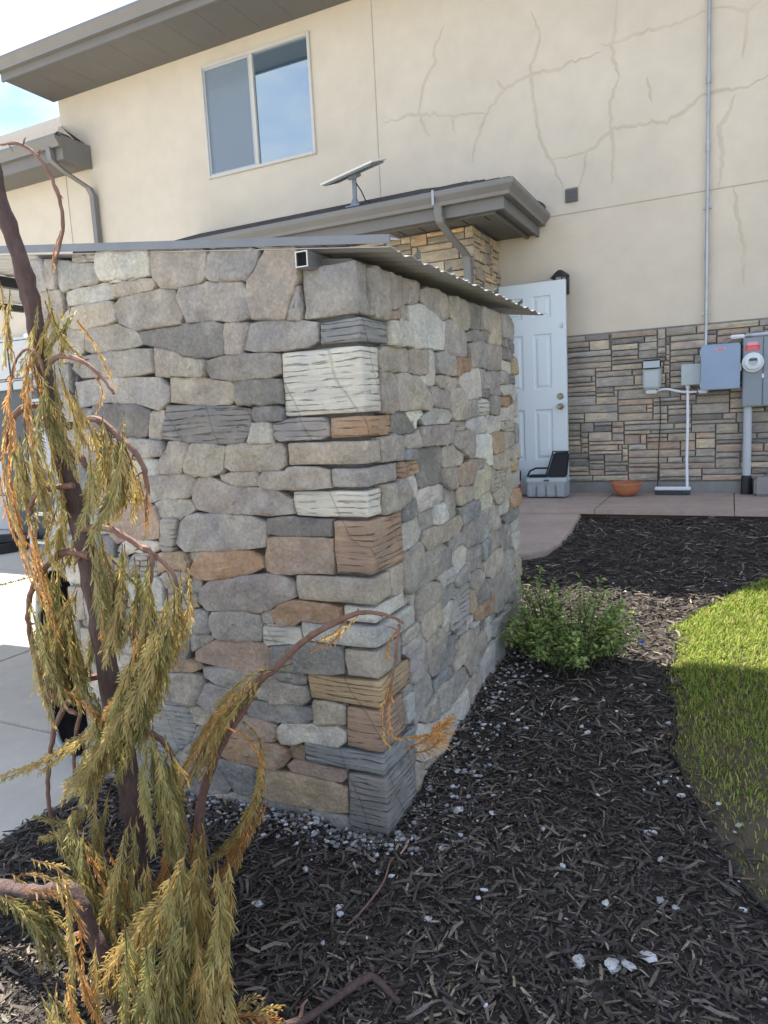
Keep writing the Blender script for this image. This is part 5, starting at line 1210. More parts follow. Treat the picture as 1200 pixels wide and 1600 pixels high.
# stone wainscot: ledger stones laid dry, each one a piece
LEDGE = [tuple(q * w_ for q, w_ in zip(c_, (1.42, 1.37, 1.29))) for c_ in [(.27, .25, .215), (.30, .27, .225), (.235, .225, .205), (.33, .295, .24), (.20, .19, .178), (.285, .245, .215), (.17, .165, .16), (.30, .24, .20), (.26, .25, .235)]]
def ledger(parent, a0, a1, z0, z1, place, wmin, wmax, hs, cell=.018, skip=None, cols=LEDGE, seed=1, depth=(.02, .045)):
    rr = random.Random(seed)
    nx = int(round((a1 - a0) / cell)); nz = int(round((z1 - z0) / cell))
    occ = [[False] * nx for _ in range(nz)]
    cnt = 0
    for j in range(nz):
        for i in range(nx):
            if occ[j][i]: continue
            hh = rr.choice(hs)
            ww = int(rr.uniform(wmin, wmax) / cell)
            if hh >= 6: ww = int(ww * .6)
            ww = max(3, ww)
            w_ = 0
            while i + w_ < nx and not occ[j][i + w_] and w_ < ww: w_ += 1
            if nx - (i + w_) < 4 and all(not occ[j][q] for q in range(i + w_, nx)): w_ = nx - i
            h_ = min(hh, nz - j)
            if nz - j - h_ < 2: h_ = nz - j
            ok = 1
            while ok < h_ and all(not occ[j + ok][i + q] for q in range(w_)): ok += 1
            h_ = ok
            for q in range(h_):
                for e in range(w_): occ[j + q][i + e] = True
            A0, A1 = a0 + i * cell, a0 + (i + w_) * cell
            B0, B1 = z0 + j * cell, z0 + (j + h_) * cell
            if A1 - A0 < .03: continue
            if skip and skip(A0, A1, B0, B1): continue
            place(A0 + .003, A1 - .003, B0 + .0018, B1 - .0018, rr.uniform(*depth), rr.choice(cols), rr)
            cnt += 1
    return cnt

def quad_rad(hw, hh, rr, N=16, skew=.12):
    """outline of a slightly skewed rectangle as radii"""
    out = []
    sx = rr.uniform(-skew, skew) * hh; 
    tt = rr.uniform(-.14, .14); tb_ = rr.uniform(-.14, .14)
    for i in range(N):
        a = 2 * math.pi * i / N
        c_, s_ = math.cos(a), math.sin(a)
        r = 1e9
        if abs(c_) > 1e-6: r = min(r, hw / abs(c_))
        if abs(s_) > 1e-6: r = min(r, hh * (1 + (tt if s_ > 0 else tb_) * (1 if c_ > 0 else -1) * .6 - .05) / abs(s_))
        out.append(r * (1 + rr.uniform(-.015, .01)))
    return out

def ledge_box(parent, P, hw, hh, depth, rr, color, axis):
    """ledger stone as a split-faced block; P maps (a, d, b) to world; axis picks the wall"""
    n = 5 if hw > .08 else 3
    mN = 3
    sx = [-1, -1, 1, 1]
    tl = rr.uniform(-.3, .3) * hh * .5; tr_ = rr.uniform(-.3, .3) * hh * .5; e = .005
    vs = []; fs = []
    def z_at(s, t):
        top = hh + (tl if s < 0 else tr_) * abs(s) * .5 - .002
        bot = -hh
        return bot + (top - bot) * t
    grid = []
    for j in range(mN + 1):
        for i in range(n + 1):
            s = -1 + 2 * i / n; t = j / mN
            edge = (i in (0, n)) or (j in (0, mN))
            a = s * (hw - (e * .6 if edge else 0)); z = z_at(s, t)
            if j == 0: z += e * .5
            if j == mN: z -= e * .5
            d = depth - (rr.uniform(.004, .009) if edge else rr.uniform(-.004, .006))
            vs.append((a, -d, z))
    base = len(vs)
    ringi = [i for i in range(n + 1)] + [j * (n + 1) + n for j in range(1, mN + 1)] + [mN * (n + 1) + i for i in range(n - 1, -1, -1)] + [j * (n + 1) for j in range(mN - 1, 0, -1)]
    for q in ringi:
        a, d, z = vs[q]
        k = 1 + e * .4 / max(hw, .01)
        vs.append((a * k, .01, z * (1 + .05)))
    for j in range(mN):
        for i in range(n):
            q = j * (n + 1) + i
            fs.append((q, q + 1, q + n + 2, q + n + 1))
    m_ = len(ringi)
    for i in range(m_):
        i2 = (i + 1) % m_
        fs.append((ringi[i2], ringi[i], base + i, base + i2))
    c, U, D = P
    me = bpy.data.meshes.new('stone')
    me.from_pydata([tuple(U * a + D * (-d) + Vector((0, 0, z))) for a, d, z in vs], [], fs)
    if (U.cross(Vector((0, 0, 1)))).dot(D) < 0: me.flip_normals()
    me.materials.append(M['ledge'])
    o = bpy.data.objects.new('stone', me); COL.objects.link(o)
    o.parent = parent; o.location = c - ORG[parent]; ORG[o] = c.copy()
    k = rr.uniform(.86, 1.14)
    o.color = (color[0] * k, color[1] * k, color[2] * k, 1)
    return o

FR_U, FR_D = Vector((1, 0, 0)), Vector((0, -1, 0))
def place_front(parent, yw):
    def f(A0, A1, B0, B1, d, col, rr):
        ledge_box(parent, (Vector(((A0 + A1) / 2, yw, (B0 + B1) / 2)), FR_U, FR_D), (A1 - A0) / 2, (B1 - B0) / 2, d, rr, col, 'y')
    return f
wb = MB(); wb.box(-1.62, 1.3, Y - .012, Y - .001, -.75, .635)
wains = wb.build('wainscot', M['ledge_bed'], house)
ledger(wains, -1.6, 1.1, -.745, .63, place_front(wains, Y - .012), .13, .52, [2, 2, 3, 3, 3, 3, 4, 4, 5], seed=5)
# ledge cap of foundation
fo = MB(); fo.box(-2.4, 7, Y - .035, Y - .001, -.95, -.755); fo.build('foundation', M['found'], house, bevel=.006)

# ---- bump-out with lower hip roof
BY = 6.26; BX = -2.08
bo = MB(); bo.box(-5.2, BX, BY, Y - .001, -1.2, 1.6); bump = bo.build('extension_wall', M['mortar'], house)
BCOL = [tuple(q * w_ for q, w_ in zip(c_, (1.24, 1.19, 1.12))) for c_ in [(.36, .31, .23), (.40, .34, .25), (.31, .27, .21), (.42, .35, .245), (.43, .315, .20), (.28, .25, .205), (.24, .22, .19), (.38, .33, .26)]]
ledger(bump, -3.7, BX + .03, .55, 1.585, place_front(bump, BY), .16, .46, [2, 3, 3, 4, 4, 5], seed=9, cols=BCOL, cell=.02)
SD_U, SD_D = Vector((0, 1, 0)), Vector((1, 0, 0))
def place_side(A0, A1, B0, B1, d, col, rr):
    ledge_box(bump, (Vector((BX, (A0 + A1) / 2, (B0 + B1) / 2)), SD_U, SD_D), (A1 - A0) / 2, (B1 - B0) / 2, d, rr, col, 'x')
ledger(bump, BY - .0, Y - .01, .2, 1.585, place_side, .16, .46, [2, 3, 3, 4, 4, 5], seed=12, cols=BCOL, cell=.02)
RX, RY = -1.66, 5.82            # outer corner of the fascia
so = MB(); so.box(-5.6, RX - .02, RY + .02, Y - .002, 1.600, 1.612); sof2 = so.build('soffit', M['soffit'], house)
gm = MB(); x = -5.5
while x < RX - .05:
    gm.box(x, x + .006, RY + .03, BY - .05, 1.5965, 1.601); x += .20
gm.build('soffit_groove', M['dark'], sof2)
fa = MB(); fa.box(-5.6, RX, RY, RY + .022, 1.575, 1.74); fa.box(RX - .022, RX, RY + .022, Y - .002, 1.575, 1.74)
fa.build('fascia', M['eave'], house)
fz = MB(); fz.box(-5.6, RX - .10, RY + .10, RY + .125, 1.572, 1.5995); fz.box(RX - .125, RX - .10, RY + .125, Y - .002, 1.572, 1.5995)
fz.build('soffit_trim', M['eave'], house)
# mitred gutter along front and right
prof = gutter_profile(0, .105, 1.665, 1.772)
gv = []; n_ = len(prof)
for d, z in prof:
    off = .105 - d + .001
    gv.append((-5.6, RY - off, z))
for d, z in prof:
    off = .105 - d + .001
    gv.append((RX + off, RY - off, z))
for d, z in prof:
    off = .105 - d + .001
    gv.append((RX + off, Y - .004, z))
gf = [(s * n_ + i, s * n_ + (i + 1) % n_, (s + 1) * n_ + (i + 1) % n_, (s + 1) * n_ + i) for s in (0, 1) for i in range(n_)]
gf += [tuple(range(n_)), tuple(reversed(range(2 * n_, 3 * n_)))]
gq = MB(); gq.add(gv, gf); gut2 = gq.build('gutter', M['gutter'], house)
hk = MB(); hk.box(-2.235, -2.215, RY - .109, RY - .1, 1.67, 1.785); hk.build('gutter_strap', M['galv'], gut2)
pit = .36
def hip_z(d): return 1.775 + d * pit
rr_ = MB()
D_ = Y - RY + .05
a_ = (-5.7, RY - .05, hip_z(0)); b_ = (RX + .05, RY - .05, hip_z(0)); c_ = (RX + .05 - D_, Y, hip_z(D_)); d_ = (-5.7, Y, hip_z(D_)); e_ = (RX + .05, Y, hip_z(0))
rr_.add([a_, b_, c_, d_, e_, (a_[0], a_[1], a_[2] - .02), (b_[0], b_[1], b_[2] - .02), (e_[0], e_[1], e_[2] - .02)],
        [(0, 1, 2, 3), (1, 4, 2), (0, 5, 6, 1), (1, 6, 7, 4)])
roof2 = rr_.build('roof', M['shingle'], house)
# shingle courses that show above the gutter
def shingle_rows(parent):
    rr = random.Random(3)
    for k in range(5):
        d0 = k * .14
        x = -5.6
        while x < RX - d0:
            wdt = rr.choice([.16, .2, .24, .3])
            x1 = min(x + wdt, RX + .05 - d0)
            y0 = RY - .055 + d0; z0 = hip_z(d0) + .008 + rr.uniform(0, .004)
            s_ = MB()
            s_.add([(x, y0, z0), (x1 - .006, y0, z0), (x1 - .006, y0 + .15, z0 + .15 * pit), (x, y0 + .15, z0 + .15 * pit),
                    (x, y0, z0 - .009), (x1 - .006, y0, z0 - .009), (x1 - .006, y0 + .15, z0 + .15 * pit - .009), (x, y0 + .15, z0 + .15 * pit - .009)],
                   [(0, 1, 2, 3), (7, 6, 5, 4), (0, 4, 5, 1), (1, 5, 6, 2), (2, 6, 7, 3), (3, 7, 4, 0)])
            if x > -4.6: s_.build('shingle', M['shingle'], parent)
            x = x1
shingle_rows(roof2)
def rect_tube(b, pts, wx, wy):
    """rectangular downspout along pts"""
    vs = []; fs = []
    for x, y, z in pts:
        vs += [(x - wx, y - wy, z), (x + wx, y - wy, z), (x + wx, y + wy, z), (x - wx, y + wy, z)]
    for i in range(len(pts) - 1):
        for k in range(4):
            k2 = (k + 1) % 4
            fs.append((i * 4 + k, i * 4 + k2, i * 4 + 4 + k2, i * 4 + 4 + k))
    fs += [(0, 1, 2, 3), tuple(4 * (len(pts) - 1) + k for k in (3, 2, 1, 0))]
    return b.add(vs, fs)
ds = MB()
rect_tube(ds, [(-2.205, 5.79, 1.67), (-2.205, 5.79, 1.60), (-2.20, 5.81, 1.545), (-2.16, 5.93, 1.45), (-2.11, 6.08, 1.36), (-2.095, 6.15, 1.31), (-2.095, 6.17, 1.25), (-2.095, 6.17, -.8)], .036, .03)
ds.build('downspout', M['gutter'], house, bevel=.006)

# ---- garage wing at far left
wg = MB(); wg.box(-14, -7.782, 6.992, 8, -1.2, 3.3)
wing = wg.build('garage_wing_wall', M['stucco'], house)
wr = MB()
wr.add([(-14, 6.48, 3.50), (-7.30, 6.48, 3.50), (-7.785, 6.99, 3.857), (-7.79, 7.9, 4.48), (-14, 7.9, 4.48), (-7.30, 6.99, 3.50)],
       [(0, 1, 2, 3, 4), (1, 5, 2)])
wr.build('roof', M['shingle'], house)
wf = MB(); wf.box(-14, -7.325, 6.55, 6.58, 3.24, 3.54); wf.box(-7.325, -7.295, 6.55, 6.989, 3.24, 3.515); wf.build('fascia', M['eave'], house)
wf = MB(); wf.box(-14, -7.33, 6.581, 6.99, 3.25, 3.265); wf.build('soffit', M['soffit'], house)
wf = MB(); wf.prism(gutter_profile(6.44, 6.549, 3.37, 3.495), -14, -7.28, 'x'); wf.build('gutter', M['gutter'], house)
wd = MB(); rect_tube(wd, [(-7.46, 6.50, 3.38), (-7.46, 6.52, 3.24), (-7.42, 6.66, 3.14), (-7.30, 6.91, 2.99), (-7.28, 6.945, 2.90), (-7.28, 6.95, -1.2)], .04, .032)
wd.build('downspout', M['gutter'], house, bevel=.006)
gd = MB(); gd.box(-11.4, -8.3, 6.86, 6.99, -1.45, 1.3); gdo = gd.build('garage_door', M['garage'], house)
for k in range(5):
    for q in range(4):
        s_ = MB(); s_.box(-11.37 + q * .765, -10.63 + q * .765, 6.84, 6.862, -1.42 + k * .54, -.90 + k * .54)
        s_.build('door_panel', M['garage'], gdo, bevel=.012)

# ================================================================== STONE SHED
shed = thing('stone_shed', (-1.7, 2.9, -1.43), 'small shed clad in irregular grey and tan stone with corrugated metal roof', 'shed')
XC, YF = -1.051, 2.001
co = MB()
co.prism([(-2.40, -1.6), (XC - .004, -1.6), (XC - .004, .475), (-2.40, .648)], YF + .004, YF + .18, 'y')
co.box(XC - .18, XC - .004, YF + .181, 3.70, -1.6, .45)
co.box(-2.40, XC - .181, 3.53, 3.70, -1.6, .45)
core = co.build('wall_core', M['mortar'], shed)
def read(txt):
    for ln in txt.split('\n'):
        s = ln.split()
        yield s[0], float(s[1]), float(s[2]), [int(q) / 1000 for q in s[3].split(',')]
def close_up(rad): return [r + .0028 for r in rad]
cand = []
for c, u, v, rad in read(FRONT): cand.append(('f', c, u, v, rad))
for c, u, v, rad in read(SIDE): cand.append(('s', c, u, v, rad))
STRATA = set('Ql')
small = []
cand.sort(key=lambda q: -max(q[4]))
for i, (face, c, u, v, rad) in enumerate(cand):
    big = max(rad)
    dep = random.uniform(.026, .046) if big > .05 else random.uniform(.012, .03)
    mm = M['strata'] if (c in 'O' or random.random() < .05) else M['stone']
    colr = jit(PAL[c], .10)
    if face == 'f':
        a = ((u, YF, v), (1, 0, 0), (0, 0, 1), (0, -1, 0))
    else:
        a = ((XC, u, v), (0, 1, 0), (0, 0, 1), (1, 0, 0))
    stone_piece(shed, *a, close_up(rad), dep, colr, mm, rough=.0045 if big > .06 else .003)
for ln in QUOIN.split('\n'):
    s = ln.split(); c = s[0]; x0, z0, z1, d = map(float, s[1:])
    rel = random.uniform(.024, .036)
    rock_box(shed, x0 + .003, XC + rel, YF - rel, YF + d - .004, z0 + .002, z1 - .002, PAL[c], M['strata'] if c in 'QlROBd' else M['stone'])

# metal roof: corrugated sheets falling to the right, ribs along x
def roof_z(x): return .478 + .1244 * (-.9 - x)
def corr_sheet(x0, x1, y0, y1, lift, name):
    pitch = .0765; per = 8
    n = int(round((y1 - y0) / pitch * per))
    vs = []; fs = []
    nxs = 7
    for k, off in enumerate((0.0, -.0025)):
        for i in range(nxs):
            x = x0 + (x1 - x0) * i / (nxs - 1)
            for j in range(n + 1):
                y = y0 + (y1 - y0) * j / n
                zz = roof_z(x) + lift + .004 * math.sin(2 * math.pi * (y - 1.95) / pitch) + off
                if i == nxs - 1: x_ = x + .006 * math.sin(j * .37)
                else: x_ = x
                vs.append((x_, y, zz))
    m1 = nxs * (n + 1)
    for i in range(nxs - 1):
        for j in range(n):
            q = i * (n + 1) + j
            fs.append((q, q + n + 1, q + n + 2, q + 1)); fs.append((m1 + q, m1 + q + 1, m1 + q + n + 2, m1 + q + n + 1))
    for j in range(n):
        q = (nxs - 1) * (n + 1) + j; fs.append((q, m1 + q, m1 + q + 1, q + 1))
        q = j; fs.append((q, q + 1, m1 + q + 1, m1 + q))
    for i in range(nxs - 1):
        for j in (0, n):
            q = i * (n + 1) + j; fs.append((q, q + n + 1, m1 + q + n + 1, m1 + q) if j == 0 else (q, m1 + q, m1 + q + n + 1, q + n + 1))
    b = MB(); b.add(vs, fs)
    return b.build(name, M['roofmetal'], shed, smooth=True)
corr_sheet(-6.5, -.905, 1.955, 2.66, 0, 'roof_sheet')
corr_sheet(-6.5, -.918, 2.625, 3.33, .004, 'roof_sheet')
corr_sheet(-6.5, -.938, 3.295, 3.99, .008, 'roof_sheet')
tr = MB()
tr.add([(-6.5, 1.945, roof_z(-6.5) + .034), (-.895, 1.945, roof_z(-.895) + .034), (-.895, 1.945, roof_z(-.895) + .008), (-6.5, 1.945, roof_z(-6.5) - .002),
        (-6.5, 2.03, roof_z(-6.5) + .036), (-.895, 2.03, roof_z(-.895) + .036), (-.895, 2.03, roof_z(-.895) + .034), (-6.5, 2.03, roof_z(-6.5) + .026), (-.895, 1.952, roof_z(-.895) + .012), (-6.5, 1.952, roof_z(-6.5) - .002), (-.895, 1.952, roof_z(-.895) + .028), (-6.5, 1.952, roof_z(-6.5) + .028)],
       [(0, 3, 2, 1), (0, 1, 5, 4), (3, 9, 8, 2), (9, 11, 10, 8), (11, 7, 6, 10), (4, 5, 6, 7), (1, 2, 8, 10, 6, 5), (0, 4, 7, 11, 9, 3)])
tr.build('roof_flashing', M['trim'], shed, bevel=.003)
for xx in (-1.178, -3.2, -5.0, -6.4):
    z1 = roof_z(xx) - .014
    h_ = .047; w_ = .0215; tk = .003
    bt = MB()
    bt.box(xx - w_, xx + w_, 1.915, 3.95, z1 - tk, z1); bt.box(xx - w_, xx + w_, 1.915, 3.95, z1 - h_, z1 - h_ + tk)
    bt.box(xx - w_, xx - w_ + tk, 1.915, 3.95, z1 - h_ + tk, z1 - tk); bt.box(xx + w_ - tk, xx + w_, 1.915, 3.95, z1 - h_ + tk, z1 - tk)
    bt.build('roof_beam', M['galv'] if xx > -2 else M['slate'], shed)
    if xx > -2:
        rm = MB()
        rm.box(xx - w_, xx + w_, 1.912, 1.915, z1 - tk, z1); rm.box(xx - w_, xx + w_, 1.912, 1.915, z1 - h_, z1 - h_ + tk)
        rm.box(xx - w_, xx - w_ + tk, 1.912, 1.915, z1 - h_ + tk, z1 - tk); rm.box(xx + w_ - tk, xx + w_, 1.912, 1.915, z1 - h_ + tk, z1 - tk)
        rm.build('beam_rim', M['white'], shed)
        vd = MB(); vd.box(xx - w_ + tk, xx + w_ - tk, 1.925, 1.935, z1 - h_ + tk, z1 - tk); vd.build('beam_hollow_shade', M['dark'], shed)  # near-black plate paints the shade inside the open hollow tube
for (xx, yy) in ((-6.4, 2.05), (-6.4, 3.85)):
    ps = MB(); ps.box(xx - .04, xx + .04, yy - .04, yy + .04, -1.455, roof_z(xx) - .06); ps.build('post', M['slate'], shed, bevel=.004)
for yy in (2.17, 2.46, 2.83, 3.03, 3.42):
    hh_ = random.uniform(.008, .026)
    cp = MB(); cp.add([(-.925, yy, .487), (-.905, yy + .03, .486), (-.90, yy + .012, .487 + hh_), (-.93, yy + .035, .484), (-.907, yy + .02, .485)], [(0, 1, 2), (0, 2, 3), (1, 3, 2), (0, 3, 1)])
    cp.build('roof_clip', M['trim'], shed)

# ================================================================== THINGS ON THE HOUSE
def rotbox(b, cx_, cy_, cz_, hx, hy, hz, Mr):
    return b.box(-hx, hx, -hy, hy, -hz, hz, Matrix.Translation((cx_, cy_, cz_)) @ Mr)
# satellite dish
sdh = thing('satellite_dish', (-3.14, 6.1, 1.9), 'flat tilted satellite internet dish on a short mast above the lower roof', 'satellite dish')
Mr = Matrix.Rotation(R(-4), 4, 'Z') @ Matrix.Rotation(R(-9), 4, 'Y') @ Matrix.Rotation(R(20), 4, 'X')
pb = MB(); rotbox(pb, -3.14, 6.1, 2.20, .285, .17, .008, Mr); pl_ = pb.build('panel', M['white'], sdh, bevel=.005)
pb = MB(); rotbox(pb, -3.14, 6.1, 2.183, .26, .15, .008, Mr); pb.build('panel_back', M['meter'], sdh, bevel=.006)
pb = MB(); rotbox(pb, -3.135, 6.1, 2.158, .05, .05, .018, Mr); pb.build('mount', M['meter'], sdh, bevel=.006)
pb = MB(); pb.tube([(-3.135, 6.1, 2.16), (-3.14, 6.1, 1.885)], .021, 12); pb.build('mast', M['meter'], sdh, smooth=True)
pb = MB(); pb.box(-3.21, -3.07, 6.03, 6.17, 1.878, 1.893); pb.tube([(-3.14, 6.1, 1.893), (-3.14, 6.1, 1.96)], [.05, .026], 12); pb.build('base', M['meter'], sdh, bevel=.003)
pb = MB(); pb.tube([(-3.12, 6.1, 2.10), (-3.07, 6.1, 2.02), (-3.03, 6.1, 1.93), (-2.95, 6.12, 1.905), (-2.8, 6.3, 1.955)], .006, 6); pb.build('cable', M['blackp'], sdh, smooth=True)

# electrical gear on the wall
cd = thing('electrical_conduit', (-.21, 6.96, .44), 'tall thin grey metal conduit running up the stucco wall', 'conduit')
pb = MB(); pb.tube([(-.21, 6.968, .43), (-.21, 6.968, 4.15)], .0145, 10); pb.build('pipe', M['galv'], cd, smooth=True)
for z in (2.62, 2.08, 1.2):
    pb = MB(); pb.tube([(-.21, 6.968, z - .035), (-.21, 6.968, z + .035)], .019, 10); pb.build('coupling', M['galv'], cd, smooth=True)
for z in (3.4, 1.6, .72):
    pb = MB(); pb.box(-.245, -.175, 6.985, 6.999, z - .012, z + .012); pb.build('strap', M['galv'], cd, bevel=.003)

pb = thing('outlet_box', (-.647, 6.9, .08), 'pale grey weatherproof box with hinged cover, leftmost on the stone wainscot', 'electrical box')
q = MB(); q.box(-.724, -.572, 6.87, 6.952, .088, .34); q.build('body', M['boxgrey'], pb, bevel=.014)
q = MB(); q.box(-.716, -.58, 6.845, 6.869, .10, .252); q.build('cover', M['boxgrey'], pb, bevel=.01)
q = MB(); q.box(-.728, -.568, 6.848, 6.869, .268, .348); q.build('hood', M['boxgrey'], pb, bevel=.012)
pb = thing('junction_box', (-.325, 6.9, .1), 'small square grey junction box beside the blue grey panel', 'electrical box')
q = MB(); q.box(-.398, -.252, 6.885, 6.952, .115, .282); q.build('body', M['boxgrey'], pb, bevel=.006)
q = MB(); q.box(-.404, -.246, 6.874, 6.884, .108, .288); q.build('lid', M['boxgrey'], pb, bevel=.004)
for sx in (-.392, -.258):
    for sz in (.12, .276):
        s_ = MB(); s_.tube([(sx, 6.8735, sz), (sx, 6.871, sz)], .004, 8); s_.build('screw', M['galv'], pb)
q = MB(); q.tube([(-.35, 6.92, .114), (-.35, 6.92, .08)], .02, 10); q.build('fitting', M['whitep'], pb, smooth=True)
pb = thing('breaker_box', (-.09, 6.9, .05), 'large blue grey metal electrical panel with small red label near its top', 'electrical panel')
q = MB(); q.box(-.238, .056, 6.80, 6.952, .062, .435); q.build('cabinet', M['panel'], pb, bevel=.004)
q = MB(); q.box(-.243, .061, 6.788, 6.799, .056, .418); q.build('door', M['panel'], pb, bevel=.004)
q = MB(); q.box(-.133, -.05, 6.7865, 6.7878, .386, .402); q.build('label', M['pink'], pb)
q = MB(); q.box(-.120, -.064, 6.7855, 6.7864, .391, .396); q.build('label', M['red'], pb)
q = MB(); q.box(.062, .068, 6.79, 6.82, .2, .26); q.build('latch', M['galv'], pb, bevel=.002)
for z_ in (.10, .37):
    q = MB(); q.tube([(-.2445, 6.792, z_ - .02), (-.2445, 6.792, z_ + .02)], .004, 8); q.build('hinge', M['galv'], pb)
pb = thing('meter_cabinet', (.22, 6.9, -.1), 'grey electric meter cabinet with round glass meter and red warning label', 'electric meter')
q = MB(); q.box(.078, .50, 6.83, 6.952, -.104, .47); q.build('cabinet', M['meter'], pb, bevel=.004)
q = MB(); q.box(.083, .228, 6.818, 6.829, -.098, .464); q.build('door', M['meter'], pb, bevel=.004)
q = MB(); q.box(.234, .495, 6.816, 6.829, -.098, .464); q.build('door', M['meter'], pb, bevel=.004)
q = MB(); q.box(.096, .206, 6.8165, 6.8178, .362, .402); q.build('label', M['red'], pb)
q = MB(); q.box(.112, .188, 6.8160, 6.8178, .405, .432); q.build('label', M['pink'], pb)
for k in range(3):
    q = MB(); q.box(.108 + k * .004, .194 - k * .006, 6.8156, 6.8163, .370 + k * .010, .373 + k * .010); q.build('label_print', M['pink'], pb)
Ry = Matrix.Rotation(R(90), 4, 'X')
q = MB(); q.lathe([(.001, .028), (.079, .028), (.083, .02), (.083, 0)], (.155, 6.8165, .262), 28, Ry); mring = q.build('meter', M['whitep'], pb, smooth=True)
q = MB(); q.lathe([(.001, .085), (.045, .083), (.062, .072), (.066, .05), (.066, .028)], (.155, 6.8165, .262), 28, Ry); q.build('meter_glass', M['whitep'], mring, smooth=True)
q = MB(); q.lathe([(.001, .0875), (.036, .0865)], (.155, 6.8165, .268), 20, Ry); q.build('dial', M['boxgrey'], mring, smooth=True)
q = MB(); q.box(.125, .185, 6.726, 6.7285, .272, .292); q.build('display', M['slate'], mring)
q = MB(); q.box(.222, .240, 6.806, 6.816, .13, .165); q.build('latch', M['whitep'], pb, bevel=.003)
pb = thing('meter_riser_pipe', (.125, 6.9, -.86), 'thick grey riser pipe with black boot below the meter cabinet', 'pipe')
q = MB(); q.tube([(.125, 6.90, -.105), (.125, 6.90, -.70)], .034, 16); q.build('pipe', M['pvc'], pb, smooth=True)
q = MB(); q.lathe([(.036, -.86), (.046, -.86), (.042, -.72), (.038, -.70), (.034, -.695)], (.125, 6.90, 0), 16); q.build('boot', M['blackp'], pb, smooth=True)
pb = thing('overhead_conduit', (.1, 6.9, .48), 'horizontal white conduit with elbow fitting along the top of the meter cabinet', 'conduit')
q = MB(); q.box(-.022, .10, 6.86, 6.925, .474, .506); q.build('elbow_fitting', M['whitep'], pb, bevel=.012)
q = MB(); q.tube([(.10, 6.89, .492), (.145, 6.89, .494)], .022, 12); q.build('coupling', M['galv'], pb, smooth=True)
q = MB(); q.tube([(.145, 6.89, .494), (1.2, 6.89, .494)], .017, 10); q.build('pipe', M['pvc'], pb, smooth=True)
pb = thing('flexible_conduit', (-.44, 6.93, .06), 'white flexible conduit sagging between two fittings under the small boxes', 'conduit')
q = MB(); q.tube([(-.60, 6.925, .075), (-.56, 6.925, .085), (-.51, 6.92, .082), (-.45, 6.92, .064), (-.40, 6.92, .052), (-.34, 6.92, .046), (-.28, 6.925, .046)], .011, 10); q.build('hose', M['whitep'], pb, smooth=True)
q = MB(); q.box(-.705, -.60, 6.895, 6.948, .052, .086); q.build('fitting', M['whitep'], pb, bevel=.01)
q = MB(); q.box(-.27, -.185, 6.895, 6.948, .03, .062); q.build('fitting', M['whitep'], pb, bevel=.01)
tag((lambda b: b.tube([(-.585, 6.945, .02), (-.578, 6.942, -.15), (-.59, 6.94, -.4), (-.60, 6.935, -.7), (-.603, 6.93, -.84), (-.60, 6.90, -.855)], .005, 6).build('power_cord', M['blackp'], loc=(-.6, 6.92, -.86), smooth=True))(MB()),
    'thin black power cord hanging down the stone wainscot', 'cord')
br = thing('push_broom', (-.45, 6.8, -.86), 'white handled push broom leaning against the stone wainscot', 'broom')
q = MB(); q.tube([(-.352, 6.925, .09), (-.349, 6.90, -.2), (-.352, 6.86, -.55), (-.345, 6.82, -.80)], .0125, 10); q.build('handle', M['whitep'], br, smooth=True)
q = MB(); q.box(-.615, -.315, 6.79, 6.835, -.815, -.785); q.build('head', M['whitep'], br, bevel=.006)
q = MB()
for k in range(44):
    x = -.61 + k * .0067
    for yy in (6.797, 6.812, 6.827):
        q.tube([(x, yy, -.814), (x + random.gauss(0, .002), yy - .004, -.857)], .0022, 4, caps=False)
q.build('bristles', M['slate'], br)
bw = MB(); bw.lathe([(.001, -.856), (.055, -.858), (.068, -.855), (.098, -.825), (.122, -.785), (.130, -.752), (.139, -.752), (.139, -.734), (.126, -.734), (.118, -.765), (.09, -.82), (.05, -.84), (.001, -.842)], (-.852, 6.74, 0), 28)
tag(bw.build('terracotta_bowl', M['terra'], loc=(-.852, 6.74, -.858), smooth=True), 'shallow terracotta bowl planter standing empty on the patio', 'planter')
bl = MB(); bl.box(.18, .46, 6.72, 6.93, -.859, -.70)
tag(bl.build('utility_block', M['found'], loc=(.3, 6.8, -.86), bevel=.02), 'low grey concrete block on the patio right of the black pipe boot', 'block')

# door standing open against the wall
DY = 6.75
dr = thing('panel_door', (-1.72, DY, -.86), 'pale blue six panel door folded open against the stucco wall', 'door')
q = MB()
dx0, dx1, dz0, dz1 = -2.085, -1.375, -.852, 1.122
px_ = [(-1.95, -1.778), (-1.682, -1.51)]
pz_ = [(.80, 1.0), (.14, .655), (-.52, -.04)]
xsb = [dx0, px_[0][0], px_[0][1], px_[1][0], px_[1][1], dx1]
zsb = [dz0, pz_[2][0], pz_[2][1], pz_[1][0], pz_[1][1], pz_[0][0], pz_[0][1], dz1]
def door_grid():
    vs = []; fs = []
    for i in range(5):
        for j in range(7):
            x0, x1, z0, z1 = xsb[i], xsb[i + 1], zsb[j], zsb[j + 1]
            if i in (1, 3) and j in (1, 3, 5): continue
            o = len(vs)
            vs += [(x0, DY, z0), (x1, DY, z0), (x1, DY, z1), (x0, DY, z1)]
            fs.append((o, o + 1, o + 2, o + 3))
    return vs, fs
q.add(*door_grid())
q.box(dx0, dx1, DY + .014, DY + .042, dz0, dz1)
q.add([(dx0, DY, dz0), (dx1, DY, dz0), (dx1, DY, dz1), (dx0, DY, dz1), (dx0, DY + .0139, dz0), (dx1, DY + .0139, dz0), (dx1, DY + .0139, dz1), (dx0, DY + .0139, dz1)],
      [(0, 4, 5, 1), (1, 5, 6, 2), (2, 6, 7, 3), (3, 7, 4, 0)])
q.build('slab', M['door'], dr)
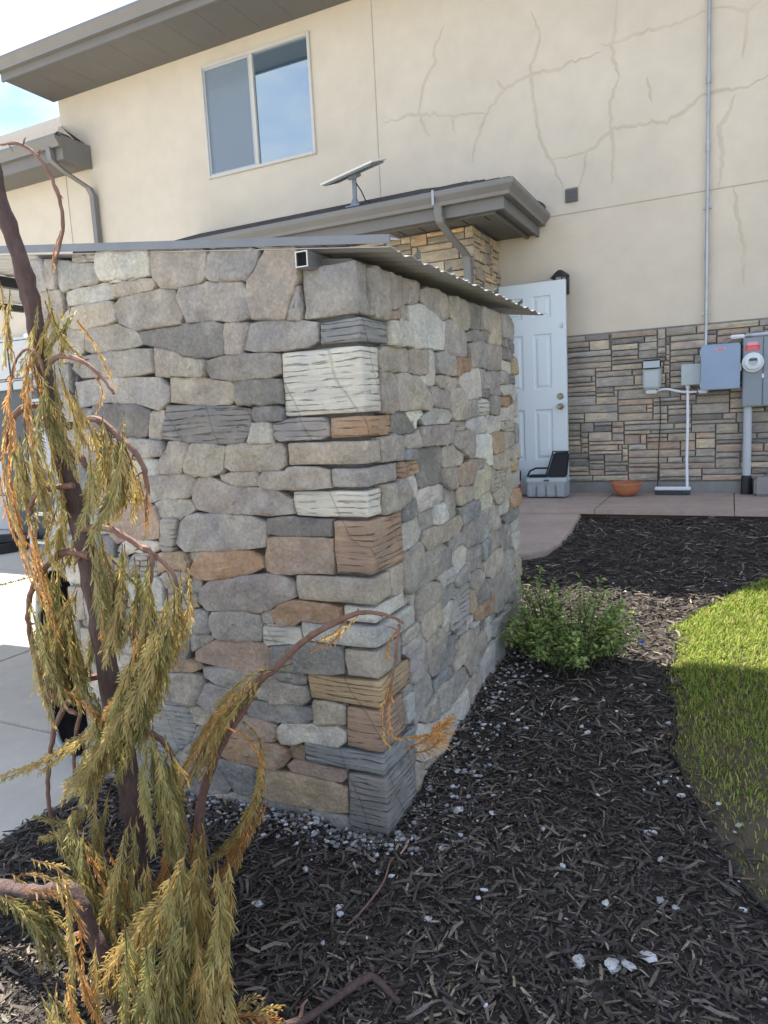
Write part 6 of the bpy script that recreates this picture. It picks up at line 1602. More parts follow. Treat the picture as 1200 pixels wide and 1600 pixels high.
for (a, b_) in px_:
    for (c_, d_) in pz_:
        p_ = MB()
        r0 = [(a, DY, c_), (b_, DY, c_), (b_, DY, d_), (a, DY, d_)]
        def inset(k, y): return [(a + k, y, c_ + k), (b_ - k, y, c_ + k), (b_ - k, y, d_ - k), (a + k, y, d_ - k)]
        rings = [r0, inset(.012, DY + .012), inset(.024, DY + .012), inset(.045, DY + .002)]
        vs = [v_ for r_ in rings for v_ in r_]
        fs = [(k * 4 + i, k * 4 + (i + 1) % 4, (k + 1) * 4 + (i + 1) % 4, (k + 1) * 4 + i) for k in range(3) for i in range(4)] + [(12, 13, 14, 15)]
        p_.add(vs, fs); p_.build('panel', M['door'], dr)
q = MB(); q.lathe([(.001, .012), (.024, .012), (.030, .006), (.030, 0)], (-1.435, DY, .073), 18, Ry); q.lathe([(.001, .022), (.012, .022), (.012, .012)], (-1.435, DY, .073), 12, Ry); q.build('deadbolt', M['brass'], dr, smooth=True)
q = MB(); q.lathe([(.001, .062), (.018, .060), (.027, .046), (.024, .030), (.012, .020), (.012, .008), (.030, .006), (.031, 0)], (-1.435, DY, -.022), 20, Ry); q.build('knob', M['brass'], dr, smooth=True)
q = MB(); q.box(-1.425, -1.402, DY - .008, DY - .0005, .69, .735); q.build('door_sensor', M['white'], dr, bevel=.004)

lt = thing('wall_lantern', (-1.46, 6.95, 1.0), 'black wall lantern on the stucco peeking over the open door', 'wall lamp')
q = MB(); q.lathe([(.001, 1.235), (.02, 1.232), (.05, 1.21), (.085, 1.175), (.088, 1.165), (.001, 1.165)], (-1.455, 6.90, 0), 6); q.build('cap', M['blackp'], lt)
q = MB(); q.lathe([(.06, 1.164), (.05, 1.0), (.001, 1.0)], (-1.455, 6.90, 0), 6); q.build('glass', M['lampglass'], lt)
q = MB()
for k in range(6):
    a = 2 * math.pi * k / 6
    q.tube([(-1.455 + .062 * math.cos(a), 6.90 + .062 * math.sin(a), 1.166), (-1.455 + .053 * math.cos(a), 6.90 + .053 * math.sin(a), .99)], .006, 6)
q.build('frame', M['blackp'], lt)
q = MB(); q.box(-1.41, -1.385, 6.90, 6.998, 1.02, 1.20); q.build('bracket', M['blackp'], lt, bevel=.004)

# storage bin, seat and paint bucket in front of the door
bn = thing('fabric_bin', (-1.54, 6.62, -.86), 'grey fabric storage bin with side pockets on the patio', 'storage bin')
q = MB(); q.box(-1.722, -1.352, 6.55, 6.71, -.852, -.70); q.build('body', M['greyfab'], bn, bevel=.014)
q = MB(); q.box(-1.728, -1.346, 6.542, 6.716, -.715, -.672); q.build('rim', M['boxgrey'], bn, bevel=.01)
for k in range(4):
    x0 = -1.715 + k * .0905
    q = MB(); q.box(x0, x0 + .084, 6.528, 6.5495, -.845, -.735); q.build('pocket', M['greyfab'], bn, bevel=.009)
q = MB(); q.box(-1.56, -1.51, 6.536, 6.5415, -.702, -.686); q.build('label', M['slate'], bn)
st = thing('folding_seat', (-1.53, 6.63, -.67), 'black padded folding seat lying on the grey storage bin', 'folding seat')
q = MB(); q.prism([(-1.545, -.668), (-1.36, -.668), (-1.335, -.445), (-1.475, -.440)], 6.60, 6.64, 'y'); q.build('backrest', M['blackfab'], st, bevel=.012)
q = MB(); q.tube([(-1.55, 6.595, -.655), (-1.478, 6.595, -.43), (-1.335, 6.595, -.435)], .008, 8); q.build('back_frame', M['blackp'], st, smooth=True)
q = MB(); q.tube([(-1.722, 6.59, -.660), (-1.70, 6.59, -.61), (-1.64, 6.59, -.583), (-1.53, 6.59, -.583)], .009, 8); q.build('arm', M['blackp'], st, smooth=True)
q = MB(); q.box(-1.715, -1.545, 6.59, 6.69, -.671, -.650); q.build('cushion', M['blackfab'], st, bevel=.008)
bk = thing('paint_bucket', (-1.86, 6.6, -.86), 'small white bucket with red and blue print and black lid beside the stone wall', 'bucket')
q = MB(); q.lathe([(.001, -.858), (.072, -.858), (.080, -.69), (.001, -.69)], (-1.875, 6.6, 0), 24); q.build('pail', M['whitep'], bk, smooth=True)
q = MB(); q.lathe([(.0765, -.80), (.0795, -.73)], (-1.875, 6.6, 0), 24); q.build('red_band', M['red'], bk, smooth=True)
q = MB(); q.lathe([(.0751, -.828), (.0764, -.802)], (-1.875, 6.6, 0), 24); q.build('blue_band', M['panel'], bk, smooth=True)
q = MB(); q.lathe([(.085, -.70), (.088, -.62), (.08, -.60), (.001, -.60)], (-1.875, 6.6, 0), 24); q.build('lid', M['blackp'], bk, smooth=True)
q = MB(); q.tube([(-1.875 + .083 * math.cos(a), 6.56 - .02 * math.sin(a), -.61 + .075 * math.sin(a)) for a in np.linspace(0, math.pi, 12)], .003, 6); q.build('bail', M['galv'], bk, smooth=True)

# ---- at the far left, behind the shrub
tb = thing('black_tub', (-2.62, 2.12, -1.45), 'black oval tub with pale rim propped on its side at the stone wall end', 'tub')
def oval(k, y):
    return [(-2.60 + (.15 * k) * math.copysign(abs(math.cos(a)) ** .7, math.cos(a)), y, -1.02 + (.43 * k) * math.copysign(abs(math.sin(a)) ** .8, math.sin(a))) for a in np.linspace(0, 2 * math.pi, 28, endpoint=False)]
q = MB(); rr = [oval(1.0, 2.05), oval(1.0, 2.07), oval(.86, 2.40), oval(.80, 2.40), oval(.93, 2.09)]
vs = [p for r_ in rr for p in r_]
fs = [(k * 28 + i, k * 28 + (i + 1) % 28, (k + 1) * 28 + (i + 1) % 28, (k + 1) * 28 + i) for k in range(4) for i in range(28)] + [tuple(2 * 28 + i for i in range(28))]
q.add(vs, fs); q.build('shell', M['blackp'], tb, smooth=True)
q = MB(); q.tube(oval(1.02, 2.055) + oval(1.02, 2.055)[:1], .012, 8); q.build('rim', M['boxgrey'], tb, smooth=True)
sh = MB()
cols_, rows_ = 9, 26
vs = []
for j in range(rows_):
    t_ = j / (rows_ - 1)
    wv = .075 + .03 * math.sin(t_ * 9) + (.02 if t_ < .4 else 0) - .05 * max(0, .12 - t_) / .12
    for i in range(cols_):
        s_ = -1 + 2 * i / (cols_ - 1)
        vs.append((-2.555 - .05 * t_ + s_ * wv, 2.13 + .022 * math.sin(s_ * 5 + t_ * 11) + .018 * math.sin(s_ * 9 - t_ * 17), .10 - .70 * t_))
sh.add(vs, [(j * cols_ + i, j * cols_ + i + 1, (j + 1) * cols_ + i + 1, (j + 1) * cols_ + i) for j in range(rows_ - 1) for i in range(cols_ - 1)])
tag(sh.build('plastic_sheet', M['sheet'], loc=(-2.57, 2.13, .1), smooth=True), 'crumpled whitish plastic sheet hanging at the left end of the stone wall', 'plastic sheet')
ld = thing('step_ladder', (-6.3, 5.05, -1.45), 'aluminium step ladder with a yellow label standing on the driveway', 'ladder')
for s_ in (-1, 1):
    q = MB(); q.tube([(-6.3 + s_ * .25, 4.9, -1.449), (-6.3 + s_ * .17, 5.15, .95)], .022, 6); q.build('rail', M['galv'], ld)
    q = MB(); q.tube([(-6.3 + s_ * .25, 5.7, -1.449), (-6.3 + s_ * .17, 5.2, .95)], .018, 6); q.build('rear_leg', M['galv'], ld)
for k in range(7):
    z = -1.15 + k * .29; t_ = (z + 1.449) / 2.4
    q = MB(); q.box(-6.3 - .24 + .07 * t_, -6.3 + .24 - .07 * t_, 4.87 + .25 * t_, 4.97 + .25 * t_, z, z + .03); q.build('step', M['galv'], ld, bevel=.004)
q = MB(); q.box(-6.5, -6.1, 5.08, 5.26, .95, .99); q.build('top_cap', M['whitep'], ld, bevel=.01)
q = MB(); q.box(-6.345, -6.265, 5.085, 5.09, .52, .64); q.build('label', M['yellow'], ld)
for i, (x, y, tx, h_) in enumerate([(-7.3, 6.3, .12, 2.2), (-7.15, 6.2, .02, 1.9), (-7.5, 6.35, .2, 2.3), (-6.95, 6.25, -.06, 1.7)]):
    q = MB(); q.prism([(x, -1.449), (x + .09, -1.449), (x + .09 + tx, -1.449 + h_), (x + tx, -1.449 + h_)], y, y + .04, 'y')
    tag(q.build('lumber_plank', M['wood'], loc=(x, y, -1.449), bevel=.003), ['weathered grey board leaning by the garage, second from the left', 'weathered grey board leaning by the garage, second from the right', 'tallest weathered grey board leaning by the garage, furthest left', 'shortest weathered grey board leaning by the garage, furthest right'][i], 'board', 'boards leaning by the garage')
q = thing('utility_cabinet', (-8.1, 6.5, -1.45), 'dark slate storage cabinet with two doors beside the garage door', 'cabinet')
b = MB(); b.box(-8.75, -7.62, 6.3, 6.82, -1.449, .55); b.build('body', M['slate'], q, bevel=.008)
for k in (0, 1):
    b = MB(); b.box(-8.74 + k * .56, -8.19 + k * .56, 6.278, 6.299, -1.40, .52); dd = b.build('door', M['slate'], q, bevel=.006)
    b = MB(); b.box(-8.23 + k * .09, -8.21 + k * .09, 6.262, 6.277, -.6, -.4); b.build('handle', M['galv'], dd, bevel=.003)
tr_ = MB(); tr_.lathe([(.44, -1.449), (.50, -1.447), (.50, -1.34), (.48, -1.325), (.43, -1.335), (.40, -1.42), (.44, -1.449)], (-8.35, 5.75, 0), 36)
tag(tr_.build('rubber_ring', M['blackp'], loc=(-8.35, 5.75, -1.449), smooth=True), 'low black rubber ring lying on the sunny driveway', 'rubber ring')

# ================================================================== WEEPING CYPRESS
tree = thing('weeping_cypress', (-1.53, 1.72, -1.43), 'drooping half brown weeping cypress with bare purplish trunk in front of the stone shed', 'tree')
def smooth_pts(P, k=4):
    """catmull-rom through (x, y, z, r)"""
    P = [np.array(p, float) for p in P]
    if len(P) < 3: k = max(k, 4)
    Q = [2 * P[0] - P[1]] + P + [2 * P[-1] - P[-2]]
    out = []
    for i in range(1, len(Q) - 2):
        for s in range(k):
            t = s / k
            a, b, c, d = Q[i - 1], Q[i], Q[i + 1], Q[i + 2]
            out.append(.5 * ((2 * b) + (-a + c) * t + (2 * a - 5 * b + 4 * c - d) * t * t + (-a + 3 * b - 3 * c + d) * t ** 3))
    out.append(P[-1])
    return out
for ln in LIMBS.split('\n'):
    s = ln.split()
    P = [tuple(float(q) for q in t.split(',')) for t in s[1:]]
    P = [(x / 1000, y / 1000, z / 1000, r / 10000) for x, y, z, r in P]
    if s[0] == 'T': P = P + [(P[-1][0] - .005, P[-1][1] + .02, -1.50, P[-1][3] * 1.25)]
    if s[0] == 'S': P = P + [(P[-1][0] + .02, P[-1][1] + .03, P[-1][2] - .10, P[-1][3] * 1.1)]
    q = smooth_pts(P, 5)
    pts = []; rad = []
    for i, p in enumerate(q):
        wob = .06 if s[0] in 'TS' else .10
        pts.append((p[0] + random.gauss(0, .0012), p[1] + random.gauss(0, .0012), p[2]))
        rad.append(max(.0012, p[3] * (1 + random.uniform(-wob, wob) + (.22 if random.random() < .12 else 0))))
    b = MB(); b.tube(pts, rad, 12 if s[0] in 'TS' else 7)
    # short broken twig stubs
    if s[0] != 'T':
        for i in range(2, len(pts) - 2, 4):
            if random.random() < .55:
                p = Vector(pts[i]); d = Vector((random.gauss(0, 1), random.gauss(0, .6), random.gauss(-.2, 1))).normalized()
                L_ = random.uniform(.012, .035)
                b.tube([p, p + d * L_ * .6, p + d * L_ + Vector((0, 0, -.004))], [rad[i] * .5, rad[i] * .4, .0008], 5)
    b.build('trunk' if s[0] == 'T' else 'stem' if s[0] == 'S' else 'branch', M['bark'] if s[0] in 'TS' else M['twig'], tree, smooth=True)

FCOL0 = dict(g=[(.125, .130, .050), (.145, .145, .055), (.11, .12, .05), (.17, .155, .06), (.19, .15, .058)],
            y=[(.21, .18, .068), (.175, .16, .06), (.25, .205, .08), (.23, .165, .058), (.15, .145, .056)],
            o=[(.29, .165, .055), (.25, .14, .05), (.31, .21, .08), (.23, .18, .07), (.21, .12, .048)])
FCOL = {k: [tuple(q * w_ for q, w_ in zip(c_, (2.05, 1.90, 1.85))) for c_ in v] for k, v in FCOL0.items()}
def frond(code, width, pts, seed):
    """one drooping spray: a thin stem with alternating feathery side branchlets of scale leaves"""
    rr = random.Random(seed)
    P = smooth_pts([(*p, 0) for p in pts], 10)
    P = [Vector(p[:3]) for p in P]
    L_ = [0]
    for a, b in zip(P, P[1:]): L_.append(L_[-1] + (b - a).length)
    T = L_[-1]
    def at(s):
        s = max(0, min(T, s))
        for i in range(len(L_) - 1):
            if s <= L_[i + 1]:
                t = (s - L_[i]) / max(1e-9, L_[i + 1] - L_[i])
                return P[i].lerp(P[i + 1], t), (P[i + 1] - P[i]).normalized()
        return P[-1], (P[-1] - P[-2]).normalized()
    V, F, C = [], [], []
    pal = FCOL[code]
    tone = Vector(rr.choice(pal))
    side0 = Vector((.8, -.45, .1)).normalized()
    def strip(p0, d, ln, wd, col, sag):
        """scale-leaf branchlet: narrow tapering two-sided ribbon folded along its middle"""
        d = d.normalized()
        n = Vector((rr.gauss(0, .5), -1, rr.gauss(0, .5)))
        u = d.cross(n)
        if u.length < 1e-3: return
        u.normalize(); n = u.cross(d)
        o = len(V)
        k = 4
        prof = [.55, 1.0, .85, .12]
        for i in range(k):
            t = i / (k - 1)
            c = p0 + d * ln * t + Vector((0, 0, -sag * t * t * ln))
            V.extend([c + u * wd * prof[i], c + n * wd * .35 * prof[i], c - u * wd * prof[i]])
            for _ in range(3): C.append(col)
        for i in range(k - 1):
            q = o + i * 3
            F.append((q, q + 1, q + 4, q + 3)); F.append((q + 1, q + 2, q + 5, q + 4))
    step = .0095
    s = .008 if T > .1 else .004
    sgn = 1
    while s < T:
        p, d = at(s)
        t = s / T
        prof = (0.35 + .65 * min(1, t * 3.2)) * (1 - .62 * max(0, t - .45) / .55)
        ln = width * .78 * prof * rr.uniform(.7, 1.25) + .012
        side = side0.copy() * sgn + Vector((rr.gauss(0, .25), rr.gauss(0, .45), rr.gauss(0, .12)))
        side = (side - d * side.dot(d)).normalized()
        an = R(rr.uniform(12, 32))
        bd = d * math.cos(an) + side * math.sin(an)
        base = Vector(rr.choice(pal)).lerp(tone, .45) * rr.uniform(.85, 1.18)
        if t > .7 and code == 'g' and rr.random() < .35: base = Vector((.24, .19, .07))
        strip(p, bd, ln, .0020, base * .92, .25)
        # secondary branchlets along it
        m_ = int(ln / .0075)
        for k in range(1, m_ + 1):
            q = k / (m_ + 1)
            pp = p + bd * ln * q + Vector((0, 0, -.25 * q * q * ln))
            sd2 = 1 if k % 2 else -1
            a2 = R(rr.uniform(16, 34))
            s2 = bd.cross(Vector((rr.gauss(0, .3), -1, rr.gauss(0, .3)))).normalized() * sd2
            d2 = bd * math.cos(a2) + s2 * math.sin(a2)
            l2 = min(.028, ln * .5) * (1 - .55 * q) * rr.uniform(.7, 1.25) + .003
            cc = base * rr.uniform(.85, 1.2)
            if rr.random() < .06: cc = Vector((.40, .30, .14))
            strip(pp, d2, l2, .00185, cc, .3)
        s += step * rr.uniform(.7, 1.3)
        sgn = -sgn
    # stem
    o = len(V)
    sc_ = Vector((.17, .10, .045)) if code != 'o' else Vector((.34, .15, .05))
    for i, p in enumerate(P):
        r = .0022 * (1 - .75 * i / len(P))
        for k in range(4):
            a = k * math.pi / 2
            V.append(p + Vector((math.cos(a) * r, math.sin(a) * r * .7, math.sin(a) * r))); C.append(sc_)
    for i in range(len(P) - 1):
        for k in range(4):
            k2 = (k + 1) % 4
            F.append((o + i * 4 + k, o + i * 4 + k2, o + i * 4 + 4 + k2, o + i * 4 + 4 + k))
    return np.array([tuple(p) for p in V]), np.array(F), np.array([tuple(c) for c in C])
fi = 0
for ln in FRONDS.split('\n'):
    s = ln.split()
    width = float(s[1]) / 1000
    pts = [tuple(float(q) / 1000 for q in t.split(',')) for t in s[2:]]
    big = float(s[1]) > 45
    reps = 3 if big else 2 if float(s[1]) > 26 else 1
    for k in range(reps):
        off = np.array([random.gauss(0, .24) * width, random.gauss(0, .035), random.gauss(0, .02)]) * (1 if k else 0)
        endo = np.array([random.gauss(0, .28) * width, random.gauss(0, .04), random.gauss(-.01, .025)]) * (1 if k else 0)
        pp = [tuple(np.array(p) + off + (endo - off) * (i / (len(pts) - 1))) for i, p in enumerate(pts)]
        code = s[0] if random.random() < .82 else random.choice('gyo' if s[0] != 'o' else 'yoo')
        wd = width * (1 if reps == 1 else random.uniform(.62, .95)) * (.35 if s[0] == 'o' and float(s[1]) < 30 else 1)
        V, F, C = frond(code, wd, pp, 100 + fi); fi += 1
        o = npmesh('foliage_spray', V, F, M['frond'], parent=tree, colors=C, smooth=False)

fb = thing('fallen_branch', (-.82, 1.33, -1.43), 'bent reddish cut branch lying on the mulch at the bottom', 'branch')
q = smooth_pts([(-1.06, 1.10, -1.432, .011), (-.985, 1.165, -1.425, .0115), (-.90, 1.235, -1.418, .0105), (-.855, 1.30, -1.408, .0095), (-.800, 1.385, -1.392, .010), (-.770, 1.392, -1.396, .0085), (-.735, 1.385, -1.412, .008), (-.705, 1.375, -1.423, .007)], 6)
b = MB(); b.tube([tuple(p[:3]) for p in q], [p[3] * random.uniform(.9, 1.12) for p in q], 9); b.build('stem', M['bark'], fb, smooth=True)
b = MB(); b.tube([(-.90, 1.235, -1.41), (-.905, 1.255, -1.395), (-.90, 1.27, -1.39)], [.006, .004, .002], 6); b.build('stub', M['twig'], fb, smooth=True)
for k, (a, e_) in enumerate([((-1.0, 1.17, -1.41), (-.93, 1.20, -1.405)), ((-1.02, 1.15, -1.40), (-.95, 1.22, -1.385)), ((-1.05, 1.13, -1.40), (-1.0, 1.21, -1.37))]):
    md = tuple((np.array(a) + np.array(e_)) / 2 + np.array([0, 0, .012]))
    V, F, C = frond('y' if k else 'o', .035, [a, md, e_], 900 + k)
    npmesh('foliage_spray', V, F, M['frond'], parent=fb, colors=C)
cu = smooth_pts([(-.945, 1.86, -1.40, .0022), (-.93, 1.80, -1.375, .0025), (-.915, 1.72, -1.385, .0028), (-.925, 1.63, -1.40, .003), (-.945, 1.55, -1.412, .003)], 6)
b = MB(); b.tube([tuple(p[:3]) for p in cu], [p[3] for p in cu], 6)
tag(b.build('curved_twig', M['twig'], loc=(-.93, 1.7, -1.41), smooth=True), 'thin curved brown twig lying on the mulch near the stone corner', 'twig')

# ================================================================== MULCH, STONES, GRASS, BUSH
def chips(n, x0, x1, y0, y1, lmin, lmax, seed, keep, lift=.022):
    rg = np.random.default_rng(seed)
    x = rg.uniform(x0, x1, n); y = rg.uniform(y0, y1, n)
    k = keep(x, y); x, y = x[k], y[k]; n = len(x)
    ln = lmin + (lmax - lmin) * rg.random(n) ** 2.0
    wd = ln * rg.uniform(.08, .26, n) ; wd = np.clip(wd, .0018, .010)
    th = wd * rg.uniform(.3, .6, n)
    z = mulch_h(x, y) + rg.random(n) ** 1.2 * lift
    yaw = rg.uniform(0, 2 * np.pi, n); pit = rg.normal(0, .24, n); rol = rg.normal(0, .5, n)
    f = np.stack([np.cos(yaw) * np.cos(pit), np.sin(yaw) * np.cos(pit), np.sin(pit)], 1)
    s = np.stack([-np.sin(yaw), np.cos(yaw), np.zeros(n)], 1)
    u = np.cross(f, s)
    s2 = s * np.cos(rol)[:, None] + u * np.sin(rol)[:, None]; u2 = np.cross(f, s2)
    c = np.stack([x, y, z], 1)
    bow = (rg.normal(0, .07, n) * ln)[:, None]
    V = np.empty((n, 10, 3))
    ta = rg.uniform(.25, 1, n)[:, None]; tb = rg.uniform(.25, 1, n)[:, None]
    hl = (ln / 2)[:, None]; w_ = (wd / 2)[:, None]; t_ = (th / 2)[:, None]
    # three stations: two top verts each plus two keel verts at the middle and ends
    V[:, 0] = c - f * hl + s2 * w_ * ta; V[:, 1] = c - f * hl - s2 * w_ * ta
    V[:, 2] = c + s2 * (w_ + bow) + u2 * t_; V[:, 3] = c - s2 * (w_ - bow) + u2 * t_
    V[:, 4] = c + f * hl + s2 * w_ * tb; V[:, 5] = c + f * hl - s2 * w_ * tb
    V[:, 6] = c - f * hl * .9 - u2 * t_ * 1.3; V[:, 7] = c + s2 * bow - u2 * t_ * 1.6; V[:, 8] = c + f * hl * .9 - u2 * t_ * 1.3
    V[:, 9] = c
    q = np.array([[0, 1, 3, 2], [2, 3, 5, 4], [0, 2, 7, 6], [2, 4, 8, 7], [1, 6, 7, 3], [3, 7, 8, 5]])
    F = (q[None] + (np.arange(n) * 10)[:, None, None]).reshape(-1, 4)
    b_ = rg.random(n)
    fade = .5 + .5 * np.sin(x * 3.1 + 1.7 * np.sin(y * 2.3)) * np.sin(y * 3.7 + x)
    b_ = np.clip(b_ + .16 * (fade - .5), 0, 1)
    base = np.where(b_[:, None] < .68, np.array([.062, .052, .045]), np.where(b_[:, None] < .91, np.array([.125, .104, .085]), np.array([.23, .19, .14])))
    cl = base * rg.uniform(.55, 1.6, (n, 1)) * rg.uniform(.93, 1.07, (n, 3))
    return V.reshape(-1, 3), F, np.repeat(cl, 10, 0)
rgk = np.random.default_rng(77)
def keep_bed(x, y):
    shedm = (x < -1.03) & (y > 1.985) & (y < 3.75)
    left = (x < -1.05) & (y > 3.7) & (x < -2.3)
    walk = (y > 4.80) & (x < -1.10)
    return ~shedm & ~left & ~walk & (x < lawn_x(y) + .22 * rgk.random(len(x)) ** 3)
V0 = chips(46000, -2.32, 1.2, .85, 3.1, .006, .026, 6, keep_bed, .026)
V1 = chips(40000, -2.32, 1.2, .85, 3.05, .014, .080, 1, keep_bed)
V2 = chips(26000, -2.2, 1.7, 3.0, 5.86, .02, .085, 2, keep_bed, .026)
off = len(V1[0])
tag(npmesh('mulch_chips', np.r_[V1[0], V2[0], V0[0]], np.r_[V1[1], V2[1] + off, V0[1] + off + len(V2[0])], M['chip'], colors=np.r_[V1[2], V2[2], V0[2]]), 'black shredded wood mulch chips covering the planting bed', 'mulch', kind='stuff')

# pale chips of stone and mortar dropped along the shed foot
def pebbles(n, seed, placer, smin, smax, cols):
    rg = np.random.default_rng(seed)
    ico = np.array([(0, 0, 1), (.894, 0, .447), (.276, .851, .447), (-.724, .526, .447), (-.724, -.526, .447), (.276, -.851, .447), (.724, .526, -.447), (-.276, .851, -.447), (-.894, 0, -.447), (-.276, -.851, -.447), (.724, -.526, -.447), (0, 0, -1)])
    fc = np.array([(0, 1, 2), (0, 2, 3), (0, 3, 4), (0, 4, 5), (0, 5, 1), (1, 6, 2), (2, 7, 3), (3, 8, 4), (4, 9, 5), (5, 10, 1), (6, 7, 2), (7, 8, 3), (8, 9, 4), (9, 10, 5), (10, 6, 1), (11, 7, 6), (11, 8, 7), (11, 9, 8), (11, 10, 9), (11, 6, 10)])
    x, y = placer(rg, n)
    s = smin + (smax - smin) * rg.random(n) ** 2.6
    V = ico[None] * rg.uniform(.65, 1.25, (n, 12, 1)) * (s[:, None, None] * np.stack([rg.uniform(.7, 1.5, n), rg.uniform(.6, 1.1, n), rg.uniform(.4, .75, n)], 1)[:, None, :])
    yaw = rg.uniform(0, 6.28, n); cs, sn = np.cos(yaw)[:, None], np.sin(yaw)[:, None]
    X = V[..., 0] * cs - V[..., 1] * sn; Yv = V[..., 0] * sn + V[..., 1] * cs
    z = mulch_h(x, y) + rg.uniform(.012, .026, n)
    W = np.stack([X + x[:, None], Yv + y[:, None], V[..., 2] + z[:, None]], 2).reshape(-1, 3)
    F = (fc[None] + (np.arange(n) * 12)[:, None, None]).reshape(-1, 3)
    cl = np.array(cols)[rg.integers(0, len(cols), n)] * rg.uniform(.6, 1.1, (n, 1))
    return W, F, np.repeat(cl, 12, 0)
def pl1(rg, n):
    k = n // 2
    x1 = rg.uniform(-2.05, -.98, k); y1 = 1.965 - np.abs(rg.normal(0, .075, k))
    y2 = 1.9 + 1.8 * rg.random(n - k); x2 = -1.0 + np.abs(rg.normal(0, .14, n - k))
    return np.r_[x1, x2], np.r_[y1, y2]
W = pebbles(1500, 3, pl1, .0025, .0125, [(.40, .41, .42), (.28, .285, .29), (.55, .56, .57), (.17, .17, .17), (.22, .21, .2)])
def pl2(rg, n): 
    y = rg.uniform(1.2, 4.6, n); return np.minimum(rg.uniform(-1.0, .25, n), lawn_x(y) + .1), y
W2 = pebbles(110, 4, pl2, .004, .014, [(.5, .52, .54), (.36, .36, .36), (.6, .6, .6)])
tag(npmesh('stone_chips', np.r_[W[0], W2[0]], np.r_[W[1], W2[1] + len(W[0])], M['pebble'], colors=np.r_[W[2], W2[2]]), 'pale chips of broken stone and mortar along the foot of the shed', 'stone chips', kind='stuff')

def rock(x, y, s, flat, seed, col=None):
    rr = random.Random(seed)
    bm = bmesh.new(); bmesh.ops.create_icosphere(bm, subdivisions=2, radius=1)
    sd = Vector((rr.random() * 40, rr.random() * 40, 0))
    for v_ in bm.verts:
        v_.co *= 1 + .55 * noise.noise(v_.co * 1.3 + sd) + .2 * noise.noise(v_.co * 4 + sd)
        v_.co.x *= s * rr.uniform(.98, 1.02) * 1.25; v_.co.y *= s * .85; v_.co.z *= s * flat
    me = bpy.data.meshes.new('white_rock'); bm.to_mesh(me); bm.free(); me.materials.append(M['rock'])
    o = bpy.data.objects.new('white_rock', me); COL.objects.link(o)
    o.location = (x, y, float(mulch_h(np.array(x), np.array(y))) + .012 + s * flat * .2); o.rotation_euler = (0, 0, rr.uniform(0, 6))
    ORG[o] = o.location.copy()
    return o
ROCKS = [(-.333, 1.676, .019), (-.250, 1.683, .021), (-.215, 1.690, .017), (-.172, 1.727, .019), (-.836, 2.154, .017), (-.137, 2.458, .013), (-.219, 2.264, .017), (-.175, 2.135, .012), (-.446, 2.018, .010), (-.844, 2.384, .011), (-.99, 2.00, .015), (-.979, 1.806, .013), (-1.19, 1.72, .011), (-.72, 2.18, .012), (-1.0, 1.60, .012), (-.62, 1.92, .009), (-.75, 1.66, .011), (-.12, 1.95, .012), (-.50, 2.75, .013), (.15, 2.32, .013), (-.60, 3.02, .015), (-.3, 1.9, .011), (.05, 4.35, .014), (-1.25, 1.55, .017), (-.83, 1.98, .011)]
ROCK_LABEL = {0: 'white stone fragment at the left end of the bottom right row on the mulch', 1: 'largest white fragment in the tight trio at the bottom right of the mulch',
              2: 'small white fragment touching the big one in the bottom right trio', 3: 'white stone fragment at the right end of the bottom right row on the mulch',
              4: 'white stone lump on the mulch just right of the shed corner', 5: 'white stone fragment on the mulch close to the lawn edge, upper one',
              7: 'white stone fragment on the mulch right of centre, level with the shed foot', 13: 'white stone fragment lying furthest left beside the cypress trunk', 22: 'white stone fragment lying far back on the mulch near the patio'}
for i, (x, y, s) in enumerate(ROCKS):
    tag(rock(x, y, s * .95, random.uniform(.3, .55), i), ROCK_LABEL.get(i, 'small white stone fragment lying loose on the dark mulch'), 'stone', 'white stone fragments scattered over the mulch')
bp_ = MB(); bp_.box(-.40, -.375, 3.60, 3.615, -1.20, -1.185)
tag(bp_.build('blue_scrap', mat('blue_plastic', (.03, .07, .45), .5, .05, 10), loc=(-.39, 3.61, -1.2), bevel=.003), 'small bright blue plastic scrap on the sunlit mulch', 'plastic scrap')

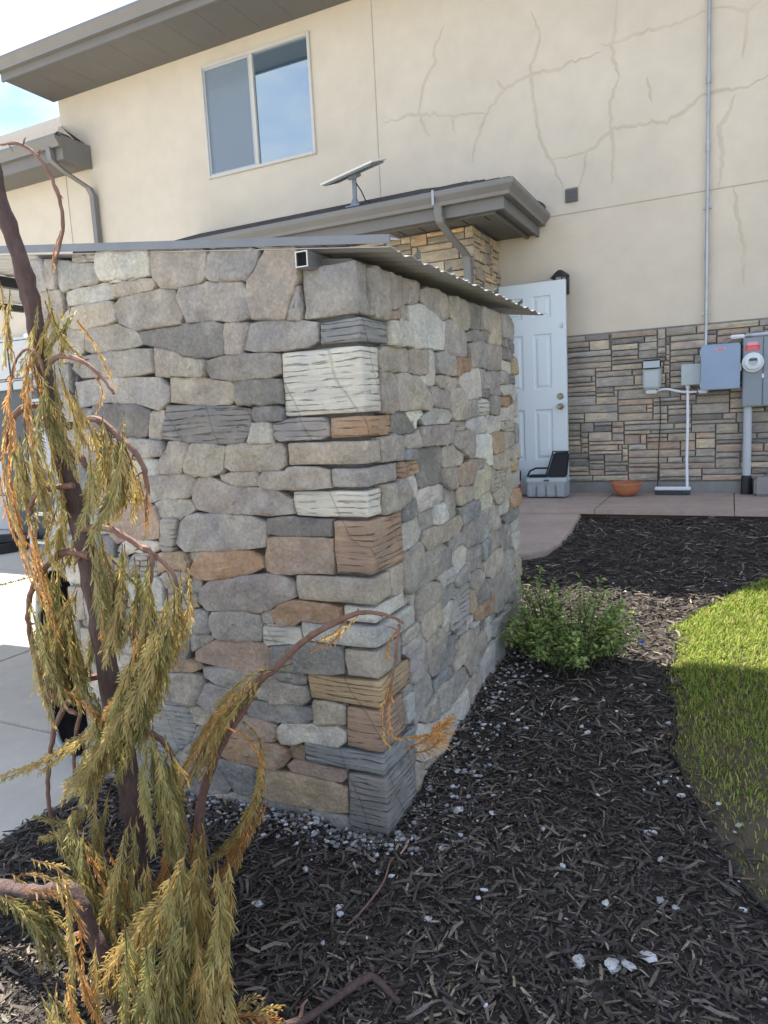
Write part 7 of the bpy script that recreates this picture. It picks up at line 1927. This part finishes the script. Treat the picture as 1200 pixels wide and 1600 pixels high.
def blades(n, seed):
    rg = np.random.default_rng(seed)
    y = 1.3 + 4.2 * rg.random(n) ** .9
    x = lawn_x(y) + .0 + (rg.random(n) ** 1.15) * (1.1 + .25 * y)
    x = x + rg.normal(0, .018, n); ed = np.maximum(x - lawn_x(y), 0)
    patch = .5 + .5 * np.sin(x * 9 + 1.3 * np.sin(y * 7)) * np.sin(y * 8 + x * 3)
    near = np.clip((3.35 - y) / 1.2, 0, 1)
    keep = rg.random(n) > near * (.66 + .42 * patch) * np.clip(1.35 - ed * 1.1, .5, 1.2)
    x, y, ed, patch, near = x[keep], y[keep], ed[keep], patch[keep], near[keep]; n = len(x)
    h = rg.uniform(.016, .044, n) * (.75 + .4 * np.clip((y - 2.6) / 1.2, 0, 1)) * np.clip(.6 + ed * 4, .6, 1)
    a = rg.uniform(0, 6.28, n); le = rg.uniform(.2, 1.0, n) * h
    wd = rg.uniform(.0011, .0021, n) * (1 + .25 * (y - 2))
    ax, ay = np.cos(a), np.sin(a)
    z0 = gz_np(x, y) + np.where(ed < .05, .012, .028)
    P = np.stack([x, y, z0], 1); S_ = np.stack([-ay, ax, 0 * x], 1) * wd[:, None]; D = np.stack([ax, ay, 0 * x], 1)
    m1 = P + D * (le * .3)[:, None] + np.stack([0 * x, 0 * x, h * .6], 1)
    tp = P + D * le[:, None] + np.stack([0 * x, 0 * x, h * (1 - .25 * rg.random(n))], 1)
    V = np.stack([P + S_, P - S_, m1 + S_ * .8, m1 - S_ * .8, tp], 1).reshape(-1, 3)
    i = (np.arange(n) * 5)[:, None]
    T = np.concatenate([i + np.array([[0, 1, 3]]), i + np.array([[0, 3, 2]]), i + np.array([[2, 3, 4]])], 0)
    dry = np.clip(.20 + .55 * near * patch + .10 * np.clip((3.6 - y), 0, 1), 0, .75)
    isd = rg.random(n) < dry
    cl = np.where(isd[:, None], np.array([.40, .35, .12]), np.array([.235, .315, .052])) * rg.uniform(.6, 1.4, (n, 1))
    return V, T, np.repeat(cl, 5, 0)
V, T, C = blades(115000, 8)
tag(npmesh('grass', V, T, M['grass'], colors=C), 'green lawn grass with thinning yellowish patches', 'grass', kind='stuff')

# leafy bush between shed and bed
bs = thing('leafy_bush', (-.72, 3.38, -1.25), 'low leafy green bush growing in the mulch beside the shed corner', 'bush')
rg = random.Random(21)
lobes = [(-.87, 3.47, .17, .40), (-.58, 3.30, .19, .41), (-.70, 3.20, .17, .24), (-.92, 3.30, .12, .26), (-.47, 3.40, .13, .25), (-.78, 3.36, .14, .22)]
stem_m = MB(); Lv, Lf, Lc = [], [], []
def leaf(p, d, ln, col):
    d = d.normalized(); up = Vector((rg.gauss(0, .4), rg.gauss(0, .4), 1)); s_ = d.cross(up)
    if s_.length < 1e-3: return
    s_.normalize(); n = s_.cross(d)
    o = len(Lv); wd = ln * rg.uniform(.24, .34)
    Lv.extend([p, p + d * ln * .4 + s_ * wd + n * ln * .10, p + d * ln * .45, p + d * ln * .4 - s_ * wd + n * ln * .10, p + d * ln - n * ln * .12])
    Lf.extend([(o, o + 1, o + 2), (o, o + 2, o + 3), (o + 1, o + 4, o + 2), (o + 2, o + 4, o + 3)])
    Lc.extend([col] * 5)
for (lx, ly, rad, top) in lobes:
    for k in range(32):
        a = rg.uniform(0, 6.28); q = math.sqrt(rg.random())
        bx_, by_ = lx * .55 + -.72 * .45 + rg.gauss(0, .03), ly * .55 + 3.38 * .45 + rg.gauss(0, .03)
        ex, ey = lx + math.cos(a) * rad * q, ly + math.sin(a) * rad * q
        ez = gz(ex, ey) + top * (1 - .40 * q * q) * rg.uniform(.62, 1.18)
        p0 = Vector((bx_, by_, gz(bx_, by_))); p2 = Vector((ex, ey, ez)); p1 = p0.lerp(p2, .55) + Vector((0, 0, .05))
        pts = [p0.lerp(p1, t).lerp(p1.lerp(p2, t), t) for t in (0, .25, .5, .75, 1)]
        stem_m.tube(pts, [.0035, .003, .0024, .0018, .0009], 4, caps=False)
        for j in range(30):
            t = .22 + .8 * (j / 29); t = min(1, t)
            p = p0.lerp(p1, t).lerp(p1.lerp(p2, t), t)
            d = Vector((rg.gauss(0, 1), rg.gauss(0, 1), rg.gauss(.25, .5)))
            c = rg.choice([(.075, .115, .048), (.09, .135, .058), (.06, .09, .04), (.12, .16, .07), (.105, .135, .07)])
            kk = rg.uniform(2.0, 3.4)
            leaf(p + d.normalized() * .004, d, rg.uniform(.018, .034), (c[0] * kk * 1.15, c[1] * kk * 1.05, c[2] * kk * .75))
stem_m.build('stems', mat('bush_stem', (.07, .07, .04), .8, .2, 40), bs)
npmesh('foliage', np.array([tuple(p) for p in Lv]), np.array(Lf), M['leafbush'], parent=bs, colors=np.array(Lc))
bpy.context.view_layer.update()
